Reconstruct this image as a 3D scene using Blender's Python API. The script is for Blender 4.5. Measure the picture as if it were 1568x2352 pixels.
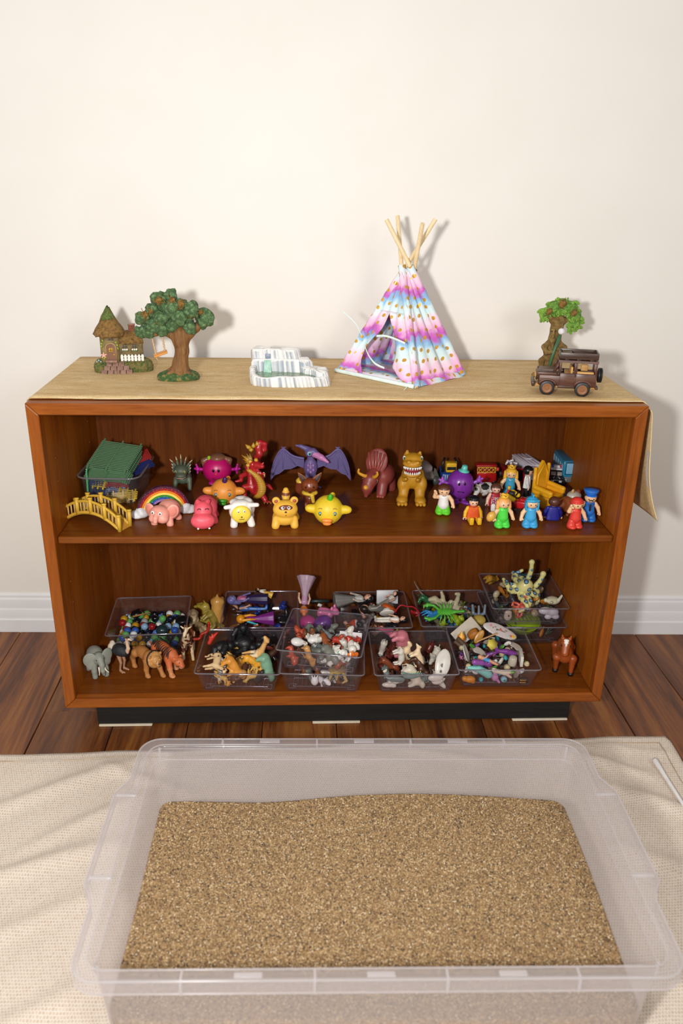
import bpy, math, random
import numpy as np
from mathutils import Matrix, Vector, Euler
for o in list(bpy.data.objects): bpy.data.objects.remove(o, do_unlink=True)
scene = bpy.context.scene
COL = scene.collection
R_ = random.Random(7)
PI = math.pi
# ------------------------------------------------------------------ camera
CX, CY, CZ, PITCH, YAW, ROLL, FPX = -0.0759, -1.5151, 1.1614, 0.3893, 0.0511, 0.0181, 1862.6
cp, sp, cw, sw = math.cos(PITCH), math.sin(PITCH), math.cos(YAW), math.sin(YAW)
FW = np.array([sw*cp, cw*cp, -sp]); RT0 = np.array([cw, -sw, 0.0]); UP0 = np.cross(RT0, FW)
RT = math.cos(ROLL)*RT0 + math.sin(ROLL)*UP0; UP = -math.sin(ROLL)*RT0 + math.cos(ROLL)*UP0
CAMP = np.array([CX, CY, CZ])
cam = bpy.data.cameras.new('camera'); camo = bpy.data.objects.new('camera', cam); COL.objects.link(camo)
camo.matrix_world = Matrix(((RT[0], UP[0], -FW[0], CX), (RT[1], UP[1], -FW[1], CY), (RT[2], UP[2], -FW[2], CZ), (0, 0, 0, 1)))
cam.sensor_fit = 'VERTICAL'; cam.sensor_height = 36.0; cam.lens = FPX/2352*36.0
cam.clip_start = 0.05; cam.clip_end = 50
cam.dof.use_dof = True; cam.dof.focus_distance = 1.78; cam.dof.aperture_fstop = 3.2
scene.camera = camo
# ------------------------------------------------------------------ light
world = bpy.data.worlds.new('world'); scene.world = world; world.use_nodes = True
world.node_tree.nodes['Background'].inputs[0].default_value = (1.0, 0.92, 0.84, 1)
world.node_tree.nodes['Background'].inputs[1].default_value = 0.41
def area(name, loc, target, size, power, color):
    l = bpy.data.lights.new(name, 'AREA'); l.shape = 'DISK'; l.size = size; l.energy = power; l.color = color
    o = bpy.data.objects.new(name, l); COL.objects.link(o); o.location = loc
    o.rotation_euler = (Vector(target)-Vector(loc)).to_track_quat('-Z', 'Y').to_euler(); return o
flash = area('flash_lamp', (-0.39, -1.60, 1.20), (0.0, 0.3, 0.86), 0.11, 24, (1.0, 0.975, 0.945))
softbox = area('softbox_lamp', (0.85, -1.95, 1.45), (-0.45, 0.35, 0.80), 0.6, 9, (1.0, 0.985, 0.97))
left_fill = area('left_fill_lamp', (-2.9, -0.9, 1.9), (-0.5, 0.44, 1.6), 1.1, 11, (0.95, 0.98, 1.0))  # added soft fill that brightens the wall on the left; no window behind it
scene.view_settings.view_transform = 'Standard'; scene.view_settings.look = 'None'
scene.view_settings.exposure = 0.08; scene.view_settings.gamma = 1.0; scene.view_settings.use_curve_mapping = False
# ------------------------------------------------------------------ pixel -> point helpers
def ray(u, v): return FW + RT*(u-784)/FPX - UP*(v-1176)/FPX
def at(u, v, z=None, y=None, x=None):
    d = ray(u, v)
    t = (z-CZ)/d[2] if z is not None else ((y-CY)/d[1] if y is not None else (x-CX)/d[0])
    return CAMP + t*d
def ppc(P):                                     # photo pixels per centimetre at a point
    return FPX/float((np.array(P)-CAMP)@FW)/100
# ------------------------------------------------------------------ materials
def lin(c):
    if isinstance(c, str): c = tuple(int(c[i:i+2], 16) for i in (0, 2, 4))
    return tuple((x/255/12.92 if x/255 <= .04045 else ((x/255+.055)/1.055)**2.4) for x in c)
MATS = {}
class NT:
    def __init__(s, name):
        s.m = bpy.data.materials.new(name); s.m.use_nodes = True; s.t = s.m.node_tree
        s.p = s.t.nodes['Principled BSDF']; s.out = s.t.nodes['Material Output']
    def n(s, typ, ins={}, **kw):
        x = s.t.nodes.new(typ)
        for k, v in kw.items(): setattr(x, k, v)
        for k, v in ins.items(): s.set(x, k, v)
        return x
    def set(s, node, k, v):
        i = node.inputs[k]
        if isinstance(v, tuple) and len(v) == 2 and hasattr(v[0], 'outputs'): s.t.links.new(v[0].outputs[v[1]], i)
        elif hasattr(v, 'outputs'): s.t.links.new(v.outputs[0], i)
        elif isinstance(v, (tuple, list)) and len(v) == 3 and i.type == 'RGBA': i.default_value = (*v, 1)
        else: i.default_value = v
    def ramp(s, fac, stops, interp='LINEAR'):
        r = s.t.nodes.new('ShaderNodeValToRGB'); r.color_ramp.interpolation = interp
        e = r.color_ramp.elements
        while len(e) < len(stops): e.new(0.5)
        for k, (pp, c) in enumerate(stops): e[k].position = pp; e[k].color = (*c, 1)
        s.set(r, 0, fac); return r
    def coord(s, scale=(1, 1, 1), rot=(0, 0, 0), out='Object', loc=None):
        tc = s.n('ShaderNodeTexCoord'); mp = s.n('ShaderNodeMapping'); s.t.links.new(tc.outputs[out], mp.inputs[0])
        mp.inputs['Scale'].default_value = scale; mp.inputs['Rotation'].default_value = rot
        if loc is not None: s.set(mp, 'Location', loc)
        return mp
    def noise(s, vec, scale, detail=3, rough=.5, dist=0):
        return s.n('ShaderNodeTexNoise', {'Vector': vec, 'Scale': scale, 'Detail': detail, 'Roughness': rough, 'Distortion': dist})
    def bump(s, h, strength, dist=.01):
        b = s.n('ShaderNodeBump', {'Height': h, 'Strength': strength, 'Distance': dist}); s.t.links.new(b.outputs[0], s.p.inputs['Normal']); return b
def plastic(c, rough=.38, name=None, var=.06, sub=0.0):
    key = ('pl', c, rough, sub)
    if key in MATS: return MATS[key]
    k = NT(name or 'plastic'); L = lin(c)
    nz = k.noise(k.coord(), 90, 2)
    r = k.ramp(nz, [(.3, tuple(x*(1-var) for x in L)), (.7, tuple(min(1, x*(1+var)) for x in L))])
    k.set(k.p, 'Base Color', r); k.p.inputs['Roughness'].default_value = rough
    MATS[key] = k.m; return k.m
def vcol(rough=.45, bump=0.0, bscale=400):
    key = ('vc', rough, bump, bscale)
    if key in MATS: return MATS[key]
    k = NT('painted_toy'); a = k.n('ShaderNodeVertexColor', layer_name='Col')
    nz = k.noise(k.coord(), 120, 3)
    mx = k.n('ShaderNodeMix', data_type='RGBA', blend_type='MULTIPLY'); mx.inputs[0].default_value = 1
    k.t.links.new(a.outputs[0], mx.inputs[6]); r = k.ramp(nz, [(.3, (.93,)*3), (.7, (1.05,)*3)]); k.t.links.new(r.outputs[0], mx.inputs[7])
    k.t.links.new(mx.outputs[2], k.p.inputs['Base Color']); k.p.inputs['Roughness'].default_value = rough
    if bump: k.bump(k.noise(k.coord(), bscale, 3), bump, .002)
    MATS[key] = k.m; return k.m
def clear_plastic(name, tint, gloss=.07, rough=.06, milk=0.0, milkcol=(.8, .8, .82)):
    key = ('cl', name)
    if key in MATS: return MATS[key]
    k = NT(name)
    tr = k.n('ShaderNodeBsdfTransparent', {'Color': tint})
    gl = k.n('ShaderNodeBsdfGlossy', {'Color': (1, 1, 1), 'Roughness': rough})
    lw = k.n('ShaderNodeLayerWeight', {'Blend': .25})
    rr = k.ramp((lw, 'Facing'), [(0, (gloss*.35,)*3), (.75, (gloss*1.5,)*3), (1, (min(1, gloss*7),)*3)])
    base = tr
    if milk > 0:
        nz = k.noise(k.coord(), 40, 2)
        df = k.n('ShaderNodeBsdfDiffuse', {'Color': milkcol}); tl = k.n('ShaderNodeBsdfTranslucent', {'Color': milkcol})
        m0 = k.n('ShaderNodeMixShader'); m0.inputs[0].default_value = .5
        k.t.links.new(df.outputs[0], m0.inputs[1]); k.t.links.new(tl.outputs[0], m0.inputs[2])
        m1 = k.n('ShaderNodeMixShader'); r2 = k.ramp((lw, 'Facing'), [(0, (milk*.75,)*3), (.5, (milk,)*3), (.8, (min(1, milk*1.7),)*3), (1, (min(1, milk*2.6),)*3)]); k.t.links.new(r2.outputs[0], m1.inputs[0])
        k.t.links.new(tr.outputs[0], m1.inputs[1]); k.t.links.new(m0.outputs[0], m1.inputs[2]); base = m1
    ms = k.n('ShaderNodeMixShader'); k.t.links.new(rr.outputs[0], ms.inputs[0])
    k.t.links.new(base.outputs[0], ms.inputs[1]); k.t.links.new(gl.outputs[0], ms.inputs[2])
    k.t.links.new(ms.outputs[0], k.out.inputs[0]); k.t.nodes.remove(k.p)
    MATS[key] = k.m; return k.m
def wood(name, axis, c1, c2, c3, rough=.35, scale=1.0, random_obj=False, streak=.5, spec=.5):
    k = NT(name)
    sc = {'x': (1.2, 16, 16), 'y': (16, 1.2, 16), 'z': (16, 16, 1.2)}[axis]
    loc = None
    mp = k.coord(tuple(s*scale for s in sc))
    vec = mp
    if random_obj:
        oi = k.n('ShaderNodeObjectInfo'); ml = k.n('ShaderNodeMath', operation='MULTIPLY'); k.t.links.new(oi.outputs['Random'], ml.inputs[0]); ml.inputs[1].default_value = 37
        va = k.n('ShaderNodeVectorMath', operation='ADD'); k.t.links.new(mp.outputs[0], va.inputs[0]); k.t.links.new(ml.outputs[0], va.inputs[1]); vec = va
    n1 = k.noise(vec, 1.0, 5, .6, 1.2); n2 = k.noise(vec, 9.0, 4, .6, .3)
    mx = k.n('ShaderNodeMix', data_type='FLOAT'); mx.inputs[0].default_value = streak
    k.t.links.new(n1.outputs[0], mx.inputs[2]); k.t.links.new(n2.outputs[0], mx.inputs[3])
    r = k.ramp((mx, 0), [(.30, lin(c1)), (.5, lin(c2)), (.70, lin(c3))])
    k.set(k.p, 'Base Color', r)
    rr = k.ramp(n2, [(.3, (rough*.85,)*3), (.7, (rough*1.2,)*3)]); k.set(k.p, 'Roughness', rr)
    k.bump(n2, .06, .002); k.p.inputs['Specular IOR Level'].default_value = spec
    return k.m
# ------------------------------------------------------------------ mesh helpers (all return verts array, faces list)
def cat(*ms):
    V = []; F = []; n = 0
    for v, f in ms:
        V.append(np.asarray(v, float)); F += [tuple(i+n for i in q) for q in f]; n += len(v)
    return np.concatenate(V), F
def rotm(rx=0, ry=0, rz=0): return np.array(Euler((math.radians(rx), math.radians(ry), math.radians(rz))).to_matrix())
def mv(m, loc=(0, 0, 0), rot=(0, 0, 0), s=1):
    v = np.asarray(m[0], float)*np.asarray(s, float)
    return v @ rotm(*rot).T + np.asarray(loc, float), m[1]
def box(sx, sy, sz, c=(0, 0, 0)):
    v = np.array([(x, y, z) for z in (-.5, .5) for x, y in ((-.5, -.5), (.5, -.5), (.5, .5), (-.5, .5))])*(sx, sy, sz)+np.asarray(c, float)
    return v, [(3, 2, 1, 0), (4, 5, 6, 7), (0, 1, 5, 4), (1, 2, 6, 5), (2, 3, 7, 6), (3, 0, 4, 7)]
def ball(rx, ry=None, rz=None, c=(0, 0, 0), n=16, m=10):
    ry = rx if ry is None else ry; rz = rx if rz is None else rz
    v = [(0, 0, -1)]
    for j in range(1, m):
        t = -PI/2+PI*j/m
        v += [(math.cos(t)*math.cos(2*PI*i/n), math.cos(t)*math.sin(2*PI*i/n), math.sin(t)) for i in range(n)]
    v.append((0, 0, 1)); f = []
    for i in range(n): f.append((0, 1+(i+1) % n, 1+i))
    for j in range(m-2):
        for i in range(n):
            a = 1+j*n+i; b = 1+j*n+(i+1) % n; f.append((a, b, b+n, a+n))
    L = len(v)-1
    for i in range(n): f.append((L, L-n+i, L-n+(i+1) % n))
    return np.array(v)*(rx, ry, rz)+np.asarray(c, float), f
def rbox(sx, sy, sz, r, c=(0, 0, 0), k=3):
    h = np.array([sx, sy, sz])/2; r = min(r, h.min()*.999)
    ths = [q*PI/2+(i+.5)/k*PI/2 if k > 1 else q*PI/2+PI/4 for q in range(4) for i in range(k)]
    ths = [q*PI/2 + 1e-4 + i/(k-1)*(PI/2-2e-4) for q in range(4) for i in range(k)]
    lat = [-PI/2+1e-4+i/(k-1)*(PI/2-2e-4) for i in range(k)]+[1e-4+i/(k-1)*(PI/2-2e-4) for i in range(k)]
    n = len(ths); v = []
    for t in lat:
        for a in ths:
            d = np.array([math.cos(t)*math.cos(a), math.cos(t)*math.sin(a), math.sin(t)])
            v.append(d*r+np.sign(d)*(h-r)+np.asarray(c, float))
    f = [tuple(range(n-1, -1, -1))]
    for j in range(len(lat)-1):
        for i in range(n):
            a = j*n+i; b = j*n+(i+1) % n; f.append((a, b, b+n, a+n))
    f.append(tuple((len(lat)-1)*n+i for i in range(n)))
    return np.array(v), f
def lathe(prof, n=20, axis='z'):
    v = []; f = []
    for r, z in prof:
        v += [(r*math.cos(2*PI*i/n), r*math.sin(2*PI*i/n), z) for i in range(n)]
    for j in range(len(prof)-1):
        for i in range(n):
            a = j*n+i; b = j*n+(i+1) % n; f.append((a, b, b+n, a+n))
    f.append(tuple(range(n-1, -1, -1))); L = (len(prof)-1)*n; f.append(tuple(L+i for i in range(n)))
    v = np.array(v)
    if axis == 'y': v = v[:, [0, 2, 1]]*(1, 1, -1)
    if axis == 'x': v = v[:, [2, 0, 1]]
    return v, f
def cyl(r, h, n=16, axis='z', c=(0, 0, 0), r2=None):
    m = lathe([(r, -h/2), (r if r2 is None else r2, h/2)], n, axis); return m[0]+np.asarray(c, float), m[1]
def tube(path, rad, n=8, cap=True, flat=1.0):
    P = np.asarray(path, float); N = len(P); rad = [rad]*N if np.isscalar(rad) else rad
    v = []; f = []; pu = None
    for i in range(N):
        t = P[min(i+1, N-1)]-P[max(i-1, 0)]; t = t/(np.linalg.norm(t)+1e-12)
        if pu is None:
            a = np.array([0, 0, 1.0]) if abs(t[2]) < .9 else np.array([0, 1.0, 0])
            pu = a-t*(a@t)
        else: pu = pu-t*(pu@t)
        pu = pu/(np.linalg.norm(pu)+1e-12); w = np.cross(t, pu)
        for k in range(n):
            a = 2*PI*k/n; v.append(P[i]+rad[i]*(pu*math.cos(a)*flat+w*math.sin(a)))
    for i in range(N-1):
        for k in range(n):
            a = i*n+k; b = i*n+(k+1) % n; f.append((a, b, b+n, a+n))
    if cap: f.append(tuple(range(n-1, -1, -1))); f.append(tuple((N-1)*n+k for k in range(n)))
    return np.array(v), f
def spline(pts, n=24):
    P = np.asarray(pts, float); m = len(P)-1; out = []
    for i in range(n+1):
        t = i/n*m; k = min(int(t), m-1); u = t-k
        p0, p1, p2, p3 = P[max(k-1, 0)], P[k], P[k+1], P[min(k+2, m)]
        out.append(.5*((2*p1)+(-p0+p2)*u+(2*p0-5*p1+4*p2-p3)*u*u+(-p0+3*p1-3*p2+p3)*u**3))
    return np.array(out)
def extr(poly, th, plane='xz', c=(0, 0, 0)):
    n = len(poly); v = []
    for s in (-th/2, th/2):
        for a, b in poly: v.append((a, s, b) if plane == 'xz' else ((a, b, s) if plane == 'xy' else (s, a, b)))
    f = [tuple(range(n)), tuple(range(2*n-1, n-1, -1))]+[(i, n+i, n+(i+1) % n, (i+1) % n) for i in range(n)]
    return np.array(v, float)+np.asarray(c, float), f
def grid(nu, nv, fn):
    v = [fn(i/nu, j/nv) for j in range(nv+1) for i in range(nu+1)]
    f = [(j*(nu+1)+i, j*(nu+1)+i+1, (j+1)*(nu+1)+i+1, (j+1)*(nu+1)+i) for j in range(nv) for i in range(nu)]
    return np.array(v, float), f
def loft(rings, close=True, cap0=True, cap1=True):
    n = len(rings[0]); v = np.concatenate([np.asarray(r, float) for r in rings]); f = []
    for j in range(len(rings)-1):
        for i in range(n if close else n-1):
            a = j*n+i; b = j*n+(i+1) % n; f.append((a, b, b+n, a+n))
    if cap0: f.append(tuple(range(n-1, -1, -1)))
    if cap1: f.append(tuple((len(rings)-1)*n+i for i in range(n)))
    return v, f
# ------------------------------------------------------------------ blended organic bodies (signed distance + surface nets)
def e(c, r, col=0, rot=None):
    if np.isscalar(r): r = (r, r, r)
    return ('e', np.array(c, float), np.array(r, float), col, None if rot is None else rotm(*rot))
def c(a, b, ra, rb=None, col=0): return ('c', np.array(a, float), np.array(b, float), ra, ra if rb is None else rb, col)
def ch(pts, rads, col=0):
    return [c(pts[i], pts[i+1], rads[i], rads[i+1], col) for i in range(len(pts)-1)]
def org(prims, pal, k=.25, res=44, paint=None):
    """prims -> (verts, faces, per-vertex linear colours); pal = list of sRGB colours"""
    pr = []
    for q in prims: pr += q if isinstance(q, list) else [q]
    lo = np.full(3, 1e9); hi = -lo
    for q in pr:
        if q[0] == 'e':
            rr = q[2] if q[4] is None else np.full(3, q[2].max()); lo = np.minimum(lo, q[1]-rr); hi = np.maximum(hi, q[1]+rr)
        else:
            lo = np.minimum(lo, np.minimum(q[1]-q[3], q[2]-q[4])); hi = np.maximum(hi, np.maximum(q[1]+q[3], q[2]+q[4]))
    h = (hi-lo).max()/res; lo = lo-2.2*h; hi = hi+2.2*h
    dims = np.ceil((hi-lo)/h).astype(int)+1
    ax = [lo[i]+h*np.arange(dims[i]) for i in range(3)]
    G = np.stack(np.meshgrid(*ax, indexing='ij'), -1)
    def dist(q, X):
        if q[0] == 'e':
            Y = X-q[1]
            if q[4] is not None: Y = Y@q[4]
            k0 = np.sqrt(((Y/q[2])**2).sum(-1)); k1 = np.sqrt(((Y/q[2]**2)**2).sum(-1))+1e-9
            return k0*(k0-1)/k1
        a, b = q[1], q[2]; ba = b-a; L = ba@ba+1e-12
        t = np.clip(((X-a)@ba)/L, 0, 1)
        return np.sqrt((((X-a)-t[..., None]*ba)**2).sum(-1))-(q[3]+(q[4]-q[3])*t)
    D = None
    for q in pr:
        d = dist(q, G)
        if D is None: D = d
        else:
            hh = np.clip(.5+.5*(D-d)/k, 0, 1); D = D*(1-hh)+d*hh-k*hh*(1-hh)
    D[0], D[-1], D[:, 0], D[:, -1], D[:, :, 0], D[:, :, -1] = 1, 1, 1, 1, 1, 1
    nx, ny, nz = D.shape
    S = D < 0
    cs = np.zeros((nx-1, ny-1, nz-1, 3)); cn = np.zeros((nx-1, ny-1, nz-1))
    cor = [(i, j, l) for i in (0, 1) for j in (0, 1) for l in (0, 1)]
    sl = lambda o: tuple(slice(o[a], dims[a]-1+o[a]) for a in range(3))
    for p in cor:
        for a in range(3):
            if p[a] == 0:
                q = list(p); q[a] = 1; q = tuple(q)
                d0, d1 = D[sl(p)], D[sl(q)]; cr = (d0 < 0) != (d1 < 0)
                t = np.where(cr, d0/(np.where(cr, d0-d1, 1)), 0)
                for b in range(3):
                    cs[..., b] += np.where(cr, (t if b == a else p[b]), 0)
                cn += cr
    act = cn > 0; idx = -np.ones(act.shape, int); idx[act] = np.arange(act.sum())
    ii = np.argwhere(act); V = lo+h*(ii+cs[act]/cn[act][:, None]); F = []
    for a in range(3):
        b, g = (a+1) % 3, (a+2) % 3
        s0 = [slice(None)]*3; s1 = [slice(None)]*3; s0[a] = slice(0, -1); s1[a] = slice(1, None)
        A, B = S[tuple(s0)], S[tuple(s1)]
        for flip, M in ((False, A & ~B), (True, ~A & B)):
            w = np.argwhere(M)
            w = w[(w[:, b] > 0) & (w[:, g] > 0)]
            if not len(w): continue
            def cell(db, dg):
                q = w.copy(); q[:, b] -= db; q[:, g] -= dg; return idx[q[:, 0], q[:, 1], q[:, 2]]
            Q = np.stack([cell(1, 1), cell(0, 1), cell(0, 0), cell(1, 0)], 1)
            if flip: Q = Q[:, ::-1]
            F.append(Q)
    F = np.concatenate(F); F = F[(F >= 0).all(1)]
    Dv = np.stack([dist(q, V) for q in pr], 0); near = Dv.argmin(0)
    P = np.array([lin(x) for x in pal]); ci = np.array([q[3] if q[0] == 'e' else q[5] for q in pr])
    colr = P[ci[near]]
    if paint is not None:
        for (pc, prad, pcol) in paint:
            prad = np.array(prad if not np.isscalar(prad) else (prad,)*3)
            colr[((((V-np.array(pc))/prad)**2).sum(1)) < 1] = lin(pcol)
    return V, F.tolist(), colr
# ------------------------------------------------------------------ objects
def mesh(name, m, mat, smooth=True):
    me = bpy.data.meshes.new(name); me.from_pydata(np.asarray(m[0]).tolist(), [], m[1])
    if len(m) > 2 and m[2] is not None:
        a = me.color_attributes.new('Col', 'FLOAT_COLOR', 'POINT')
        cc = np.ones((len(m[0]), 4)); cc[:, :3] = m[2]; a.data.foreach_set('color', cc.ravel())
    if smooth: me.polygons.foreach_set('use_smooth', [True]*len(me.polygons))
    me.materials.append(mat); me.update(); return me
def setp(o, label=None, cat_=None, group=None, kind=None):
    if label: o['label'] = label
    if cat_: o['category'] = cat_
    if group: o['group'] = group
    if kind: o['kind'] = kind
    return o
def obj(name, m, mat, parent=None, smooth=True, loc=None, rot=None, angle=None):
    me = m if isinstance(m, bpy.types.Mesh) else mesh(name, m, mat, smooth)
    o = bpy.data.objects.new(name, me); COL.objects.link(o)
    if parent is not None: o.parent = parent
    if loc is not None: o.location = loc
    if rot is not None: o.rotation_euler = rot
    if angle is not None and not isinstance(m, bpy.types.Mesh):
        me.set_sharp_from_angle(angle=math.radians(angle))
    return o
def empty(name, loc=(0, 0, 0), rz=0, label=None, cat_=None, group=None, kind=None):
    o = bpy.data.objects.new(name, None); COL.objects.link(o); o.location = loc; o.rotation_euler = (0, 0, rz); o.empty_display_size = .02
    return setp(o, label, cat_, group, kind)
def bev(o, w, seg=2):
    b = o.modifiers.new('bevel', 'BEVEL'); b.width = w; b.segments = seg; b.limit_method = 'ANGLE'; b.angle_limit = math.radians(35); return o
def copy_tree(o, parent=None):
    q = o.copy(); COL.objects.link(q); q.parent = parent
    for chd in list(o.children): copy_tree(chd, q)
    return q
# ================================================================== setting
WANG = -0.0233; WALLY = 0.447
def wy(x): return WALLY + x*math.tan(WANG)
k = NT('wall_paint'); nz = k.noise(k.coord(), 6, 4)
k.set(k.p, 'Base Color', k.ramp(nz, [(.3, lin('eae7e1')), (.7, lin('edeae5'))])); k.p.inputs['Roughness'].default_value = .55
k.bump(k.noise(k.coord(), 220, 3), .05, .002); M_WALL = k.m
w = obj('wall_back', box(5.2, .1, 2.75, (0, .05, 1.325)), M_WALL, None, False, (0, WALLY, 0), (0, 0, WANG)); setp(w, 'smooth cream white painted wall behind the bookcase', 'wall', kind='structure')
prof = [(0, -.002), (-.016, -.002), (-.016, .037), (-.0145, .039), (-.0125, .0395), (-.0125, .0655), (-.0115, .068), (-.0095, .069), (-.0095, .093), (-.0085, .097), (-.0065, .0985), (-.0055, .1), (-.0055, .107), (-.003, .111), (0, .112)]
k = NT('gloss_white_trim'); k.set(k.p, 'Base Color', k.ramp(k.noise(k.coord(), 8, 2), [(.3, lin('e4e5e8')), (.7, lin('eaebed'))])); k.p.inputs['Roughness'].default_value = .35
bb = obj('baseboard_back', loft([[(x, y, z) for y, z in prof] for x in (-2.4, 2.4)]), k.m, None, True, (0, WALLY, 0), (0, 0, WANG), angle=28)
setp(bb, 'white moulded skirting board along the foot of the wall', 'baseboard', kind='structure')
k = NT('floor_gap'); k.set(k.p, 'Base Color', k.ramp(k.noise(k.coord(), 30, 2), [(.3, lin('120a06')), (.7, lin('1c110a'))])); k.p.inputs['Roughness'].default_value = .8
fl = obj('floor', box(3.74, 2.9, .02, (0, -.96, -.022)), k.m, None, False); setp(fl, 'polished brown plank floor', 'floor', kind='structure')
# plank material : streaky dark acacia, per-plank tone
k = NT('acacia_plank')
mp = k.coord((22, 1.6, 5)); oi = k.n('ShaderNodeObjectInfo'); ml = k.n('ShaderNodeMath', operation='MULTIPLY'); k.t.links.new(oi.outputs['Random'], ml.inputs[0]); ml.inputs[1].default_value = 53
va = k.n('ShaderNodeVectorMath', operation='ADD'); k.t.links.new(mp.outputs[0], va.inputs[0]); k.t.links.new(ml.outputs[0], va.inputs[1])
n1 = k.noise(va, .55, 6, .62, 1.6); n2 = k.noise(va, 6, 5, .6, .4)
mx = k.n('ShaderNodeMix', data_type='FLOAT'); mx.inputs[0].default_value = .28; k.t.links.new(n1.outputs[0], mx.inputs[2]); k.t.links.new(n2.outputs[0], mx.inputs[3])
r = k.ramp((mx, 0), [(.30, lin('32190c')), (.42, lin('552c12')), (.52, lin('74421c')), (.62, lin('8e5a28')), (.75, lin('5c3216'))])
hs = k.n('ShaderNodeHueSaturation', {'Color': r}); mr = k.n('ShaderNodeMapRange'); k.t.links.new(oi.outputs['Random'], mr.inputs[0]); mr.inputs[3].default_value = .8; mr.inputs[4].default_value = 1.2; k.t.links.new(mr.outputs[0], hs.inputs['Value'])
k.set(k.p, 'Base Color', hs); k.set(k.p, 'Roughness', k.ramp(n2, [(.3, (.3,)*3), (.7, (.42,)*3)])); k.bump(n2, .05, .002); M_PLANK = k.m
PW = .1697
plank_mesh = {}
for i in range(-10, 12):
    xc = -.5940 + PW*i + PW*.0
    offs = (.37*i) % 1.22
    y = -2.35 - offs
    while y < .46:
        y0, y1 = max(y, -2.35), min(y+1.22, wy(xc)-.002)
        if y1-y0 > .05 and -1.87 < xc < 1.87:
            key = round(y1-y0, 2)
            if key not in plank_mesh:
                q = loft([[(-PW/2+.0008+d, -(y1-y0)/2+.0006+d, z), (PW/2-.0008-d, -(y1-y0)/2+.0006+d, z), (PW/2-.0008-d, (y1-y0)/2-.0006-d, z), (-PW/2+.0008+d, (y1-y0)/2-.0006-d, z)] for d, z in ((0, -.011), (0, -.0012), (.0012, 0))])
                plank_mesh[key] = mesh('plank', q, M_PLANK, False)
            obj('plank', plank_mesh[key], M_PLANK, fl, loc=(xc, (y0+y1)/2, 0))
        y += 1.22
# ================================================================== bookcase
BW, BH, Z0, BD, T = 1.20, .690, .0716, .418, .0235
ZT = Z0+BH; ZF = Z0+T; ZS = .478
TK = ('5a2a10', '7d3f17', '93501f')
M_TX = wood('teak_along', 'x', '6e330d', '8f4c14', 'a65e1e', .36, spec=.25); M_TZ = wood('teak_upright', 'z', '6a310d', '8a4813', '9f591b', .36, spec=.25)
M_BACK = wood('teak_back', 'z', '4c220a', '61300d', '723c12', .45, spec=.12); M_SIDE = wood('teak_side', 'z', '7c3e10', '9b5416', 'ad661f', .42, spec=.12)
M_SHELF = wood('teak_shelf', 'x', '5c2c0b', '743c0e', '884c14', .34, spec=.25)
bc = empty('bookcase', (0, 0, 0), 0, 'low wide teak bookcase with one shelf and a black plinth', 'bookcase')
a = BW/2; zm = (Z0+ZT)/2
def prism(poly, y0, y1): return loft([[(x, y0, z) for x, z in poly], [(x, y1, z) for x, z in poly]])
LD = .022
fr = {'top': [(-a, ZT), (-a+T, ZT-T), (a-T, ZT-T), (a, ZT)], 'bottom': [(-a, Z0), (a, Z0), (a-T, Z0+T), (-a+T, Z0+T)],
      'left': [(-a, Z0), (-a+T, Z0+T), (-a+T, ZT-T), (-a, ZT)], 'right': [(a, Z0), (a, ZT), (a-T, ZT-T), (a-T, Z0+T)]}
for nme, poly in fr.items():
    o = obj('frame_lipping', prism(poly[::-1], 0, LD), M_TX if nme in ('top', 'bottom') else M_TZ, bc, False); bev(o, .0022)
    setp(o, 'solid teak lipping mitred at the front corners')
g = .0007; t2 = T-.0012
for nme, q, m_ in (('top_panel', box(BW-2*g, BD-LD, T-.001, (0, (BD+LD)/2, ZT-T/2-g)), M_TX), ('bottom_panel', box(BW-2*g, BD-LD, t2, (0, (BD+LD)/2, Z0+t2/2+g)), M_SHELF),
                   ('side_panel', box(t2, BD-LD, BH-2*T, (-a+t2/2+g, (BD+LD)/2, zm)), M_SIDE), ('side_panel', box(t2, BD-LD, BH-2*T, (a-t2/2-g, (BD+LD)/2, zm)), M_SIDE),
                   ('back_panel', box(BW-2*T, .006, BH-2*T, (0, BD-.005, zm)), M_BACK)):
    obj(nme, q, m_, bc, False)
sh = obj('shelf', prism([(-a+T+.0005, 0), (-a+T+.0005, .016), (a-T-.0005, .016), (a-T-.0005, 0)], .016, BD-.009), M_SHELF, bc, False, (0, 0, ZS-.016)); bev(sh, .004, 3)
for sx in (-1, 1):                                         # shelf pin holes and pins
    for yy in (.07, .335):
        for zz in (.25, .30, .35, .53, .58, .63):
            obj('pin_hole', cyl(.0020, .001, 10, 'x', (sx*(a-T-.0004), yy, zz)), plastic('7a4a22', .6), bc)
# back panel seams (veneer leaves)
M_PL = wood('black_plinth', 'x', '0b0b0b', '111111', '191918', .6)
pl = obj('plinth', box(1.084, .34, Z0-.006, (0, .031+.17, .005+(Z0-.006)/2)), M_PL, bc, False); bev(pl, .0015)
for xx, wd in ((-.48, .12), (.0, .11), (.475, .13)):
    o = obj('felt_pad', rbox(wd, .36, .005, .0018, (xx, .031+.176, .0026)), plastic('cfc3ad', .9), bc); setp(o, 'pale felt strip under the plinth')
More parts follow.
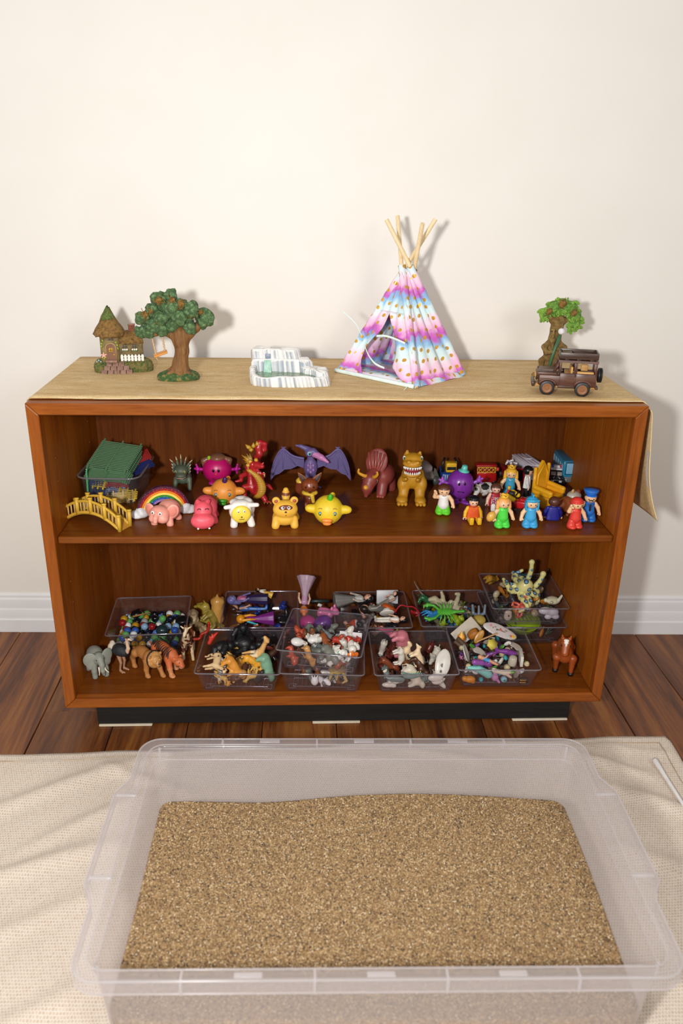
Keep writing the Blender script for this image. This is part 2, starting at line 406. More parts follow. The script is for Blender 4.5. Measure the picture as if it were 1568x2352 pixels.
# ================================================================== runner on the bookcase
k = NT('woven_runner')
mp = k.coord((1, 1, 1)); n1 = k.noise(k.coord((60, 520, 200)), 1, 2, .6); n2 = k.noise(k.coord((700, 420, 700)), 1, 2); n3 = k.noise(k.coord((9, 40, 9)), 1, 3)
wv = k.n('ShaderNodeTexWave', {'Vector': k.coord((1, 1, 1)), 'Scale': 190, 'Distortion': 1.5, 'Detail': 1}, bands_direction='X')
m1 = k.n('ShaderNodeMix', data_type='FLOAT'); m1.inputs[0].default_value = .6; k.t.links.new(n1.outputs[0], m1.inputs[2]); k.t.links.new(n2.outputs[0], m1.inputs[3])
m2 = k.n('ShaderNodeMix', data_type='FLOAT'); m2.inputs[0].default_value = .25; k.t.links.new(m1.outputs[0], m2.inputs[2]); k.t.links.new(n3.outputs[0], m2.inputs[3])
k.set(k.p, 'Base Color', k.ramp((m2, 0), [(.34, lin('ab8650')), (.47, lin('c9a873')), (.55, lin('d6bb8a')), (.68, lin('f2e4c6'))]))
k.p.inputs['Roughness'].default_value = .85; k.bump((m2, 0), .5, .0012); M_RUN = k.m
rn = empty('table_runner', (0, .2, ZT), 0, 'sand coloured woven runner covering the bookcase top and hanging over its right end', 'runner')
RY0, RY1, RT_ = .026, .417, .0022
# right drape outline (front edge), in metres from photo
dr = [at(u, v, y=.035) for u, v in ((1491, 945), (1489, 975), (1484, 1020), (1479, 1080), (1481, 1120), (1487, 1155), (1496, 1188))]
sil = [(x, ZT+.0014) for x in np.linspace(-.594, .594, 48)] + [(.600, ZT+.0002), (.6045, ZT-.004)]
rx = spline([(.6055, 0, ZT-.009)]+[(max(p[0], .607), 0, p[2]) for p in dr], 26)
zl = .13
left = [(-.6025, z) for z in np.linspace(zl, ZT-.006, 24)]+[(-.6025, ZT-.002), (-.599, ZT+.001)]
S2 = left+sil+[(p[0], p[2]) for p in rx]
def runner_pt(s, t):
    i = s*(len(S2)-1); k0 = min(int(i), len(S2)-2); f = i-k0
    x = S2[k0][0]*(1-f)+S2[k0+1][0]*f; z = S2[k0][1]*(1-f)+S2[k0+1][1]*f
    y = RY0+t*(RY1-RY0)
    if x > .6:                                             # the hang is closer to the side further back, and waves
        dz = ZT-z; fl_ = (x-.607)
        x = .607+fl_*(1-.45*t)+.004*math.sin(t*9+1)*min(1, dz/.1)
        y -= .012*min(1, dz/.2)*(1-t)
    elif x > -.6 and t < .02: z += .0005*(1+math.sin(x*31))
    return x, y-.2, z-ZT
rv, rf = grid(len(S2)-1, 14, runner_pt)
ro = obj('cloth', (rv, rf), M_RUN, rn); so = ro.modifiers.new('thick', 'SOLIDIFY'); so.thickness = .0016; so.offset = 1
hem = [runner_pt(s, 0) for s in np.linspace(.3, 1, 120)]
st = obj('hem_stitching', tube([(p[0], p[1]+.0005, p[2]+.001) for p in hem], .0013, 6), plastic('dcc79c', .9), rn)
pth = [p for p in rx if at(0, 0, z=0) is not None]
i0 = int(len(S2)-10)
tg = grid(6, 2, lambda u, v: (lambda p: (p[0]-.0018, p[1]+.001, p[2]))(runner_pt((len(S2)-15+u*6)/(len(S2)-1), v*.03)))
o = obj('care_label', tg, plastic('f0efec', .7), rn); setp(o, 'white sewn-in label')
# ================================================================== drop cloth on the floor
k = NT('basketweave_cloth')
mp = k.coord((1, 1, 1)); br = k.n('ShaderNodeTexBrick', {'Vector': mp, 'Color1': lin('d9c9b6'), 'Color2': lin('ccbaa5'), 'Mortar': lin('efe5da'), 'Scale': 1.0, 'Mortar Size': .0009, 'Mortar Smooth': .5, 'Brick Width': .0050, 'Row Height': .0058}); br.offset = .5
nz = k.noise(k.coord((1, 1, 1)), 240, 2); nz2 = k.noise(k.coord(), 3, 3)
mm = k.n('ShaderNodeMix', data_type='RGBA', blend_type='OVERLAY'); mm.inputs[0].default_value = .3; k.t.links.new(br.outputs[0], mm.inputs[6]); k.t.links.new(nz.outputs[0], mm.inputs[7])
k.t.links.new(mm.outputs[2], k.p.inputs['Base Color']); k.p.inputs['Roughness'].default_value = .9
k.bump((br, 'Fac'), .5, .0012); M_DROP = k.m
c0 = at(0, 1736, 0); c1 = at(330, 1725, 0); c2 = at(1345, 1697, 0); c3 = at(1524, 1690, 0); c4 = at(1590, 1790, 0)
XL, XR, YF = -1.15, 1.1, -1.75
ridges = [((-.80, -.30), (-.42, -.09), .010, .020), ((-.62, -.36), (-.40, -.20), .007, .016), ((-.80, -.47), (-.43, -.33), .012, .020), ((-.75, -.62), (-.45, -.45), .008, .02),
          ((-.70, -.80), (-.42, -.62), .010, .022), ((-.60, -.95), (-.40, -.75), .008, .02), ((-.50, -.11), (-.30, -.20), .006, .015),
          ((.50, -.09), (.66, -.17), .008, .014), ((.56, -.20), (.78, -.33), .010, .018), ((.52, -.36), (.75, -.50), .009, .02), ((.60, -.07), (.74, -.10), .004, .012),
          ((-.2, -.07), (.1, -.10), .005, .012), ((.15, -.07), (.35, -.12), .005, .012), ((.50, -.60), (.62, -.8), .008, .02)]
TUBC = ((-.365+.44+.415-.376)/4, (-.301-.319-.799-.782)/4); TUBA = -.0222
def cloth_pt(u, v):
    ya = YF+(c3[1]-YF)*v
    re = np.interp(ya, [YF, c4[1]-.2, c4[1], c3[1]-.02, c3[1]], [c4[0]+.06, c4[0]+.02, c4[0], c3[0]+.006, c3[0]])
    x = XL+u*(re-XL)
    yb = np.interp(x, [XL, c0[0], c1[0], c2[0], c3[0]], [c0[1]-.004, c0[1], c1[1], c2[1], c3[1]])+.003*math.sin(x*23)
    y = YF+(yb-YF)*v
    z = .0035+.002*math.sin(x*17+y*9)+.0015*math.sin(x*41-y*29)
    for (p, q, hgt, wd) in ridges:
        p = np.array(p); q = np.array(q); d = q-p; t = np.clip(((x-p[0])*d[0]+(y-p[1])*d[1])/(d@d), 0, 1); s = p+d*t
        z += hgt*math.exp(-((x-s[0])**2+(y-s[1])**2)/(wd*wd))*math.sin(PI*(.15+.7*t))
    dx, dy = abs(x-TUBC[0]), abs(y-TUBC[1]); m = max(dx-.41, dy-.24)
    f = min(1, max(0, (m+.03)/.05)); z = .003+(z-.003)*f*f
    if v > .985 or u > .992: z *= .55
    return x, y, max(.0016, z)
dcv, dcf = grid(230, 190, cloth_pt)
dc = obj('drop_cloth', (dcv, dcf), M_DROP); so = dc.modifiers.new('thick', 'SOLIDIFY'); so.thickness = .0012; so.offset = -1
setp(dc, 'wrinkled cream basketweave cloth spread on the floor under the sandbox', 'cloth')
# hem line
hm = [cloth_pt(u, .986) for u in np.linspace(.12, .985, 150)]+[cloth_pt(.985, v) for v in np.linspace(.985, .75, 40)]
obj('hem_stitching', tube([(p[0], p[1], p[2]+.0012) for p in hm], .0008, 5), plastic('b9a384', .9), dc)
# ================================================================== sand tub
M_TUB = clear_plastic('frosted_tub_plastic', (.93, .92, .93), .05, .18, .24, (.97, .94, .95))
tub = empty('storage_tub', (TUBC[0], TUBC[1], .0055), TUBA, 'large frosted clear plastic storage tub half filled with sand', 'tub')
TW, TDp, TH = .799, .481, .2145
def rrect(w, d, r, z, n=8, bul=0.0):
    out = []
    for q, (sx, sy) in enumerate(((1, 1), (-1, 1), (-1, -1), (1, -1))):
        for i in range(n+1):
            a_ = q*PI/2+i/n*PI/2; out.append([sx*(w/2-r)+r*math.cos(a_), sy*(d/2-r)+r*math.sin(a_), z])
    # resample straight sides so the handles can bulge
    P = []
    L = len(out)
    for i in range(L):
        p, q = np.array(out[i]), np.array(out[(i+1) % L]); m = 24 if np.linalg.norm(p-q) > .1 else 1
        for s in range(m): P.append(p+(q-p)*s/m)
    P = np.array(P)
    if bul:
        m = (np.abs(P[:, 0]) > w/2-.012); t = np.clip((.125-np.abs(P[:, 1]-.01))/.03, 0, 1); P[:, 0] += np.where(m, np.sign(P[:, 0])*bul*t*t*(3-2*t), 0)
    return P
RS = [rrect(TW, TDp, .035, TH-.022, bul=.018), rrect(TW, TDp, .035, TH-.002, bul=.018), rrect(TW-.004, TDp-.004, .034, TH, bul=.018), rrect(TW-.034, TDp-.034, .026, TH), rrect(TW-.040, TDp-.040, .024, TH-.003), rrect(TW-.046, TDp-.046, .023, TH-.026), rrect(TW-.050, TDp-.050, .023, TH-.028), rrect(TW-.076, TDp-.076, .020, .006), rrect(TW-.096, TDp-.096, .015, .003)]
ou = [rrect(TW-.092, TDp-.092, .015, 0), rrect(TW-.072, TDp-.072, .022, .003), rrect(TW-.047, TDp-.047, .025, TH-.028), rrect(TW-.006, TDp-.006, .034, TH-.0225, bul=.018)]
obj('tub_body', loft(ou[::1]+RS, cap0=True, cap1=True), M_TUB, tub, angle=50)
M_RIB = clear_plastic('frosted_rib_plastic', (.92, .92, .93), .06, .15, .45, (.92, .9, .92))
def edge_line(w, d, r, z, rad, bul=0.0):
    P = [tuple(q) for q in rrect(w, d, r, z, bul=bul)]; obj('edge_bead', tube(P+[P[0]], rad, 6, False), M_RIB, tub)
edge_line(TW-.001, TDp-.001, .035, TH, .0013, .018); edge_line(TW-.034, TDp-.034, .026, TH+.0003, .0011); edge_line(TW-.048, TDp-.048, .023, TH-.027, .0011); edge_line(TW, TDp, .035, TH-.022, .0011, .018)
for sy in (-1, 1):
    for xx in (-.255, -.085, .085, .255):
        obj('rib', rbox(.003, .004, .02, .0008, (xx, sy*(TDp/2+.001), TH-.012)), M_RIB, tub); obj('rib', rbox(.003, .016, .0025, .0008, (xx, sy*(TDp/2-.009), TH+.0008)), M_RIB, tub)
    for xx in (-.17, 0, .17): obj('clip_tab', rbox(.036, .008, .002, .0008, (xx, sy*(TDp/2-.008), TH+.0006)), M_RIB, tub)
for sx in (-1, 1):
    for yy in (-.075, .095): obj('rib', rbox(.034, .006, .003, .0012, (sx*(TW/2-.003), yy, TH+.0006)), M_RIB, tub)
    for sy in (-1, 1): obj('corner_rib', rbox(.004, .004, .03, .0012, (sx*(TW/2-.034), sy*(TDp/2-.024), TH-.016)), M_RIB, tub)
# sand
def sand_h(x, y):
    return .099+.007*math.sin(x*7+.9)*(.4+y)+.006*math.sin(y*11+x*3)+.010*math.exp(-((x-.12)**2/.05+(y-.2)**2/.02))-.008*math.exp(-((x+.17)**2/.01+(y-.22)**2/.01))
k = NT('coarse_sand')
vo = k.n('ShaderNodeTexVoronoi', {'Vector': k.coord(), 'Scale': 520}); nz = k.noise(k.coord(), 7, 3)
wn = k.n('ShaderNodeTexWhiteNoise'); k.t.links.new(vo.outputs['Color'], wn.inputs[0])
r = k.ramp((wn, 0), [(0, lin('4a3b2c')), (.14, lin('735a42')), (.4, lin('967852')), (.7, lin('ad8e62')), (.93, lin('caae80')), (1, lin('e4d4b4'))])
k.set(k.p, 'Base Color', r); k.p.inputs['Roughness'].default_value = .85; k.bump((vo, 'Distance'), -.9, .0016); M_SAND = k.m
SWX, SWY = TW-.0645, TDp-.0645
sv, sf = grid(200, 130, lambda u, v: ((u-.5)*SWX, (v-.5)*SWY, sand_h((u-.5)*SWX, (v-.5)*SWY)))
rngs = np.random.RandomState(3); sv[:, 2] += rngs.normal(0, .0004, len(sv))
sv[:, 2] = np.maximum(sv[:, 2], .03)
def round_in(P, r=.022, mar=0.0):
    hx, hy = SWX/2-mar, SWY/2-mar; dx = np.abs(P[:, 0])-(hx-r); dy = np.abs(P[:, 1])-(hy-r); d = np.hypot(np.maximum(dx, 0), np.maximum(dy, 0)); s = np.where((dx > 0) & (dy > 0) & (d > r), r/np.maximum(d, 1e-9), 1)
    P[:, 0] = np.where(s < 1, np.sign(P[:, 0])*(hx-r+np.maximum(dx, 0)*s), P[:, 0]); P[:, 1] = np.where(s < 1, np.sign(P[:, 1])*(hy-r+np.maximum(dy, 0)*s), P[:, 1])
round_in(sv)
# close the heap underneath
fw_ = [i for i in range(201)]; per = [i for i in range(201)]+[j*201+200 for j in range(1, 131)]+[130*201+i for i in range(199, -1, -1)]+[j*201 for j in range(129, 0, -1)]
base = np.array([(sv[i][0]*.978, sv[i][1]*.965, .0075) for i in per]); n0 = len(sv)
sfc = sf+[(per[(i+1) % len(per)], per[i], n0+i, n0+(i+1) % len(per)) for i in range(len(per))]+[tuple(range(n0+len(per)-1, n0-1, -1))]
sand = empty('sand', (TUBC[0], TUBC[1], .0055), TUBA, 'coarse golden brown sand filling the big tub', 'sand', kind='stuff')
sbed = obj('sand_bed', (np.concatenate([sv, base]), sfc), M_SAND, sand); setp(sbed, kind='stuff')
# loose grains lying on the bed: one mesh of tiny pebbles
def grains(n):
    r0 = np.random.RandomState(5)
    x = (r0.rand(n)-.5)*(SWX-.004); y = (r0.rand(n)-.5)*(SWY-.004)
    q_ = np.column_stack([x, y]); round_in(q_, .02, .002); x, y = q_[:, 0], q_[:, 1]
    i = np.clip(np.rint((x/SWX+.5)*200), 0, 200).astype(int); j = np.clip(np.rint((y/SWY+.5)*130), 0, 130).astype(int)
    zz = sv[j*201+i, 2]
    o6 = np.array([(1, 0, 0), (0, 1, 0), (-1, 0, 0), (0, -1, 0), (0, 0, 1), (0, 0, -.8)])
    ang = r0.rand(n)*2*PI; s = (.0009+.0010*r0.rand(n))[:, None]; ca, sa = np.cos(ang), np.sin(ang)
    v = np.repeat(o6[None], n, 0)*np.stack([1.25+0*ang, .85+0*ang, .75+.3*r0.rand(n)], 1)[:, None, :]*s[:, None, :]
    vx = v[..., 0]*ca[:, None]-v[..., 1]*sa[:, None]; vy = v[..., 0]*sa[:, None]+v[..., 1]*ca[:, None]
    V = np.stack([vx+x[:, None], vy+y[:, None], v[..., 2]+(zz+.0003)[:, None]], -1).reshape(-1, 3)
    tr = np.array([(0, 1, 4), (1, 2, 4), (2, 3, 4), (3, 0, 4), (1, 0, 5), (2, 1, 5), (3, 2, 5), (0, 3, 5)])
    F = (tr[None]+6*np.arange(n)[:, None, None]).reshape(-1, 3)
    pal = np.array([lin(q) for q in ('4a3c30', '735c44', '967853', 'a5865c', 'b09064', 'bd9e72', 'd2b88e', 'e4d4b6', '866a48', 'a07f56')])
    cc = np.repeat(pal[r0.choice(10, n, p=[.07, .12, .15, .15, .14, .12, .08, .04, .06, .07])], 6, 0)
    return V, F, cc
NG = 90000
gv, gf, gc = grains(NG)
me = bpy.data.meshes.new('sand_grains'); me.vertices.add(len(gv)); me.vertices.foreach_set('co', gv.ravel()); me.loops.add(len(gf)*3); me.loops.foreach_set('vertex_index', gf.ravel().astype(np.int32))
me.polygons.add(len(gf)); me.polygons.foreach_set('loop_start', np.arange(0, len(gf)*3, 3)); me.update(calc_edges=True)
ca_ = me.color_attributes.new('Col', 'FLOAT_COLOR', 'POINT'); ca_.data.foreach_set('color', np.concatenate([gc, np.ones((len(gc), 1))], 1).ravel())
me.materials.append(vcol(.8)); sg = bpy.data.objects.new('sand_grains', me); COL.objects.link(sg); sg.parent = sand; setp(sg, kind='stuff')
# white plastic stick lying on the cloth
pa = at(1502, 1744, .012); pb = at(1640, 1960, .012); d = pb-pa
sk = obj('plastic_stick', tube([pa+d*t for t in (0, .02, .08, .2, .4, 1)], [.0045, .0058, .0052, .0042, .0036, .0036], 10), plastic('eceaea', .4)); setp(sk, 'white plastic stick lying on the cloth right of the tub', 'stick')
# ================================================================== toys: helper class (local units are centimetres)
class Toy:
    def __init__(s, name, label, cat_, u=None, v=None, z=ZT, rz=0, sc=1.0, group=None, loc=None, dy=0, rot=None):
        P = at(u, v, z=z) if loc is None else np.array(loc, float)
        P = P+np.array([0, dy*.01, 0]); s.P = P; s.s = sc*.01
        s.o = empty(name, tuple(P), math.radians(rz), label, cat_, group)
        if rot is not None: s.o.rotation_euler = tuple(math.radians(x) for x in rot)
    def p(s, name, m, mat, parent=None, smooth=True, angle=None, label=None):
        if isinstance(mat, (str, tuple)) and not isinstance(mat, bpy.types.Material): mat = plastic(mat)
        mm = (np.asarray(m[0])*s.s, m[1]) + tuple(m[2:])
        o = obj(name, mm, mat, parent or s.o, smooth, angle=angle)
        if label: o['label'] = label
        return o
VC = vcol(.45); VCG = vcol(.28); VCR = vcol(.75, .35, 500)
def rough(m, amp, seed=0, sub=None):
    r0 = np.random.RandomState(seed); v = np.asarray(m[0], float).copy(); v += r0.normal(0, amp, v.shape); return (v,)+tuple(m[1:])
def mossmat(name, stops, scale=160, bump=.7):
    k = NT(name); nz = k.noise(k.coord(), scale, 4, .65); k.set(k.p, 'Base Color', k.ramp(nz, [(p_, lin(c_)) for p_, c_ in stops]))
    k.p.inputs['Roughness'].default_value = .9; k.bump(nz, bump, .0025); return k.m
M_MOSS = mossmat('painted_moss', [(.3, '2f3d22'), (.45, '55662f'), (.55, '7a6a3c'), (.7, '8f7a4a')])
M_THATCH = mossmat('brown_thatch', [(.3, '4d3a1c'), (.45, '7a5a2e'), (.58, '94703a'), (.7, '6d7038')])
M_GREEN = mossmat('leaf_green_paint', [(.3, '2e4128'), (.5, '4c6a42'), (.68, '7c9a6a')], 130, .9)
M_TUFT = mossmat('dry_moss', [(.3, '5a3d18'), (.5, '8f6a30'), (.7, 'b08a48')], 220, 1.0)
M_BARK = wood('carved_bark', 'z', '4d3018', '7a5228', '9c7440', .7, 3.0); M_BARKG = mossmat('mossy_bark', [(.3, '54401f'), (.5, '7d6233'), (.68, '94804a')], 90, .8)
def lump(r, seed, n=14, m=9, amp=.09, sz=(1, 1, 1)):
    v, f = ball(1, n=n, m=m); r0 = np.random.RandomState(seed); d = np.zeros(len(v))
    for _ in range(6):
        w_ = r0.normal(0, 3.2, 3); d += np.sin(v@w_+r0.rand()*6)*amp*.5
    v = v*(1+d+r0.normal(0, amp*.25, len(v)))[:, None]
    return v*r*np.array(sz), f
# ------------------------------------------------------------------ fairy cottage
t = Toy('fairy_cottage', 'little fairy cottage ornament with pointed thatched tower and white picket fence', 'ornament', 284, 853, ZT+.0016, 8)
prims = [e((-4.6, .2, 1.0), (1.6, 2.2, 1.9)), e((3.9, 0, 1.0), (2.4, 2.3, 2.1)), e((0, .8, .8), (5.8, 2.4, 1.9)), e((5.2, .2, 1.0), (1.1, 1.6, 1.6)), e((-1.5, .8, 1.6), (3.0, 1.6, 1.8))]
v, f, cc = org(prims, ['55662f'], .6, 46); v[:, 2] = np.maximum(v[:, 2], 0); t.p('mossy_base', rough((v, f), .05, 1), M_MOSS)
stone = mossmat('path_stone', [(.3, '7d5f50'), (.5, '977566'), (.7, 'a98878')], 120, .4)
for row, (y, z, x0, x1, n) in enumerate(((-2.75, .45, -4.5, 2.1, 5), (-2.0, 1.2, -4.0, 1.4, 4), (-1.3, 1.95, -3.4, .4, 3))):
    for i in range(n):
        wd = (x1-x0)/n; t.p('paving_stone', mv(rbox(wd-.1, 1.15, .3, .12), (x0+wd*(i+.5)+.1*(row % 2), y, z), (42, 0, (i*37 % 9)-4)), stone)
M_WALLH = mossmat('cottage_wall', [(.3, '54452c'), (.5, '7b6a45'), (.7, '9a8757')], 60, .6)
tw = t.p('tower_wall', rough(rbox(3.9, 3.6, 6.4, .35, (-2.45, .6, 5.4)), .03, 2), M_WALLH)
cw_ = t.p('cottage_wall', rough(rbox(5.0, 3.2, 4.0, .3, (1.9, .7, 4.7)), .03, 3), M_WALLH)
pr = [(3.25, 7.7), (3.4, 8.3), (2.9, 9.3), (2.1, 10.4), (1.3, 11.8), (.75, 13.0), (.25, 13.7), (.02, 13.8)]
v, f = lathe([(2.4, 7.9)]+pr, 22); t.p('tower_roof', rough((v+(-2.35, .6, 0), f), .12, 4), M_THATCH)
v, f = lathe([(1.55, 11.2), (1.2, 12.2), (.7, 13.2), (.15, 13.95), (.02, 14.0)], 18); t.p('roof_cap', rough((v+(-2.35, .5, 0), f), .09, 6), mossmat('green_thatch', [(.3, '3c4a22'), (.5, '5c6e34'), (.7, '7e8a48')]))
rf_ = loft([[(x, .7-2.3*a_, z), (x, .7+2.3*a_, z), (x, .7+1.5*a_, z+1.2), (x, .7+.25*a_, z+2.6*a_), (x, .7-.25*a_, z+2.6*a_), (x, .7-1.5*a_, z+1.2)] for x, a_, z in ((-.9, .9, 6.3), (.5, 1, 6.2), (2.0, 1, 6.15), (3.4, 1, 6.2), (4.6, .85, 6.4))])
t.p('cottage_roof', rough(rf_, .1, 5), M_THATCH)
chm = t.p('chimney', rbox(1.35, 1.2, 2.6, .1, (2.35, .9, 8.8)), mossmat('chimney_brick', [(.3, '6d3c2c'), (.6, '8f5640'), (.7, '7a4a3a')], 200, .5))
t.p('chimney_cap', rbox(1.55, 1.4, .3, .1, (2.35, .9, 10.0)), '8d5a48', chm)
arch = [(-.95, 0), (.95, 0)]+[(.95*math.cos(a_), 2.6+.95*math.sin(a_)) for a_ in np.linspace(0, PI, 9)]
dr_ = t.p('door', extr(arch, .25, 'xz', (-2.2, -1.25, 2.75)), wood('cottage_door', 'z', '5d3a28', '7d5238', '8d6244', .5, 8), smooth=False)
t.p('door_arch', tube([(-2.2+x*1.12, -1.28, 2.75+z*1.04) for x, z in arch[1:]+[(-.95, 0)]], .2, 7), 'a08358', dr_)
t.p('door_window', cyl(.48, .3, 14, 'y', (-2.2, -1.3, 5.0)), 'd8b24a', dr_)
t.p('door_window_bar', cat(box(.12, .1, .9, (-2.2, -1.48, 5.0)), box(.9, .1, .12, (-2.2, -1.48, 5.0))), '7d5a22', dr_)
t.p('door_knob', ball(.13, c=(-1.6, -1.45, 4.0)), 'd9b560', dr_)
t.p('door_step', rbox(2.4, .8, .5, .12, (-2.2, -1.6, 2.6)), stone)
for (x, z, wd, y) in ((-2.0, 7.5, 1.05, -1.22), (.75, 5.75, 1.05, -.92), (2.75, 5.75, 1.0, -.92)):
    wn_ = t.p('window', rbox(wd, .2, 1.0, .06, (x, y, z)), '2e2a28', smooth=False)
    t.p('window_bar', cat(*[box(.1, .12, 1.05, (x+d_*wd/3, y-.1, z)) for d_ in (-1.5, 0, 1.5)], *[box(wd, .12, .1, (x, y-.1, z+d_)) for d_ in (-.5, 0, .5)]), '8d7a50', wn_)
for x0 in (.75, 2.75):
    for i in range(3): t.p('flower', lump(.2, i), 'f2ece0').location = tuple(np.array([x0+(i-1)*.42, -1.2, 5.0])*t.s)
    t.p('flower_box', rbox(1.3, .4, .3, .08, (x0, -1.1, 4.72)), '5b6a32')
for i in range(7):
    x = .05+.72*i; pk = [(-.27, 0), (.27, 0), (.27, 1.1), (.15, 1.4), (-.15, 1.4), (-.27, 1.1)]
    t.p('fence_picket', extr(pk, .2, 'xz', (x, -1.75-.06*i+.1*max(0, i-4), 2.65)), 'eceae2', smooth=False)
t.p('fence_rail', cat(box(4.6, .15, .2, (2.2, -1.75, 3.0)), box(4.6, .15, .2, (2.2, -1.75, 3.6))), 'dedad0')
t.p('pink_flower', cat(*[mv(ball(.16, .1, .42, n=8, m=6), (-3.75+.3*math.sin(a_), -1.5, 3.9+.3*math.cos(a_)), (0, math.degrees(a_), 0)) for a_ in np.linspace(0, 2*PI, 6)[:-1]]), 'e8b0a0')
for i, (x, z) in enumerate(((-5.3, 2.5), (-4.9, 2.8), (-4.5, 2.5))): t.p('blue_flower', ball(.2, .2, .2, (x, -1.3, z), 8, 6), '9fb4bc')
for i, (x, z) in enumerate(((-4.0, 6.4), (-3.75, 7.0), (-4.1, 5.8), (-1.05, 6.6), (-.8, 6.0), (-.7, 5.3), (-3.7, 3.2))):
    t.p('vine_leaf', mv(ball(.3, .1, .16, n=8, m=6), (x, -1.32, z), (0, i*50, 0)), '93ae2e')
# ------------------------------------------------------------------ tree with swing
t = Toy('swing_tree', 'green resin tree ornament with gnarled trunk and a tiny rope swing', 'ornament', 411, 872, ZT+.0016, 0)
prims = [e((0, 0, .7), (4.3, 2.8, 1.5)), e((-2.2, -.4, .6), (2.2, 2.0, 1.1)), e((2.2, .2, .7), (2.0, 2.0, 1.2))]
v, f, cc = org(prims, ['3d5a2c'], .5, 40); v[:, 2] = np.maximum(v[:, 2], 0); t.p('grassy_base', rough((v, f), .05, 8), mossmat('base_moss', [(.3, '274527'), (.5, '3f5e30'), (.6, '7f7440'), (.72, 'a8935a')], 110, .6))
trunk = [ch([(.2, 0, 1.4), (.5, 0, 3.5), (1.0, 0, 6.0), (.8, 0, 8.2), (.9, 0, 9.6)], [2.0, 1.55, 1.35, 1.6, 1.7]),
         ch([(.5, 0, 8.4), (-.9, 0, 9.5), (-2.8, 0, 9.9), (-4.6, -.1, 9.5), (-6.2, -.1, 9.8)], [1.1, .85, .6, .42, .5]),
         ch([(1.2, 0, 8.4), (2.6, 0, 9.6), (4.0, 0, 10.8), (5.2, .1, 12.2)], [1.2, .9, .75, .7]), ch([(.5, 0, 9), (-.2, 0, 11), (-1.2, 0, 13)], [1.1, .8, .6]),
         ch([(1.0, .2, 9), (1.6, .3, 11.5), (1.6, .3, 14)], [1.1, .8, .5]), ch([(-.3, -.6, 2.6), (-1.6, -1.4, 1.5), (-2.6, -1.9, .9)], [.8, .5, .3]),
         ch([(.6, -.6, 2.6), (.5, -1.8, 1.4), (.2, -2.3, .8)], [.8, .55, .35]), ch([(1.0, -.3, 2.6), (2.2, -1.1, 1.5), (3.2, -1.3, .9)], [.8, .5, .3]), ch([(1.0, .4, 2.6), (2.6, .6, 1.6)], [.8, .4]), ch([(-.3, .4, 2.6), (-2.4, .4, 1.7)], [.8, .4]),
         e((1.55, -1.2, 6.2), (.4, .35, .6))]
v, f, cc = org(trunk, ['7a5228'], .5, 60); v[:, :2] *= (1+.035*np.sin(np.arctan2(v[:, 1], v[:, 0]-.7)*9+v[:, 2]*.8))[:, None]
t.p('trunk', (v, f), M_BARK)
blobs = [(650, 490, 60), (690, 330, 66), (790, 410, 84), (790, 240, 62), (870, 130, 76), (880, 330, 70), (1000, 105, 62), (1010, 230, 82), (1000, 390, 82), (1120, 190, 62), (1150, 350, 80), (1235, 235, 78), (1345, 335, 92), (1190, 425, 60), (720, 500, 62), (880, 445, 66), (930, 210, 70), (1080, 300, 80), (760, 320, 70)]
for i, (x, y, r) in enumerate(blobs):
    q = lump(r/54*1.16, 20+i, 18, 12, .16, (1, .85, 1.02)); cl = t.p('foliage_clump', q, M_GREEN); cl.location = tuple(np.array([(x-1035)/54, (-.9 if i % 2 else .2)-.3*(i % 3), (1030-y)/54])*t.s)
for i, (x, y, r) in enumerate([(880, 130, 46), (1060, 260, 52), (720, 290, 44), (880, 330, 42), (1120, 170, 50), (1225, 280, 46), (1330, 250, 28), (1030, 130, 36), (790, 245, 30)]):
    r0 = np.random.RandomState(i); sp_ = [tube([r0.normal(0, r/54*.5, 3)*(1, .4, 1), r0.normal(0, r/54*.75, 3)*(1, .5, 1)+(0, -.3, 0)], .06, 4) for _ in range(26)]
    mt = t.p('moss_tuft', cat(lump(r/54*.8, i, 10, 7, .2, (1, .5, 1)), *sp_), M_TUFT); mt.location = tuple(np.array([(x-1035)/54, -2.0, (1030-y)/54])*t.s)
sw_ = t.p('swing_seat', mv(rbox(2.9, 1.3, .35, .1), (-3.4, -.6, 5.6), (18, -18, 10)), 'd9923f')
for a_, b_ in (((-5.2, -.1, 9.9), (-4.35, -.7, 5.4)), ((-2.9, -.1, 9.7), (-2.5, -.5, 6.1))):
    a_, b_ = np.array(a_), np.array(b_); t.p('swing_rope', tube([a_+(b_-a_)*s_+np.array([.05*math.sin(s_*40), .05*math.cos(s_*40), 0]) for s_ in np.linspace(0, 1, 30)], .17, 6), 'c9a67c', sw_)
    t.p('rope_knot', lump(.32, 3), 'b9966c', sw_).location = tuple(a_*t.s)
t.p('rope_end', tube([(-4.3, -.7, 5.2), (-4.25, -.7, 4.6), (-3.9, -.7, 4.0)], [.14, .12, .06], 6), 'd1b18a', sw_)
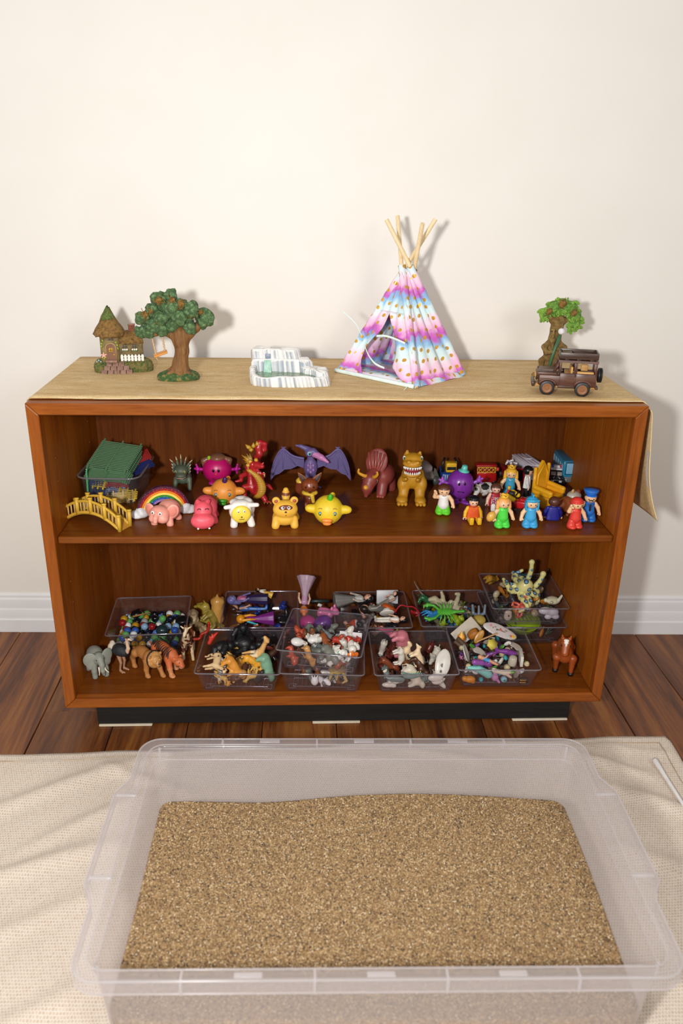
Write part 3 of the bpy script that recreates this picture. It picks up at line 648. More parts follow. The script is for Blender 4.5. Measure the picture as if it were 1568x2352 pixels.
# ------------------------------------------------------------------ rock pool
t = Toy('rock_pool', 'grey white stepped rock pool ornament with green water and a small waterfall', 'ornament', 662, 881, ZT+.0016, -3)
rk_pal = np.array([lin('ecebe8'), lin('cfd2d6'), lin('a3acb8'), lin('a39a8c')])
def rock(outl, z0, z1, seed, n=110, amp=.13, inner=None, zi=None, topf=None):
    P = spline(list(outl)+[outl[0]], n)[:-1]; r0 = np.random.RandomState(seed)
    g = np.convolve(np.tile(r0.normal(0, 1, n), 3), [.25, .5, .25], 'same')[n:2*n]; g += .8*np.sin(np.arange(n)*1.9+seed)
    ctr = P.mean(0); d = P-ctr; d /= np.linalg.norm(d, axis=1)[:, None]
    if topf is None: topf = lambda x, y: z1
    zt = np.array([topf(*q[:2]) for q in P])+.16*np.sin(np.arange(n)*2*PI/n*3+seed)+.10*np.sin(np.arange(n)*2*PI/n*7+seed*2); cb = np.where(g > .2, 0, np.where(g > -.7, 1, 2))
    rings, cols = [], []
    for s_, ins, gm in ((0, .05, 1), (.08, -.08, 1), (.55, .02, 1.2), (.88, .1, .9), (.97, .22, .4), (1, .42, .1)):
        Q = P-d*ins+d*(g*amp*gm)[:, None]; Q = Q+np.array([.35*(1-s_), 0]); rings.append(np.column_stack([Q, z0+(zt-z0)*s_])); cols.append(rk_pal[cb if s_ < .9 else 0*cb])
    if inner is None:
        for fr_ in (.6, .25): rings.append(np.column_stack([ctr+(P-ctr)*fr_, zt])); cols.append(rk_pal[0*cb])
    else:
        for ins, z_ in ((inner, None), (inner+.25, zi)):
            rings.append(np.column_stack([P-d*ins+d*(g*amp*.6)[:, None]*(-1), zt if z_ is None else np.full(n, z_)])); cols.append(rk_pal[0*cb if z_ is None else np.where(cb == 0, 1, 2)])
    v, f = loft(rings); return v, f, np.concatenate(cols)
out0 = [(-8.1, 1.5), (-7.9, -1.0), (-6.9, -2.9), (-4.0, -3.9), (0, -3.9), (3.0, -3.7), (5.6, -3.0), (8.0, -2.2), (8.1, 0.5), (7.0, 3.2), (2, 5.7), (-5, 6.2), (-7.6, 5.2)]
bs = t.p('basin', rock(out0, 0, 2.3, 1, 150, .20, 1.0, .6, lambda x, y: 2.2+.9*max(0, min(1, (-x-6)/2))*max(0, min(1, (y+3)/3))), VCR)
t.p('rock_ledge', rock([(2.0, 2.8), (3.4, 1.0), (5.0, -.2), (5.9, -1.8), (7.8, -1.8), (8.1, .8), (7.2, 3.6), (3, 5.0)], 0, 3.1, 2, 80, .2), VCR)
t.p('rock_ledge', rock([(-7.7, 2.4), (-4.6, 2.6), (-1, 2.4), (2.4, 2.0), (4.2, 2.6), (4.5, 3.8), (3.0, 5.6), (-3, 6.2), (-7.4, 5.6)], 0, 4.5, 3, 100, .22), VCR)
t.p('rock_ledge', rock([(-8.0, 3.5), (-5.6, 3.4), (-2.6, 3.3), (.5, 3.1), (1.8, 3.9), (1.4, 5.8), (-3, 6.6), (-7.6, 6.1)], 3.6, 6.4, 4, 90, .24), VCR)
k = NT('pond_resin'); nz = k.noise(k.coord(), 60, 4, .6); k.set(k.p, 'Base Color', k.ramp(nz, [(.3, lin('5b7350')), (.5, lin('728a66')), (.7, lin('9cc0a2'))])); k.p.inputs['Roughness'].default_value = .07; k.bump(k.noise(k.coord(), 90, 2), .12, .002); M_POND = k.m
wP = spline([(-7.2, 1), (-6.6, -1.2), (-5.5, -2.5), (-3, -3.0), (2, -2.9), (5, -2.2), (5.5, -1), (3.9, 1.4), (0, 2.7), (-5, 2.8), (-7.2, 1)], 60)[:-1]
t.p('pool_water', extr([tuple(q) for q in wP], .5, 'xy', (0, 0, 1.68)), M_POND, smooth=False)
wf = grid(6, 12, lambda u, v: (-4.5+(u-.5)*(1.35+.4*(1-v))+.04*math.sin(u*19), .75+1.75-1.25*(1-v)**2-.18*math.sin(u*PI)+.06*math.sin(u*25), 1.4+3.0*v))
t.p('waterfall', wf, mossmat('teal_water', [(.3, '86b7a4'), (.5, 'a3cdbb'), (.7, 'c3e0d4')], 80, .3))
t.p('cave_mouth', rbox(1.25, .3, 1.1, .25, (-4.45, 3.22, 5.0)), '8793a6')
# ------------------------------------------------------------------ toy tent
TB = {'FL': (.006, .272), 'FR': (.158, .124), 'BR': (.276, .243), 'BL': (.128, .385)}
TZ = ZT+.002; ax_, ay_ = .142, .256; KZ = .998
te = empty('toy_tepee', (ax_, ay_, TZ), 0, 'pastel tie-dye fabric toy tepee with gold dots and wooden poles', 'tent')
k = NT('tie_dye_fabric')
uv = k.n('ShaderNodeUVMap'); uv.uv_map = 'UVMap'
sep = k.n('ShaderNodeSeparateXYZ', {0: (uv, 0)})
nz = k.noise((uv, 0), .35, 3, .6)
ad = k.n('ShaderNodeMath', operation='MULTIPLY_ADD'); k.t.links.new(nz.outputs[0], ad.inputs[0]); ad.inputs[1].default_value = 4.5; k.t.links.new(sep.outputs[1], ad.inputs[2])
dv = k.n('ShaderNodeMath', operation='MULTIPLY_ADD'); k.t.links.new(sep.outputs[0], dv.inputs[0]); dv.inputs[1].default_value = .10; k.t.links.new(ad.outputs[0], dv.inputs[2])
fr_ = k.n('ShaderNodeMath', operation='DIVIDE'); k.t.links.new(dv.outputs[0], fr_.inputs[0]); fr_.inputs[1].default_value = 8.6
fc = k.n('ShaderNodeMath', operation='FRACT'); k.t.links.new(fr_.outputs[0], fc.inputs[0])
r = k.ramp(fc, [(0, lin('d9eef0')), (.16, lin('cfe6ee')), (.28, lin('8fc0e6')), (.36, lin('9aa8dc')), (.44, lin('c65cbc')), (.52, lin('d27cc8')), (.62, lin('eebbdd')), (.8, lin('f3d6e8')), (1, lin('d9eef0'))])
vo = k.n('ShaderNodeTexVoronoi', {'Vector': (uv, 0), 'Scale': .47, 'Randomness': .45}, voronoi_dimensions='2D')
ls = k.n('ShaderNodeMath', operation='LESS_THAN'); k.t.links.new(vo.outputs['Distance'], ls.inputs[0]); ls.inputs[1].default_value = .185
mx = k.n('ShaderNodeMix', data_type='RGBA'); k.t.links.new(ls.outputs[0], mx.inputs[0]); k.t.links.new(r.outputs[0], mx.inputs[6]); mx.inputs[7].default_value = (*lin('d6a548'), 1)
k.t.links.new(mx.outputs[2], k.p.inputs['Base Color']); ms_ = k.n('ShaderNodeMath', operation='MULTIPLY'); k.t.links.new(ls.outputs[0], ms_.inputs[0]); ms_.inputs[1].default_value = .4; k.t.links.new(ms_.outputs[0], k.p.inputs['Metallic'])
ro_ = k.n('ShaderNodeMapRange'); k.t.links.new(ls.outputs[0], ro_.inputs[0]); ro_.inputs[3].default_value = .85; ro_.inputs[4].default_value = .3; k.t.links.new(ro_.outputs[0], k.p.inputs['Roughness'])
M_TIE = k.m
def uvgrid(nu, nv, fn, uvfn):
    v, f = grid(nu, nv, fn); return v, f, [uvfn(i/nu, j/nv) for j in range(nv+1) for i in range(nu+1)]
def uvobj(name, m, mat, parent, thick=None):
    o = obj(name, (m[0]-np.array([ax_, ay_, TZ]), m[1]), mat, parent); me = o.data; l = me.uv_layers.new(name='UVMap')
    idx = np.zeros(len(me.loops), int); me.loops.foreach_get('vertex_index', idx); l.data.foreach_set('uv', np.array(m[2])[idx].ravel())
    if thick: s_ = o.modifiers.new('thick', 'SOLIDIFY'); s_.thickness = thick; s_.offset = 0
    return o
B = {k_: np.array([x, y, TZ+.002]) for k_, (x, y) in TB.items()}; KN = np.array([ax_, ay_, KZ])
def polept(k_, t_, off=0.0):                                  # along a pole, t=1 at the knot; poles pass each other a little off the axis
    b_ = B[k_]; d_ = KN-b_; sd = {'FL': (.004, .010), 'FR': (-.010, .004), 'BR': (.005, -.008), 'BL': (.018, -.002)}[k_]
    return b_+d_*t_+np.array([sd[0], sd[1], 0])*min(t_, 1.0)+np.array([0, 0, off])
M_POLE = wood('pole_pine', 'z', 'dcc090', 'ead3a8', 'f2e2c0', .55, 4)
tipk = {'FL': 1.39, 'FR': 1.40, 'BR': 1.38, 'BL': 1.36}
for k_ in B:
    q = tube([polept(k_, t_)-np.array([ax_, ay_, TZ]) for t_ in (0, .5, 1, tipk[k_])], .0045, 12); obj('pole', q, M_POLE, te, angle=40)
# sleeves: fabric tubes round each pole
def tube_uv(k_, t0, t1, r0, n=12, m=30):
    pts = []; 
    P = [polept(k_, t0+(t1-t0)*i/m) for i in range(m+1)]; v, f = tube(P, [r0*(1+.08*math.sin(i*1.7)) for i in range(m+1)], n, False)
    uvs = [(kk/n*4, i/m*24) for i in range(m+1) for kk in range(n)]; return v, f, uvs
for k_, t1, in (('FL', .93), ('FR', .985), ('BR', .985), ('BL', .95)): uvobj('pole_sleeve', tube_uv(k_, .005, t1, .0078), M_TIE, te)
def face(k0, k1, s0, s1, t0, t1, nu=18, nv=30, sag=.012, seed=0, lift=None, uo=0):
    nrm = np.cross(B[k1]-B[k0], KN-B[k0]); nrm /= np.linalg.norm(nrm)
    def P(u, v):
        t_ = t0+(t1-t0)*v; a0 = s0(t_) if callable(s0) else s0; a1 = s1(t_) if callable(s1) else s1
        s_ = a0+(a1-a0)*u; p = polept(k0, t_)*(1-s_)+polept(k1, t_)*s_
        d_ = -sag*math.sin(PI*s_)*(1-t_)*(.6+.6*math.sin(s_*9+seed+t_*2))+.004*math.sin(s_*23+t_*5+seed)*(1-t_*.6)
        if lift: d_ += lift(s_, t_)
        return p+nrm*d_
    return uvgrid(nu, nv, P, lambda u, v: (uo+((s0(t0+(t1-t0)*v) if callable(s0) else s0)*(1-u)+(s1(t0+(t1-t0)*v) if callable(s1) else s1)*u)*18*(1-.8*(t0+(t1-t0)*v)), (t0+(t1-t0)*v)*24))
uvobj('side_panel', face('FR', 'BR', 0, 1, 0, .96, 26, 34, .016, 0, uo=3), M_TIE, te, .0008)
uvobj('rear_panel', face('BR', 'BL', 0, 1, 0, .95, 16, 24, .01, 2, uo=40), M_TIE, te, .0008)
uvobj('rear_panel', face('BL', 'FL', 0, 1, 0, .95, 16, 24, .01, 4, uo=60), M_TIE, te, .0008)
uvobj('front_panel', face('FL', 'FR', 0, 1, .58, .95, 16, 16, .008, 1), M_TIE, te, .0008)
sL = lambda t_: float(np.interp(t_, [0, .05, .14, .24, .34, .42, .58], [.32, .30, .19, .17, .26, .33, .44]))
sR = lambda t_: float(np.interp(t_, [0, .06, .13, .24, .31, .42, .58], [.90, .76, .66, .70, .70, .61, .44]))
uvobj('door_flap', face('FL', 'FR', 0, sL, .015, .585, 12, 26, .008, 1, lambda s_, t_: .016*s_*(1-t_)), M_TIE, te, .0009)
uvobj('door_flap', face('FL', 'FR', sR, 1, .015, .585, 12, 26, .008, 1, lambda s_, t_: .02*(1-s_)*(1-t_)), M_TIE, te, .0009)
# padded floor mat
mc = (B['FL']+B['FR']+B['BR']+B['BL'])/4
def mat_pt(u, v, top):
    ex, ey = B['FR']-B['FL'], B['BL']-B['FL']; u2, v2 = -.02+1.02*u, -.03+1.02*v
    p = B['FL']+ex*u2+ey*v2; edge = min(u, 1-u, v, 1-v); h = .0105*min(1, (edge/.06+.0))**.5 if edge > 0 else 0
    return np.array([p[0], p[1], TZ+.0012+(h+.0015*math.sin(u*14)*math.sin(v*11) if top else 0)])
uvobj('floor_mat', uvgrid(26, 26, lambda u, v: mat_pt(u, v, True), lambda u, v: (u*20+7, v*20+3)), M_TIE, te)
pipe = [mat_pt(u, 0, False)+np.array([0, 0, .003]) for u in np.linspace(0, 1, 20)]
obj('mat_piping', tube([q-np.array([ax_, ay_, TZ])+np.array([-.003, -.003, .0015]) for q in pipe], .0046, 10), plastic('dff0ee', .7), te)
def ribbon(pts, w_=.0045):
    P = spline(pts, 24); v = []; 
    for i, q in enumerate(P): v += [q+np.array([0, 0, w_/2]), q-np.array([0, 0, w_/2])]
    f = [(2*i, 2*i+1, 2*i+3, 2*i+2) for i in range(len(P)-1)]
    o = obj('tie_ribbon', (np.array(v)-np.array([ax_, ay_, TZ]), f), plastic('d8ebe8', .35), te); s_ = o.modifiers.new('thick', 'SOLIDIFY'); s_.thickness = .0006; return o
def c2p(x, y, yy): return at(750+x/4.612, 490+y/4.612, y=yy)
ribbon([c2p(525, 1300, .165), c2p(620, 1300, .15), c2p(720, 1330, .135), c2p(830, 1378, .128)])
ribbon([c2p(400, 1400, .19), c2p(440, 1500, .18), c2p(510, 1590, .17), c2p(610, 1640, .165)])
ribbon([c2p(370, 1300, .20), c2p(320, 1190, .20), c2p(240, 1100, .205), c2p(170, 1040, .205)], .0035)
ribbon([c2p(850, 1840, .112), c2p(810, 1890, .103), c2p(840, 1940, .098), c2p(910, 1950, .096)], .002)
# ------------------------------------------------------------------ tree man
t = Toy('tree_man_figurine', 'bearded tree man figurine with leafy green crown holding a green staff', 'figurine', 1258, 862, ZT+.0016, 12)
pal = ['6e5730', '7d6233']
prims = [ch([(0, 0, .5), (.1, 0, 3), (.4, 0, 5.5), (.6, 0, 8), (.8, 0, 10.2), (1.1, .2, 12.2)], [2.2, 1.9, 1.6, 1.35, 1.35, 1.3]),
         ch([(.6, 0, 11), (-.6, -.1, 12.3), (-1.6, 0, 13.2)], [.9, .7, .7]), ch([(1.2, 0, 11), (2.4, .1, 12), (3.6, .1, 12.6)], [.9, .7, .6]),
         ch([(-.6, -.2, 7.6), (-2.2, -.8, 6.6), (-2.0, -1.6, 5.4), (-.6, -2.0, 5.7)], [.6, .55, .5, .45]), ch([(1.4, -.2, 7.4), (2.9, -.6, 6.2), (2.6, -1.5, 5.0), (.6, -2.0, 6.2)], [.6, .6, .5, .45]),
         e((-.6, -1.3, 8.3), (.75, .6, .8)), ch([(-.7, -1.5, 9.9), (-.95, -1.9, 9.0)], [.35, .38]), e((-.8, -1.5, 10.4), (.7, .35, .25)), ch([(-.7, -1.6, 7.9), (-.5, -1.5, 6.4)], [.55, .2]),
         ch([(-1.0, -.4, 4.5), (-2.6, -1.0, 3.6), (-2.4, -1.2, 1.0)], [.7, .6, .5]), e((-2.6, -1.2, .5), (2.0, 1.6, .7)), e((1, -.2, .4), (2.6, 1.8, .7)), ch([(.8, -.6, 3), (1.8, -1.2, 1.6), (2.6, -1.2, .5)], [.7, .6, .5])]
v, f, cc = org(prims, pal, .35, 62); v[:, 2] = np.maximum(v[:, 2], 0); t.p('body', (v, f), M_BARKG)
for sx in (-1.15, -.35): t.p('eye', ball(.2, .14, .14, (sx, -1.62, 10.05), 8, 6), '2a2016')
t.p('staff', tube([(-1.6, -2.4, 1.2), (-.6, -2.3, 5.5), (.5, -2.2, 9.3)], [.33, .33, .4], 9), '3f6a4a')
t.p('crystal', ball(.72, .72, .72, (.75, -2.2, 10.1), 8, 5), plastic('e6e4e8', .15), smooth=False)
cr = [(-.4, 0, 14.9, 1.7), (1.5, .1, 15.2, 1.9), (3.3, 0, 14.6, 1.9), (4.6, 0, 13.0, 1.7), (-2.4, 0, 13.6, 1.3), (5.0, -.1, 11.4, 1.3), (.6, .4, 13.8, 1.6), (4.3, 0, 10.6, .9)]
t.p('crown', org([e(q[:3], (q[3], q[3]*.8, q[3]*.85)) for q in cr], ['35552a'], .4, 40)[:2], mossmat('crown_leaf', [(.3, '3f6a26'), (.5, '5f8c34'), (.7, '84aa4c')], 200, .8))
leafm = mesh('leaf', (lambda q: (q[0]*t.s, q[1]))(cat(ball(.42, .14, .82, (0, 0, .3), 8, 6))), mossmat('bright_leaf', [(.3, '557f2c'), (.5, '7aa53e'), (.7, '9cc058')], 200, .4))
r0 = np.random.RandomState(4)
for i in range(135):
    x, y, z, r = cr[r0.randint(len(cr))]; a_ = r0.rand()*2*PI; el = r0.uniform(-.9, 1.0); d_ = np.array([math.cos(a_)*math.cos(el), -abs(math.sin(a_))*math.cos(el)*.8, math.sin(el)])
    obj('leaf', leafm, None, t.o, loc=tuple((np.array([x, y, z])+d_*r*np.array([1, .85, .92]))*t.s), rot=(r0.uniform(-.5, .5), r0.uniform(1.6, 4.6), r0.uniform(-.6, .6)))
for x, z, r in ((-2.3, 14.3, .9), (.6, 16.0, 1.2), (3.6, 13.9, 1.0)):
    sp_ = [tube([r0.normal(0, r*.4, 3)*(1, .4, 1), r0.normal(0, r*.45, 3)*(1, .5, 1)], .07, 4) for _ in range(30)]
    mt = t.p('moss_tuft', cat(lump(r*.7, int(z*10), 10, 7, .2, (1, .5, 1)), *sp_), M_TUFT); mt.location = tuple(np.array([x, -1.6, z])*t.s)
for x, y, z, r in ((-3.2, -1.9, 1.7, .72), (-3.35, -2.4, .85, .5)):
    mh = t.p('mushroom', lathe([(r, 0), (r*.98, r*.25), (r*.7, r*.65), (r*.3, r*.85), (.02, r*.9)], 14), 'b23528'); mh.location = tuple(np.array([x, y, z])*t.s)
    t.p('stalk', cyl(r*.35, .9, 10, 'z', (0, 0, -.42)), 'efe6d8', mh)
    for a_ in range(4): t.p('spot', ball(.12, .12, .08, (r*.6*math.cos(a_*1.6-2.4), r*.6*math.sin(a_*1.6-2.4), r*.62), 6, 4), 'f4efe6', mh)
t.p('white_mushroom', ball(.5, .45, .42, (-2.2, -2.0, 1.9), 10, 7), 'e9e4dc'); t.p('red_berry', ball(.28, c=(-2.1, -2.4, 1.55), n=8, m=6), 'c0402e')
t.p('owl', org([e((1.6, -1.9, 2.0), (.7, .5, .6)), e((1.5, -2.1, 2.6), .45)], ['b8b4a8'], .2, 20), VC)
# ------------------------------------------------------------------ wooden jeep
t = Toy('wooden_jeep', 'dark carved wooden off-road car model with roof rack and black tyres', 'model car', 1293, 903, ZT+.0016, -13)
M_JW = wood('rosewood', 'x', '38201a', '563428', '70482f', .36, 3); M_JL = wood('light_seat_wood', 'x', 'c08a48', 'd2a05c', 'dcb070', .5, 3); M_JD = wood('dark_trim_wood', 'x', '2a1a14', '3f2a20', '54382a', .35, 3)
t.p('body', cat(rbox(11.2, 4.9, 2.1, .15, (.3, 0, 3.0)), rbox(4.3, 4.5, .8, .25, (-3.6, 0, 4.25))), M_JW, angle=40)
t.p('hood', loft([[(x, -y_, z), (x, y_, z), (x, y_*.85, z+dz), (x, -y_*.85, z+dz)] for x, y_, z, dz in ((-5.4, 1.7, 4.2, .55), (-5.1, 1.9, 4.2, .75), (-1.6, 2.0, 4.2, 1.0))]), M_JW, smooth=False)
for sy in (-1, 1):
    dr_ = t.p('door', rbox(2.9, .2, 2.6, .08, (.15, sy*2.5, 3.2)), M_JW, angle=40)
    t.p('side_plank', rbox(3.8, .2, 2.2, .08, (3.75, sy*2.5, 3.5)), M_JW, angle=40)
    for x in (-1.35, 1.55, 1.75, 5.6): t.p('window_pillar', rbox(.42, .35, 2.5, .08, (x, sy*2.25, 5.5)), M_JW)
    t.p('door_sill', rbox(2.8, .3, .3, .08, (.15, sy*2.32, 4.5)), M_JW); t.p('window_sill', rbox(4.0, .3, .3, .08, (3.7, sy*2.32, 4.5)), M_JW)
    t.p('windscreen_post', tube([(-2.6, sy*2.1, 4.6), (-1.4, sy*2.1, 6.9)], .26, 6), M_JW)
    t.p('running_board', rbox(3.2, .5, .55, .1, (.1, sy*2.45, 1.9)), M_JD)
    for x, nme in ((-3.55, 'fender'), (3.35, 'fender')):
        t.p(nme, tube([(x+1.75*math.cos(a_), sy*2.35, 1.75+1.45*math.sin(a_)) for a_ in np.linspace(.25, PI-.25, 9)], .3, 6), M_JW)
    t.p('bonnet_edge', rbox(4.2, .35, .3, .1, (-3.5, sy*2.1, 4.75)), M_JD)
t.p('roof', loft([[(x, -y_, z), (x, y_, z), (x, y_*.96, z+.45), (x, -y_*.96, z+.45)] for x, y_, z in ((-1.75, 2.45, 6.75), (5.95, 2.5, 6.75))]), M_JW, smooth=False)
rk = t.p('roof_rack', cat(rbox(7.4, .25, 1.25, .06, (2.1, -2.3, 8.1)), rbox(7.4, .25, 1.25, .06, (2.1, 2.3, 8.1)), rbox(.3, 4.6, 1.25, .06, (-1.5, 0, 8.1)), rbox(.3, 4.6, 1.25, .06, (5.7, 0, 8.1)), rbox(7.3, 4.6, .2, .06, (2.1, 0, 7.55))), M_JD, angle=40)
for x in (-.2, 2.1, 4.6): t.p('rack_foot', rbox(.8, 4.2, .4, .08, (x, 0, 7.35)), M_JD, rk)
t.p('luggage_block', rbox(1.9, 2.6, .9, .1, (-.2, .2, 8.1)), M_JW, rk); t.p('luggage_plank', rbox(4.2, .8, .4, .08, (3.2, -1.2, 7.85)), M_JL, rk)
t.p('grille', rbox(.3, 3.0, 1.7, .08, (-5.75, 0, 3.6)), M_JD)
for sy in (-1, 1): t.p('headlamp', cyl(.38, .3, 14, 'x', (-5.95, sy*1.1, 3.7)), M_JL)
for i in range(4): t.p('grille_slat', rbox(.1, .16, 1.2, .03, (-5.93, -.5+i*.33, 3.5)), M_JL)
t.p('bumper', rbox(.6, 5.2, .95, .12, (-6.35, 0, 2.15)), M_JD); t.p('rear_bumper', rbox(.5, 5.0, .6, .1, (6.1, 0, 1.9)), M_JD)
t.p('chassis', rbox(11.8, 2.6, .6, .1, (0, 0, 1.75)), M_JL)
t.p('seat', cat(rbox(1.2, 4.0, .5, .15, (.3, 0, 4.3)), rbox(.45, 4.0, 1.7, .15, (1.0, 0, 5.0))), M_JL); t.p('rear_bench', cat(rbox(3.4, 1.1, .7, .15, (3.6, -1.5, 4.6)), rbox(1.4, .6, 1.3, .15, (3.7, 1.4, 5.2))), M_JL)
t.p('back_panel', rbox(.3, 4.6, 1.6, .08, (5.75, 0, 4.0)), M_JW); t.p('wing_mirror', rbox(.35, .5, .7, .12, (-1.6, -2.85, 4.5)), M_JD)
M_TYRE = plastic('1b1b1d', .45)
def wheel(x, y, z, r, w_, axis='y'):
    pr_ = [(r*.62, -w_/2), (r*.8, -w_/2), (r*.97, -w_*.4), (r, -w_*.2), (r*.95, -w_*.1), (r, 0), (r*.95, w_*.1), (r, w_*.2), (r*.97, w_*.4), (r*.8, w_/2), (r*.62, w_/2)]
    m_ = lathe(pr_, 26, axis); o = t.p('wheel', (m_[0]+(x, y, z), m_[1]), M_TYRE, angle=50)
    hb = lathe([(r*.64, -w_*.4), (r*.64, w_*.53), (r*.52, w_*.56), (r*.46, w_*.52), (r*.22, w_*.53), (r*.18, w_*.62), (.03, w_*.64)], 20, axis); sgn = 1
    v = hb[0]*(1, -1 if y < 0 else 1, 1) if axis == 'y' else hb[0]
    t.p('hub', (v*(1, 1, 1)+(x, y, z), hb[1]), plastic('8a5a34', .45), o, angle=50)
for x in (-3.55, 3.35):
    for y in (-2.35, 2.35): wheel(x, y, 1.52, 1.5, 1.1)
wheel(6.7, 0, 4.1, 1.5, .9, 'x')
# ================================================================== upper shelf
def arc(cx_, cz_, r_, a0, a1, y_, n=9): return [(cx_+r_*math.cos(math.radians(a_)), y_, cz_+r_*math.sin(math.radians(a_))) for a_ in np.linspace(a0, a1, n)]
def eye(t, pos, r=.34, iris='3c5a8a', parent=None, white='f6f4ee', look=(0, 0), ry=.16):
    x, y, z = pos; o = t.p('eye', ball(r, r*ry/.34+.05, r*1.1, pos, 12, 8), plastic(white, .2), parent)
    t.p('pupil', ball(r*.5, r*.3, r*.55, (x+look[0]*r, y-r*.45, z+look[1]*r), 8, 6), plastic(iris, .2), o); return o
def sd(prims, pal, k=.3, res=46, paint=None, flat=True):
    m = org(prims, pal, k, res, paint)
    if flat: m[0][:, 2] = np.maximum(m[0][:, 2], 0)
    return m
# ------------------------------------------------------------------ fence tub
M_TAKE = clear_plastic('takeaway_plastic', (.93, .93, .95), .10, .08, .05)
P0 = at(257, 1158, z=ZS); FT = empty('fence_tub', (P0[0]+.002, P0[1]+.0695, ZS+.0004), math.radians(-3), 'clear rounded plastic food tub packed with coloured toy fences', 'tub')
def rr(w, d, r, z, n=6):
    o = []
    for q, (sx, sy) in enumerate(((1, 1), (-1, 1), (-1, -1), (1, -1))):
        for i in range(n+1): a_ = q*PI/2+i/n*PI/2; o.append((sx*(w/2-r)+r*math.cos(a_), sy*(d/2-r)+r*math.sin(a_), z))
    return o
fs = .01
R0 = [(11.0, 14, 1.8, 0), (11.4, 14.4, 2.0, .25), (13.0, 16.2, 2.3, 6.3), (13.8, 17.0, 2.5, 6.35), (13.8, 17.0, 2.5, 6.65), (12.9, 16.1, 2.2, 6.6), (12.7, 15.9, 2.2, 6.3), (11.2, 14.2, 1.9, .4), (10.6, 13.6, 1.7, .2)]
obj('tub_body', loft([[tuple(np.array(q)*fs) for q in rr(*a_)] for a_ in R0]), M_TAKE, FT, angle=50)
rim = rr(13.9, 17.1, 2.5, 6.6); obj('tub_rim', tube([np.array(q)*fs for q in rim+[rim[0]]], .0022, 6, False), clear_plastic('takeaway_rim', (.85, .85, .88), .2, .08, .25, (.85, .85, .88)), FT)
def fence_mesh(w, d, ns, col, rails=3, th=.16):
    ms = [box(w, .23, th, (0, -d/2+d*(i+.5)/ns, 0)) for i in range(ns)]
    ms += [box(.28, d+.5, th*1.2, (-w/2+.5+(w-1)*i/(rails-1), 0, .12)) for i in range(rails)]
    ms += [box(.3, .3, .35, (-w/2+.5+(w-1)*i/(rails-1), s_*(d/2+.3), .12)) for i in range(rails) for s_ in (-1, 1)]
    v, f = cat(*ms); return mesh('toy_fence', (v*fs, f), plastic(col, .4), False)
def put(name, me, loc, rot, label, cat_, group=None):
    o = bpy.data.objects.new(name, me); COL.objects.link(o); o.location = loc; o.rotation_euler = tuple(math.radians(x) for x in rot); return setp(o, label, cat_, group)
FX, FY, FZ = P0[0], P0[1]+.0695, ZS
gm = fence_mesh(9.8, 8.8, 16, '668c68')
for i in range(9):
    put('toy_fence', gm, (FX-.002-.0010*(i % 3)+(8-i)*.0008, FY-.016+i*.0015, FZ+.0985-i*.0046), (21, 4+(i % 3)*.3, -13+(i % 2)*.25), ('topmost', 'second', 'third', 'fourth', 'fifth', 'sixth', 'seventh', 'eighth', 'lowest')[i]+' dark green slatted fence panel of the tilted stack on the food tub', 'toy fence', 'green fence panels stacked on the food tub')
gm2 = fence_mesh(9.6, 3.6, 9, '5f8560')
for i in range(3): put('toy_fence', gm2, (FX-.006+i*.002, FY-.0590+i*.002, FZ+.0665-i*.0036), (14, 4, -9+i*2), 'short green slatted toy fence panel below the front of the green stack', 'toy fence', 'short green panels under the stack')
bm_ = fence_mesh(8.5, 4.8, 12, '2c4478'); 
for i in range(6): put('toy_fence', bm_, (FX-.044+i*.005, FY-.028, FZ+.036), (90, 0, 84+i*1.5), 'blue toy fence panel standing on edge at the left of the food tub', 'toy fence', 'blue fence panels on edge in the food tub')
put('toy_fence', fence_mesh(11, 5.0, 14, '2f9a55'), (FX-.0535, FY-.030, FZ+.046), (90, 12, 97), 'bright green lattice fence standing at the far left of the food tub', 'toy fence')
put('toy_fence', fence_mesh(7.5, 6.0, 14, '26306a'), (FX+.042, FY+.012, FZ+.060), (12, -22, 28), 'dark blue lattice fence lying at the right of the food tub', 'toy fence')
put('toy_fence', fence_mesh(6.8, 4.2, 9, 'a5302c'), (FX+.040, FY+.030, FZ+.074), (16, -18, 20), 'red lattice fence at the right back of the food tub', 'toy fence')
put('toy_fence', fence_mesh(5.0, 3.0, 7, 'a8322c'), (FX+.014, FY-.058, FZ+.050), (32, 4, 4), 'red lattice fence under the green stack at the front of the food tub', 'toy fence')
put('toy_fence', fence_mesh(3.4, 3.0, 6, 'e0c038'), (FX-.023, FY-.060, FZ+.050), (38, 2, -12), 'yellow lattice fence under the green stack at the front of the food tub', 'toy fence')
ym = fence_mesh(5.2, 1.9, 5, 'dcb93a')
for i, (x, z, a_) in enumerate(((.024, .014, 8), (.034, .021, -24), (.012, .009, 3))): put('toy_fence', ym, (FX+x, FY-.057-.001*i, FZ+z), (72, 0, a_), 'small yellow fence piece low in the front of the food tub', 'toy fence', 'small yellow fences at the tub bottom')
put('toy_fence', fence_mesh(7.6, 4, 10, '33508c'), (FX-.008, FY-.050, FZ+.022), (70, 0, 5), 'blue fence panel lying flat against the front wall of the food tub', 'toy fence')
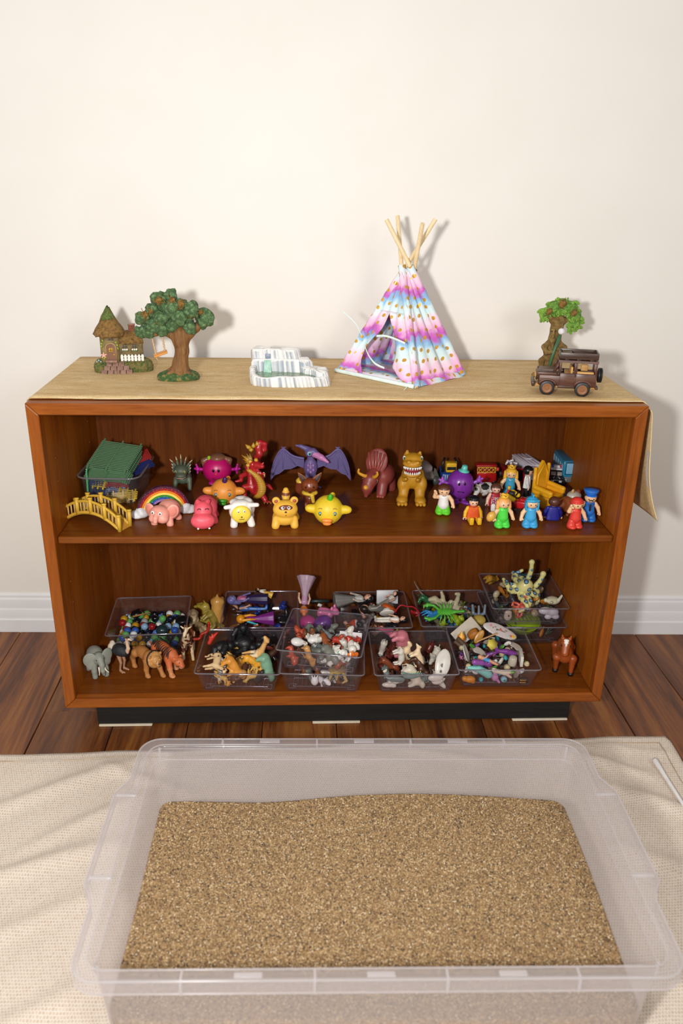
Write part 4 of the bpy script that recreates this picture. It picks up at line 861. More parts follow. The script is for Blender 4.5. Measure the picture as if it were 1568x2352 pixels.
# ------------------------------------------------------------------ yellow bridge
t = Toy('toy_bridge', 'yellow arched bamboo style toy bridge at the left of the shelf', 'toy bridge', 225, 1201, ZS, -27)
def bz(x): return 2.7*(1-(x/7.2)**2)
deck = loft([[(x, -1.6, bz(x)+.1), (x, 1.6, bz(x)+.1), (x, 1.6, bz(x)-.25+.25*(abs(x) > 7)), (x, -1.6, bz(x)-.25+.25*(abs(x) > 7))] for x in np.linspace(-7.2, 7.2, 17)]); deck[0][:, 2] = np.maximum(deck[0][:, 2], .02)
t.p('deck', deck, 'b98a34', smooth=False)
M_BAM = plastic('d6ac3c', .45); M_BAM2 = plastic('c8a660', .6)
for sy in (-1.7, 1.7):
    for off, r in ((.25, .34), (2.75, .3)):
        t.p('rail', tube([(x, sy, max(.34, bz(x)+off)) for x in np.linspace(-7.2, 7.2, 17)], r, 8), M_BAM)
    for x in (-7.1, -3.6, 0, 3.6, 7.1):
        po = t.p('post', cyl(.42, 3.6, 10, 'z', (x, sy, bz(x)+1.8)), M_BAM); t.p('post_cap', cyl(.52, .35, 10, 'z', (x, sy, bz(x)+3.5)), M_BAM, po)
    for x in np.arange(-6.2, 6.5, .9):
        if min(abs(x-q) for q in (-7.1, -3.6, 0, 3.6, 7.1)) > .5: t.p('baluster', cyl(.17, 2.3, 7, 'z', (x, sy, bz(x)+1.5)), M_BAM2)
# ------------------------------------------------------------------ rainbow
t = Toy('rainbow_ornament', 'glitter rainbow ornament with white clouds at both ends', 'ornament', 376, 1183, ZS, 16)
def glit(c_):
    k = NT('glitter'); vo = k.n('ShaderNodeTexVoronoi', {'Vector': k.coord(), 'Scale': 1400}); L = np.array(lin(c_))
    wn = k.n('ShaderNodeTexWhiteNoise'); k.t.links.new(vo.outputs['Color'], wn.inputs[0]); k.set(k.p, 'Base Color', k.ramp((wn, 0), [(0, tuple(L*.7)), (.6, tuple(L)), (.97, tuple(np.minimum(1, L*1.5+.03))), (1, (.7, .7, .7))])); k.p.inputs['Roughness'].default_value = .3; k.p.inputs['Metallic'].default_value = .2; return k.m
for i, c_ in enumerate(('5a2340', 'a82426', 'ee8a22', 'f4e26a', '3c9a34', '2a62b4', 'b283c8')):
    ro_, ri_ = 5.75-.44*i, 5.75-.44*(i+1)
    rings = [[(ro_*math.cos(a_), -.55, ro_*math.sin(a_)*1.08+.6), (ro_*math.cos(a_), .55, ro_*math.sin(a_)*1.08+.6), (ri_*math.cos(a_), .55, ri_*math.sin(a_)*1.08+.6), (ri_*math.cos(a_), -.55, ri_*math.sin(a_)*1.08+.6)] for a_ in np.linspace(0, PI, 33)]
    o = t.p('band', loft(rings), glit(c_) if i not in (2, 3) else plastic(c_, .4), angle=40)
for sx in (-1, 1):
    t.p('cloud', sd([e((sx*4.5, -.3, 1.0), (1.4, 1.1, 1.0)), e((sx*5.9, 0, .9), (1.2, 1.0, .9)), e((sx*4.9, -.2, 1.7), (1.0, .9, .8)), e((sx*3.6, .2, .8), (.9, .8, .8)), e((sx*6.6, .3, .7), (.7, .7, .7)), e((sx*5.6, -.5, .5), (1.2, .8, .5))], ['dfe0e4'], .18, 34), VC)
# ------------------------------------------------------------------ squeaky rubber animals
t = Toy('rubber_elephant', 'pale pink rubber elephant with big ears in front of the rainbow', 'toy elephant', 376, 1203, ZS, -8, .9)
t.p('body', sd([e((.9, 2.0, 2.9), (2.7, 3.0, 2.5)), e((-.5, -1.0, 3.0), (2.4, 2.1, 2.0)), e((-1.3, -2.0, 2.1), (1.5, 1.2, 1.1)), e((.5, -2.0, 2.1), (1.4, 1.2, 1.1)), ch([(-.6, -2.8, 3.4), (-.7, -3.5, 2.8), (-.7, -3.8, 2.0)], [.6, .55, .5]),
    c((-2.0, -.6, .4), (-1.6, -.2, 1.6), .85), c((1.8, -.8, .4), (1.6, -.4, 1.6), .85), c((2.6, 3.4, .4), (2.0, 3, 1.6), .85), c((-.8, 3.6, .4), (-.5, 3, 1.6), .8), c((1.2, 5.0, 3.3), (1.4, 5.6, 2.6), .25)], ['f0a493'], .35, 56, [((-.5, -3.4, 1.3), (.6, .8, .45), 'd8453e')]), VC)
for sx, x in ((-1, -2.9), (1, 2.5)):
    er = t.p('ear', mv(ball(1.45, .35, 1.8, n=16, m=10), (x, -.4, 3.5), (0, sx*18, sx*20)), plastic('f0a493', .45)); t.p('inner_ear', mv(ball(1.0, .25, 1.3, n=14, m=8), (x+.05*sx, -.62, 3.5), (0, sx*18, sx*20)), plastic('e88f80', .45), er)
eye(t, (-1.5, -2.85, 3.9), .42, '1c1c1c'); eye(t, (.3, -2.95, 3.75), .42, '1c1c1c')
t = Toy('rubber_hippo', 'coral pink rubber hippo with two tiny teeth', 'toy hippo', 468, 1206, ZS, 6)
t.p('body', sd([e((.5, 2.6, 3.0), (2.5, 3.4, 2.6)), e((0, -.6, 3.6), (1.9, 1.8, 2.1)), e((-.1, -2.2, 1.9), (2.5, 1.7, 1.75)), e((-1.2, -3.0, 2.6), (.6, .5, .5)), e((1.0, -3.0, 2.6), (.6, .5, .5)), e((-1.0, -.2, 5.5), .5), e((1.1, -.2, 5.5), .5), c((2.2, 1.0, .4), (1.9, 1.2, 1.6), .85), c((-1.6, 1.0, .4), (-1.4, 1.2, 1.6), .85), c((2.4, 4.8, .4), (2, 4.4, 1.6), .85), e((2.6, 5, 3.2), (.5, .6, .6))], ['ef5d6c'], .3, 54), VC)
for sx in (-.75, .85): t.p('eye', tube(arc(sx, 4.25, .38, 20, 160, -2.25), .1, 6), plastic('4a1c28', .4))
for sx in (-1.1, 1.2): t.p('tooth', rbox(.4, .3, .35, .1, (sx, -3.55, .72)), plastic('f6f2ea', .3))
for sx in (-1, 1.05): t.p('inner_ear', ball(.28, .2, .3, (sx, -.62, 5.55), 8, 6), plastic('e04a5c', .45))
t = Toy('rubber_sheep', 'white rubber sheep with a round yellow face', 'toy sheep', 556, 1204, ZS, 8)
t.p('body', sd([e((.3, 2.2, 3.0), (2.7, 3.2, 2.4)), e((-.3, -.6, 3.3), (2.4, 1.8, 2.2)), e((-.2, -.6, 5.0), (1.9, 1.3, .8)), e((-1.4, .4, 5.0), (1.1, 1.1, .7)), e((1.2, .4, 5.1), (1.1, 1.1, .7)), e((0, 1.6, 5.2), (1.4, 1.2, .6)), c((-1.8, -1.2, .4), (-1.6, -.9, 1.6), .8), c((1.9, -1.2, .4), (1.6, -.9, 1.6), .8), c((2.1, 3.8, .4), (2, 3.4, 1.6), .8), c((-1.4, 3.8, .4), (-1.4, 3.4, 1.6), .8), ch([(-1.9, -1.0, 4.6), (-3.4, -1.2, 4.5)], [.55, .45]), ch([(1.6, -1.0, 4.7), (3.2, -1.1, 4.7)], [.55, .45])], ['efece6'], .22, 54), VC)
fc_ = t.p('face', ball(2.05, .75, 1.95, (-.25, -1.95, 3.1), 22, 14), plastic('f3d84e', .35))
eye(t, (-.85, -2.6, 3.95), .27, '222222', fc_); eye(t, (.4, -2.6, 3.95), .27, '222222', fc_)
t.p('nose', ball(.2, .15, .14, (-.2, -2.72, 2.75), 8, 6), plastic('4a3420', .4), fc_); t.p('mouth', tube(arc(-.45, 2.42, .25, 200, 340, -2.72)+arc(.05, 2.42, .25, 200, 340, -2.72), .05, 5), plastic('5a3a20', .4), fc_)
def fishtoy(name, label, u, v, body, beak, fin, rz, s):
    t = Toy(name, label, 'toy fish', u, v, ZS, rz, s)
    t.p('body', sd([e((0, .3, 3.15), (3.15, 3.1, 3.15)), ch([(-2.4, .2, 3.2), (-3.7, -.1, 3.5), (-4.2, -.2, 3.6)], [1.0, .85, .75]), ch([(2.4, .2, 3.2), (3.7, -.1, 3.4), (4.3, -.2, 3.4)], [1.0, .85, .75]), ch([(0.3, 2.6, 4), (.8, 3.8, 5.2)], [.9, .6])], [body], .45, 50), VC)
    bk = t.p('beak', cat(mv(ball(1.15, .55, .5, n=16, m=8), (-.1, -2.75, 1.9), (-18, 0, 0)), mv(ball(.95, .6, .48, n=16, m=8), (-.1, -2.7, 1.25), (12, 0, 0))), plastic(beak, .3))
    t.p('mouth_line', tube([(-.9, -3.15, 1.6), (-.1, -3.38, 1.58), (.7, -3.15, 1.6)], .07, 5), plastic(beak, .6), bk)
    for sx in (-1.6, 1.5):
        ey = t.p('eye', ball(.36, .2, .46, (sx, -2.42, 3.3), 12, 8), plastic('3f78b4', .2)); t.p('iris', ball(.26, .2, .34, (sx+.02, -2.52, 3.22), 10, 7), plastic('9cc06a', .2), ey); t.p('pupil', ball(.15, .16, .2, (sx+.03, -2.64, 3.15), 8, 6), plastic('161616', .2), ey)
        t.p('eyebrow', tube(arc(sx, 4.1, .42, 30, 150, -2.38), .05, 5), plastic('6b4a1e', .5))
    t.p('dorsal_fin', mv(ball(.62, .7, 1.35, n=14, m=10), (.35, -.7, 6.0), (22, 10, 0)), plastic(fin, .35))
    return t
fishtoy('rubber_fish', 'orange rubber fish with green lips and purple fin', 515, 1158, 'ef9a3e', '3f9c28', '4b2560', 0, .95)
fishtoy('rubber_fish', 'yellow rubber fish with orange lips and green fin', 753, 1203, 'e9c82e', 'f0903a', '44b022', -4, 1.0)
t = Toy('rubber_raccoon', 'butter yellow rubber raccoon with brown eye mask looking upward', 'toy raccoon', 655, 1207, ZS, 4)
t.p('body', sd([e((0, -.8, 4.1), (2.6, 2.0, 2.0)), e((.2, 1.6, 2.7), (2.5, 2.8, 2.3)), e((-.1, -.6, 2.0), (2.2, 1.7, 1.6)), c((-2.1, -1.2, .5), (-1.9, -.8, 1.8), .85), c((1.9, -1.2, .5), (1.8, -.8, 1.8), .85), c((2.5, 3.2, .5), (2.0, 2.8, 1.8), .75), c((-1.9, 3.4, .5), (-1.6, 3, 1.8), .75), e((-1.9, -.4, 5.9), (.85, .5, .85)), e((1.9, -.4, 5.9), (.85, .5, .85)), ch([(0.3, 3.8, 4.0), (.4, 4.6, 5.4), (.4, 4.4, 6.4)], [.8, .9, .6])], ['efb843'], .25, 54, [((.4, 4.4, 5.6), (1.6, 1.6, .35), '7a3a1c')]), VC)
for sx in (-1.9, 1.9): t.p('inner_ear', ball(.42, .2, .42, (sx, -.88, 5.9), 10, 7), plastic('a85a3a', .45))
mk = t.p('eye_mask', ball(1.45, .4, .62, (0, -2.42, 5.0), 18, 9), plastic('7c3a1e', .45)); eye(t, (-.6, -2.72, 5.1), .36, '161616', mk, look=(.2, .35)); eye(t, (.65, -2.72, 5.1), .36, '161616', mk, look=(-.1, .35))
t.p('nose', ball(.26, .2, .18, (0, -2.86, 4.22), 8, 6), plastic('3a2410', .3)); t.p('mouth', ball(.13, .1, .1, (0, -2.8, 3.45), 8, 6), plastic('7a4a1c', .4))
# ------------------------------------------------------------------ brown fox toy (plain)
t = Toy('plastic_fox', 'glossy brown plastic fox with pointed ears and yellow scarf', 'toy fox', 711, 1164, ZS, 0)
t.p('body', sd([e((0, .4, 2.0), (1.4, 1.8, 1.6)), c((-.9, -.9, .4), (-.8, -.5, 1.6), .5), c((.9, -.9, .4), (.8, -.5, 1.6), .5), c((-.9, 1.4, .4), (-.8, 1.2, 1.6), .5), c((.9, 1.4, .4), (.8, 1.2, 1.6), .5)], ['7a3a20'], .3, 34), VCG)
hd = t.p('head', sd([e((0, -.5, 5.3), (1.85, 1.6, 1.75)), ch([(0, -1.8, 4.8), (0, -2.6, 4.6)], [.75, .4])], ['84401f'], .3, 34), VCG)
for sx in (-1, 1):
    er = t.p('ear', mv(lathe([(.9, 0), (.75, 1.2), (.4, 2.6), (.06, 3.6)], 12), (sx*1.1, -.2, 6.2), (0, sx*36, 0), (1, .45, .72)), plastic('9c5a34', .4), hd); t.p('inner_ear', mv(lathe([(.6, .2), (.5, 1.2), (.25, 2.4), (.05, 3.1)], 10), (sx*1.1, -.42, 6.2), (0, sx*36, 0), (1, .3, .72)), plastic('4a3a34', .5), er)
    t.p('eye', ball(.2, .14, .24, (sx*.85, -1.95, 5.4), 8, 6), plastic('1a1210', .2), hd)
t.p('nose', ball(.22, .18, .16, (0, -2.95, 4.75), 8, 6), plastic('2a1a14', .2), hd)
t.p('scarf', sd([e((0, -.4, 3.6), (1.8, 1.5, .7)), ch([(.5, -1.7, 3.4), (.8, -1.9, 2.0)], [.5, .4])], ['e2bd3a'], .3, 30, None, False), VCG)
t.p('tail', sd([ch([(-1.0, 1.8, 2.0), (-2.2, 2.2, 3.4), (-2.0, 2.2, 5.2), (-1.6, 2.2, 6.2)], [.6, 1.1, 1.1, .5])], ['7a3a20'], .2, 30, [((-1.8, 2.2, 6.4), (2, 2, 1.4), 'e2bd3a')], False), VCG)
# ------------------------------------------------------------------ pterodactyl
t = Toy('toy_pterodactyl', 'purple plastic pterodactyl with spread wings and pink beak', 'toy dinosaur', 713, 1116, ZS, 0, 1.03)
PP = '6d5f93'
t.p('body', sd([e((0, 0, 4.6), (1.6, 1.4, 2.4)), c((0, -.2, 6.4), (0, -.3, 7.6), .8, .8), c((-.8, -.2, 2.6), (-1.0, -1.0, .4), .5, .45), c((.8, -.2, 2.6), (1.2, -1.0, .4), .5, .45), c((1.2, -1.0, .35), (2.2, -2.0, .35), .4, .25), c((-1.0, -1.0, .35), (-1.6, -2.0, .35), .4, .25), ch([(0, .9, 2.8), (0, 2, .9), (0, 2.4, .4)], [.6, .4, .3])], [PP], .3, 44), VC)
hd = t.p('head', sd([e((-.1, -.6, 8.4), (1.25, 1.1, 1.15)), ch([(-.6, -.3, 9.0), (-2.2, -.1, 9.7), (-3.4, 0, 9.9)], [.75, .45, .22]), ch([(.6, -.8, 8.6), (1.8, -1.4, 8.1)], [.95, .5])], [PP], .25, 40, None, False), VC)
t.p('beak', sd([ch([(.9, -1.0, 8.2), (2.4, -1.8, 7.6), (3.9, -2.5, 6.7)], [.85, .7, .3])], ['cf86bd'], .2, 26, None, False), VCG, hd)
ey = t.p('eye', ball(.48, .28, .5, (-.3, -1.62, 8.4), 12, 8), plastic('cfe6ea', .15), hd); t.p('iris', ball(.33, .2, .36, (-.25, -1.78, 8.4), 10, 7), plastic('2e7a7c', .15), ey); t.p('pupil', ball(.17, .16, .2, (-.24, -1.9, 8.4), 8, 6), plastic('101214', .15), ey)
for x, z in ((0, 5.9), (-.6, 5.4), (.6, 5.4), (0, 4.9), (-.62, 4.3), (.62, 4.3), (0, 3.8)): t.p('belly_scale', mv(ball(.36, .16, .38, n=6, m=6), (x, -1.36+.12*abs(x)+.06*(z-4.8)**2, z)), plastic('9a70aa', .45))
for sx in (-1, 1):
    W = [(1.5, 6.6), (3.4, 7.0), (4.6, 7.6), (6.2, 8.9), (7.4, 8.0), (8.6, 5.4), (9.2, 2.6), (9.3, 1.2), (8.3, 2.5), (7.2, 2.9), (6.0, 3.9), (4.6, 4.0), (3.0, 4.8), (1.5, 4.2)]
    wg = t.p('wing', extr([(sx*x, z) for x, z in (W if sx > 0 else W[::-1])][::-1], .28, 'xz', (0, .5, 0)), plastic('64588a', .45), smooth=False)
    t.p('wing_bone', tube(spline([(sx*x, .3, z) for x, z in W[:8]], 26), [.32-.009*i for i in range(27)], 7), plastic(PP, .45), wg)
    for q in (W[8], W[10], W[12]): t.p('wing_strut', tube([(sx*6.2, .32, 8.7), (sx*(q[0]+.4), .32, q[1]+.1)], [.16, .09], 6), plastic(PP, .45), wg)
    t.p('wing_claw', cat(*[tube([(sx*6.2, .4, 8.9), (sx*(6.2+d_), .3, 9.5)], [.2, .08], 6) for d_ in (-.5, 0, .5)]), plastic(PP, .45), wg)
# ------------------------------------------------------------------ dragons
t = Toy('dragon_head_toy', 'grey green crouching dragon with spiky horned head', 'toy dragon', 420, 1124, ZS, -6)
t.p('body', sd([e((0, -.6, 5.0), (1.7, 1.7, 1.3)), e((.2, -1.9, 4.2), (1.3, 1.3, .8)), e((0, 1.4, 2.6), (1.8, 2.4, 1.6)), c((1.8, -.6, .4), (1.6, .4, 2.6), .5, .6), c((-1.8, -.4, .4), (-1.6, .4, 2.6), .5, .6), c((0, -.2, 4.4), (0, 1, 3), 1.2, 1.3), ch([(0, 3.5, 2.4), (-1, 4.8, 1.2), (-2, 5.2, .5)], [.9, .5, .25])], ['56614f', '7a8068'], .3, 46, [((.2, -2.0, 3.4), (1.3, 2.0, .5), 'b9b394')]), vcol(.5, .25, 300))
M_HORN = plastic('cfc39a', .5)
for (x, z, dx, dz) in ((-1.2, 6.0, -1.5, 1.5), (1.2, 6.0, 1.5, 1.5), (-.7, 6.2, -.5, 2.0), (.7, 6.2, .6, 2.0), (0, 6.3, 0, 2.5), (-1.7, 5.0, -.6, .6), (1.7, 5.0, .6, .6), (-1.7, 4.5, -.5, .2), (1.7, 4.5, .5, .2), (-1.6, 5.5, -.7, .9), (1.6, 5.5, .7, .9)):
    t.p('horn', tube([(x, -.2, z-.3), (x+dx*.6, -.2, z+dz*.6)], [.34, .2], 8), plastic('5c6656', .5)); t.p('horn_tip', tube([(x+dx*.55, -.2, z+dz*.55), (x+dx, -.2, z+dz)], [.215, .04], 8), M_HORN)
for sx in (-.95, 1.1): ey = t.p('eye', ball(.3, .25, .36, (sx, -1.95, 5.05), 10, 7), plastic('b9b25c', .2)); t.p('pupil', ball(.09, .1, .3, (sx, -2.18, 5.05), 6, 6), plastic('14140e', .2), ey)
t.p('mouth', tube([(-1.1, -2.2, 3.9), (-.4, -3.0, 3.75), (.2, -3.2, 3.9), (.8, -3.0, 3.75), (1.5, -2.2, 3.95)], .1, 6), plastic('c08a80', .5))
t = Toy('chinese_dragon_toy', 'red and gold serpentine dragon figure standing on clawed feet', 'toy dragon', 592, 1146, ZS, 0, 1.05)
RD, GD = 'b3262a', 'b8892e'
def d2(x, y): return ((x-860)/13.07/9.3, (1640-y)/13.07/9.0)
def D3(x, y, yy): q = d2(x, y); return (q[0], yy, q[1]+.0)
t.p('body', sd([ch([D3(760, 640, -1.6), D3(800, 820, -1.2), D3(900, 1020, -1.2), D3(950, 1250, -1.2), D3(890, 1430, -1.0), D3(760, 1380, -.2), D3(690, 1200, .3), D3(680, 980, .6), D3(620, 820, 1.0), D3(600, 960, 2)], [.75, 1.0, 1.1, 1.2, 1.1, .9, .8, .7, .7, .6], 0), ch([D3(700, 1300, 0), D3(520, 1290, -.6), D3(520, 1600, -1.4), D3(560, 1680, -1.6)], [.85, .6, .45, .4], 0), ch([D3(920, 1420, -.4), D3(1050, 1580, -1.4), D3(1110, 1700, -2.0), D3(1120, 1760, -2.4)], [.85, .6, .45, .35], 0), ch([D3(640, 980, 1.5), D3(420, 1090, 1.8), D3(420, 1200, 1.6), D3(260, 1230, 1.4)], [.7, .5, .4, .3], 0), ch([D3(1000, 1300, 1.2), D3(1150, 1350, 1.4), D3(1230, 1420, 1.2)], [.6, .45, .3], 0), ch([D3(620, 960, 2.0), D3(720, 820, 2.4), D3(840, 620, 2.2), D3(920, 470, 1.4)], [.6, .75, .8, .75]), ch([D3(920, 470, 1.4), D3(890, 320, 1.6), D3(930, 190, 1.8), D3(1060, 230, 2.0), D3(1060, 380, 2.0), D3(950, 480, 2)], [.75, .75, .65, .55, .45, .4], 0)], [RD], .25, 62, None, False), vcol(.3, .2, 350))
belly = [D3(700, 800, -1.9), D3(840, 900, -2.2), D3(950, 1060, -2.3), D3(990, 1240, -2.3), D3(950, 1400, -2.0), D3(860, 1510, -1.6)]
bp = spline(belly, 17)
for i, q in enumerate(bp): t.p('belly_plate', mv(ball(.95, .5, .42, n=12, m=6), tuple(q), (0, 20-i*1.5, 0)), plastic('c0912f', .3))
hd = t.p('head', sd([e(D3(860, 650, -1.6), (1.1, 1.0, .9)), ch([D3(880, 640, -2.0), D3(1010, 640, -2.8)], [.8, .5]), ch([D3(850, 760, -1.8), D3(960, 840, -2.5), D3(1070, 830, -2.9)], [.4, .35, .25]), ch([D3(1000, 590, -2.7), D3(1050, 540, -2.8)], [.3, .12])], [RD], .2, 40, None, False), vcol(.3))
t.p('chin_beard', tube([D3(1060, 830, -2.9), D3(1070, 930, -2.9)], [.3, .06], 7), plastic(GD, .3), hd)
for x in (900, 950, 1050): t.p('tooth', tube([D3(x, 790, -2.9), D3(x+8, 830, -3.0)], [.14, .03], 6), plastic('f2efe6', .3), hd)
for i, (x, y) in enumerate(((470, 420), (560, 440), (500, 530), (600, 380), (540, 610), (680, 380))): t.p('mane_spike', tube([D3(740, 620, -1.2), D3((x+740)/2, (y+600)/2, -1.0), D3(x, y, -.7)], [.42, .3, .04], 7), plastic('a5813f' if i % 2 else 'c0902c', .3), hd)
for x, y in ((640, 660), (700, 560), (850, 520)): t.p('mane_curl', lump(.45, x), plastic('d0a03a', .25), hd).location = tuple(np.array(D3(x, y, -1.6))*t.s)
for a_, b_ in (((700, 320), (560, 220)), ((770, 300), (770, 170)), ((740, 330), (640, 380)), ((880, 240), (860, 130))): t.p('tail_flame', tube([D3(*a_, 1.4), D3((a_[0]+b_[0])/2, (a_[1]+b_[1])/2+20, 1.3), D3(*b_, 1.3)], [.4, .5, .05], 7), plastic('c59a36', .25))
for x, y, yy in ((680, 1750, -1.9), (490, 1740, -1.7), (1050, 1900, -2.9), (1220, 1910, -2.9), (1130, 1860, -3.0)):
    q = np.array(D3(x, y, yy)); q[2] = .12; b0 = np.array(D3(540 if x < 800 else 1120, 1690 if x < 800 else 1770, yy+.5)); b0[2] = max(b0[2], .3)
    t.p('toe', tube([b0, q+(0, .2, .15)], [.3, .2], 7), plastic(RD, .3)); t.p('claw', tube([q+(0, .2, .15), q+(0, -.35, 0)], [.17, .04], 6), plastic('d5b458', .25))
# ------------------------------------------------------------------ triceratops and T rex
t = Toy('toy_triceratops', 'brick red toy triceratops with mustard horns', 'toy dinosaur', 858, 1138, ZS, -18, 1.0)
t.p('body', sd([e((1.6, 3.0, 4.4), (2.6, 3.6, 2.6)), ch([(0, 0, 5.4), (-.6, -1.6, 4.4), (-1.0, -2.8, 2.7), (-1.1, -3.2, 1.0)], [1.7, 1.7, 1.3, .5]), e((.3, .6, 8.2), (2.6, .5, 3.2), 0, (-16, 10, 0)), c((1.8, -.2, .7), (1.9, .8, 3.4), 1.2, 1.3), c((-1.6, 0, .7), (-1.0, .8, 3.4), 1.1, 1.2), c((3.2, 4.6, .7), (2.8, 4.4, 3.4), 1.1, 1.3), c((0, 5.0, .7), (.4, 4.6, 3.4), 1.1, 1.3), ch([(2, 6, 4.2), (2.8, 8, 3.0), (3.0, 9, 1.6)], [1.4, .8, .3])], ['8a3e38'], .35, 62), vcol(.4))
for sx, (x1, z1) in ((-1, (-2.9, 7.4)), (1, (1.3, 7.2))): t.p('brow_horn', tube(spline([(-.5+sx*.55, -1.9, 5.3), (-.5+sx*1.2, -2.7, 5.6), (x1+sx*.1, -3.2, 6.4), (x1, -3.3, z1)], 10), [.55-.035*i for i in range(11)], 10), plastic('d79a2a', .35))
t.p('nose_horn', ball(.6, .7, .6, (-1.1, -3.7, 3.2), 12, 8), plastic('dd9f2c', .35))
for i, (x0, x1) in enumerate(((.2, .3), (-1.2, -1.6), (1.5, 2.1), (-.4, -.6), (.9, 1.2))): t.p('frill_ridge', tube([(x0*.4, -.7, 5.6), (x0, -.1, 7.6), (x1, .2+.2*abs(x1), 10.9-.35*abs(x1))], [.35, .33, .3], 8), plastic('97483f', .35))
for sx in (-1, 1): ey = t.p('eye', ball(.32, .3, .5, (-.6+sx*1.55, -1.9, 4.4), 10, 7), plastic('d8b070', .2)); t.p('pupil', ball(.18, .3, .3, (-.6+sx*1.62, -2.08, 4.4), 8, 6), plastic('12100e', .2), ey)
for x in (1.2, 1.8, 2.4): t.p('toe', ball(.4, .4, .35, (x, -1.2, .35), 8, 6), plastic('97483f', .35))
t = Toy('toy_tyrannosaurus', 'mustard toy tyrannosaurus with open toothy jaws', 'toy dinosaur', 942, 1150, ZS, -4, 1.02)
TY = 'bf8a22'
t.p('body', sd([e((.3, .7, 5.6), (2.6, 2.3, 2.9)), e((.5, 2.4, 4.6), (2.0, 2.4, 2.0)), e((-1.9, .3, 3.9), (1.2, 1.6, 1.9)), e((2.3, .2, 3.9), (1.3, 1.6, 2.0)), ch([(.2, .2, 7.6), (0, -.4, 9.4)], [1.9, 2.0]), c((-1.8, -1.0, 1.1), (-1.4, .4, 3.8), 1.05, 1.2), c((2.0, -1.2, 1.1), (2.0, .4, 3.8), 1.05, 1.3), e((-2.0, -1.8, .85), (1.3, 1.7, .95)), e((2.1, -2.0, .85), (1.3, 1.7, .95)), ch([(.6, 3.6, 4.2), (1.2, 6, 2.0), (1.4, 7.6, .7)], [1.6, .9, .4]), ch([(-1.5, -.6, 6.2), (-1.7, -1.6, 5.6), (-1.4, -2.3, 6.0)], [.55, .45, .4]), ch([(1.6, -.8, 6.2), (1.4, -1.8, 5.6), (1.2, -2.4, 5.9)], [.55, .45, .4])], [TY], .35, 62), VC)
hd = t.p('head', sd([e((0, -1.2, 10.4), (2.3, 1.9, 1.4)), e((-.2, -2.6, 9.8), (2.1, 1.5, .95)), ch([(-1.4, -.8, 11.2), (-1.3, -1.0, 12.0)], [.6, .35]), ch([(1.4, -.8, 11.0), (1.5, -1.0, 11.8)], [.6, .35]), e((-1.0, -3.7, 10.4), (.5, .4, .4)), e((.9, -3.7, 10.3), (.5, .4, .4))], [TY], .3, 44, None, False), VC)
jw = t.p('jaw', sd([e((-.1, -2.2, 7.2), (1.9, 1.6, .65)), e((0, -1.0, 8.0), (1.9, .8, 1.2))], [TY], .3, 34, None, False), VC, hd)
t.p('mouth_cavity', sd([e((-.1, -2.4, 8.3), (1.7, 1.15, .95))], ['8e2230'], .1, 24, None, False), VC, hd)
for a_ in np.linspace(205, 335, 9):
    x, y = -.1+2.0*math.cos(math.radians(a_)), -2.4+1.55*math.sin(math.radians(a_))
    t.p('upper_tooth', tube([(x, y, 9.2), (x, y-.03, 8.6)], [.27, .08], 7), plastic('f2f0ea', .25), hd); t.p('lower_tooth', tube([(x*.9, y*.94, 7.5), (x*.9, y*.94, 8.05)], [.24, .06], 7), plastic('f2f0ea', .25), jw)
for sx in (-1.95, 1.85): ey = t.p('eye', ball(.34, .4, .5, (sx, -1.9, 10.8), 10, 7), plastic('e8ecea', .2), hd); t.p('pupil', ball(.2, .2, .32, (sx, -2.25, 10.8), 8, 6), plastic('1e5a48', .2), ey)
for x0 in (-2.0, 2.1):
    for d_ in (-.75, 0, .75): t.p('toe', mv(ball(.46, .9, .5, n=10, m=7), (x0+d_, -3.3, .5)), plastic(TY, .4))
# ------------------------------------------------------------------ ball figures
t = Toy('ball_figure', 'magenta ball toy with brown cap and little hands', 'toy figure', 500, 1108, ZS, 0, 1.0)
t.p('body', ball(3.55, 3.4, 3.5, (0, 0, 3.5), 28, 18), plastic('c9166c', .35))
cp_ = t.p('cap', sd([e((.2, -.3, 6.5), (1.9, 2.0, .9)), ch([(-1.9, -.3, 6.2), (-3.0, -.4, 5.6), (-3.2, -.5, 4.3)], [.6, .7, .3]), ch([(2.1, -.3, 6.2), (3.0, -.4, 5.8), (3.2, -.5, 4.9)], [.6, .7, .3])], ['8a6048'], .3, 36, None, False), VCG)
t.p('bobble', rbox(.8, .7, 1.2, .3, (-1.7, -1.0, 6.5)), plastic('8fc41e', .3), cp_)
for sx in (-1, 1):
    t.p('hand', sd([ch([(sx*3.3, 0, 3.3), (sx*4.4, -.2, 3.5)], [.4, .35]), e((sx*4.6, -.2, 3.5), .55), ch([(sx*4.6, -.2, 3.5), (sx*4.9, -.2, 4.6)], [.3, .26]), ch([(sx*4.6, -.2, 3.5), (sx*5.4, -.2, 3.6)], [.3, .26]), ch([(sx*4.6, -.2, 3.5), (sx*4.7, -.2, 2.5)], [.3, .26])], ['c8229a'], .15, 28, None, False), VCG)
    t.p('foot', ball(.9, 1.2, .4, (sx*1.2, -1.4, .4), 12, 7), plastic('c8229a', .35))
for sx in (-.55, .65): t.p('eye', ball(.3, .14, .42, (sx, -3.3, 4.1), 10, 7), plastic('17131a', .25))
t.p('mouth', tube(arc(0, 2.7, .9, 205, 335, -3.36), .09, 5), plastic('1d1016', .4)); t.p('nose', ball(.26, .2, .26, (0, -3.42, 3.3), 8, 6), plastic('d6553c', .4))
t = Toy('ball_figure', 'purple egg shaped toy wearing a small turquoise hat', 'toy figure', 1053, 1153, ZS, 4, 1.0)
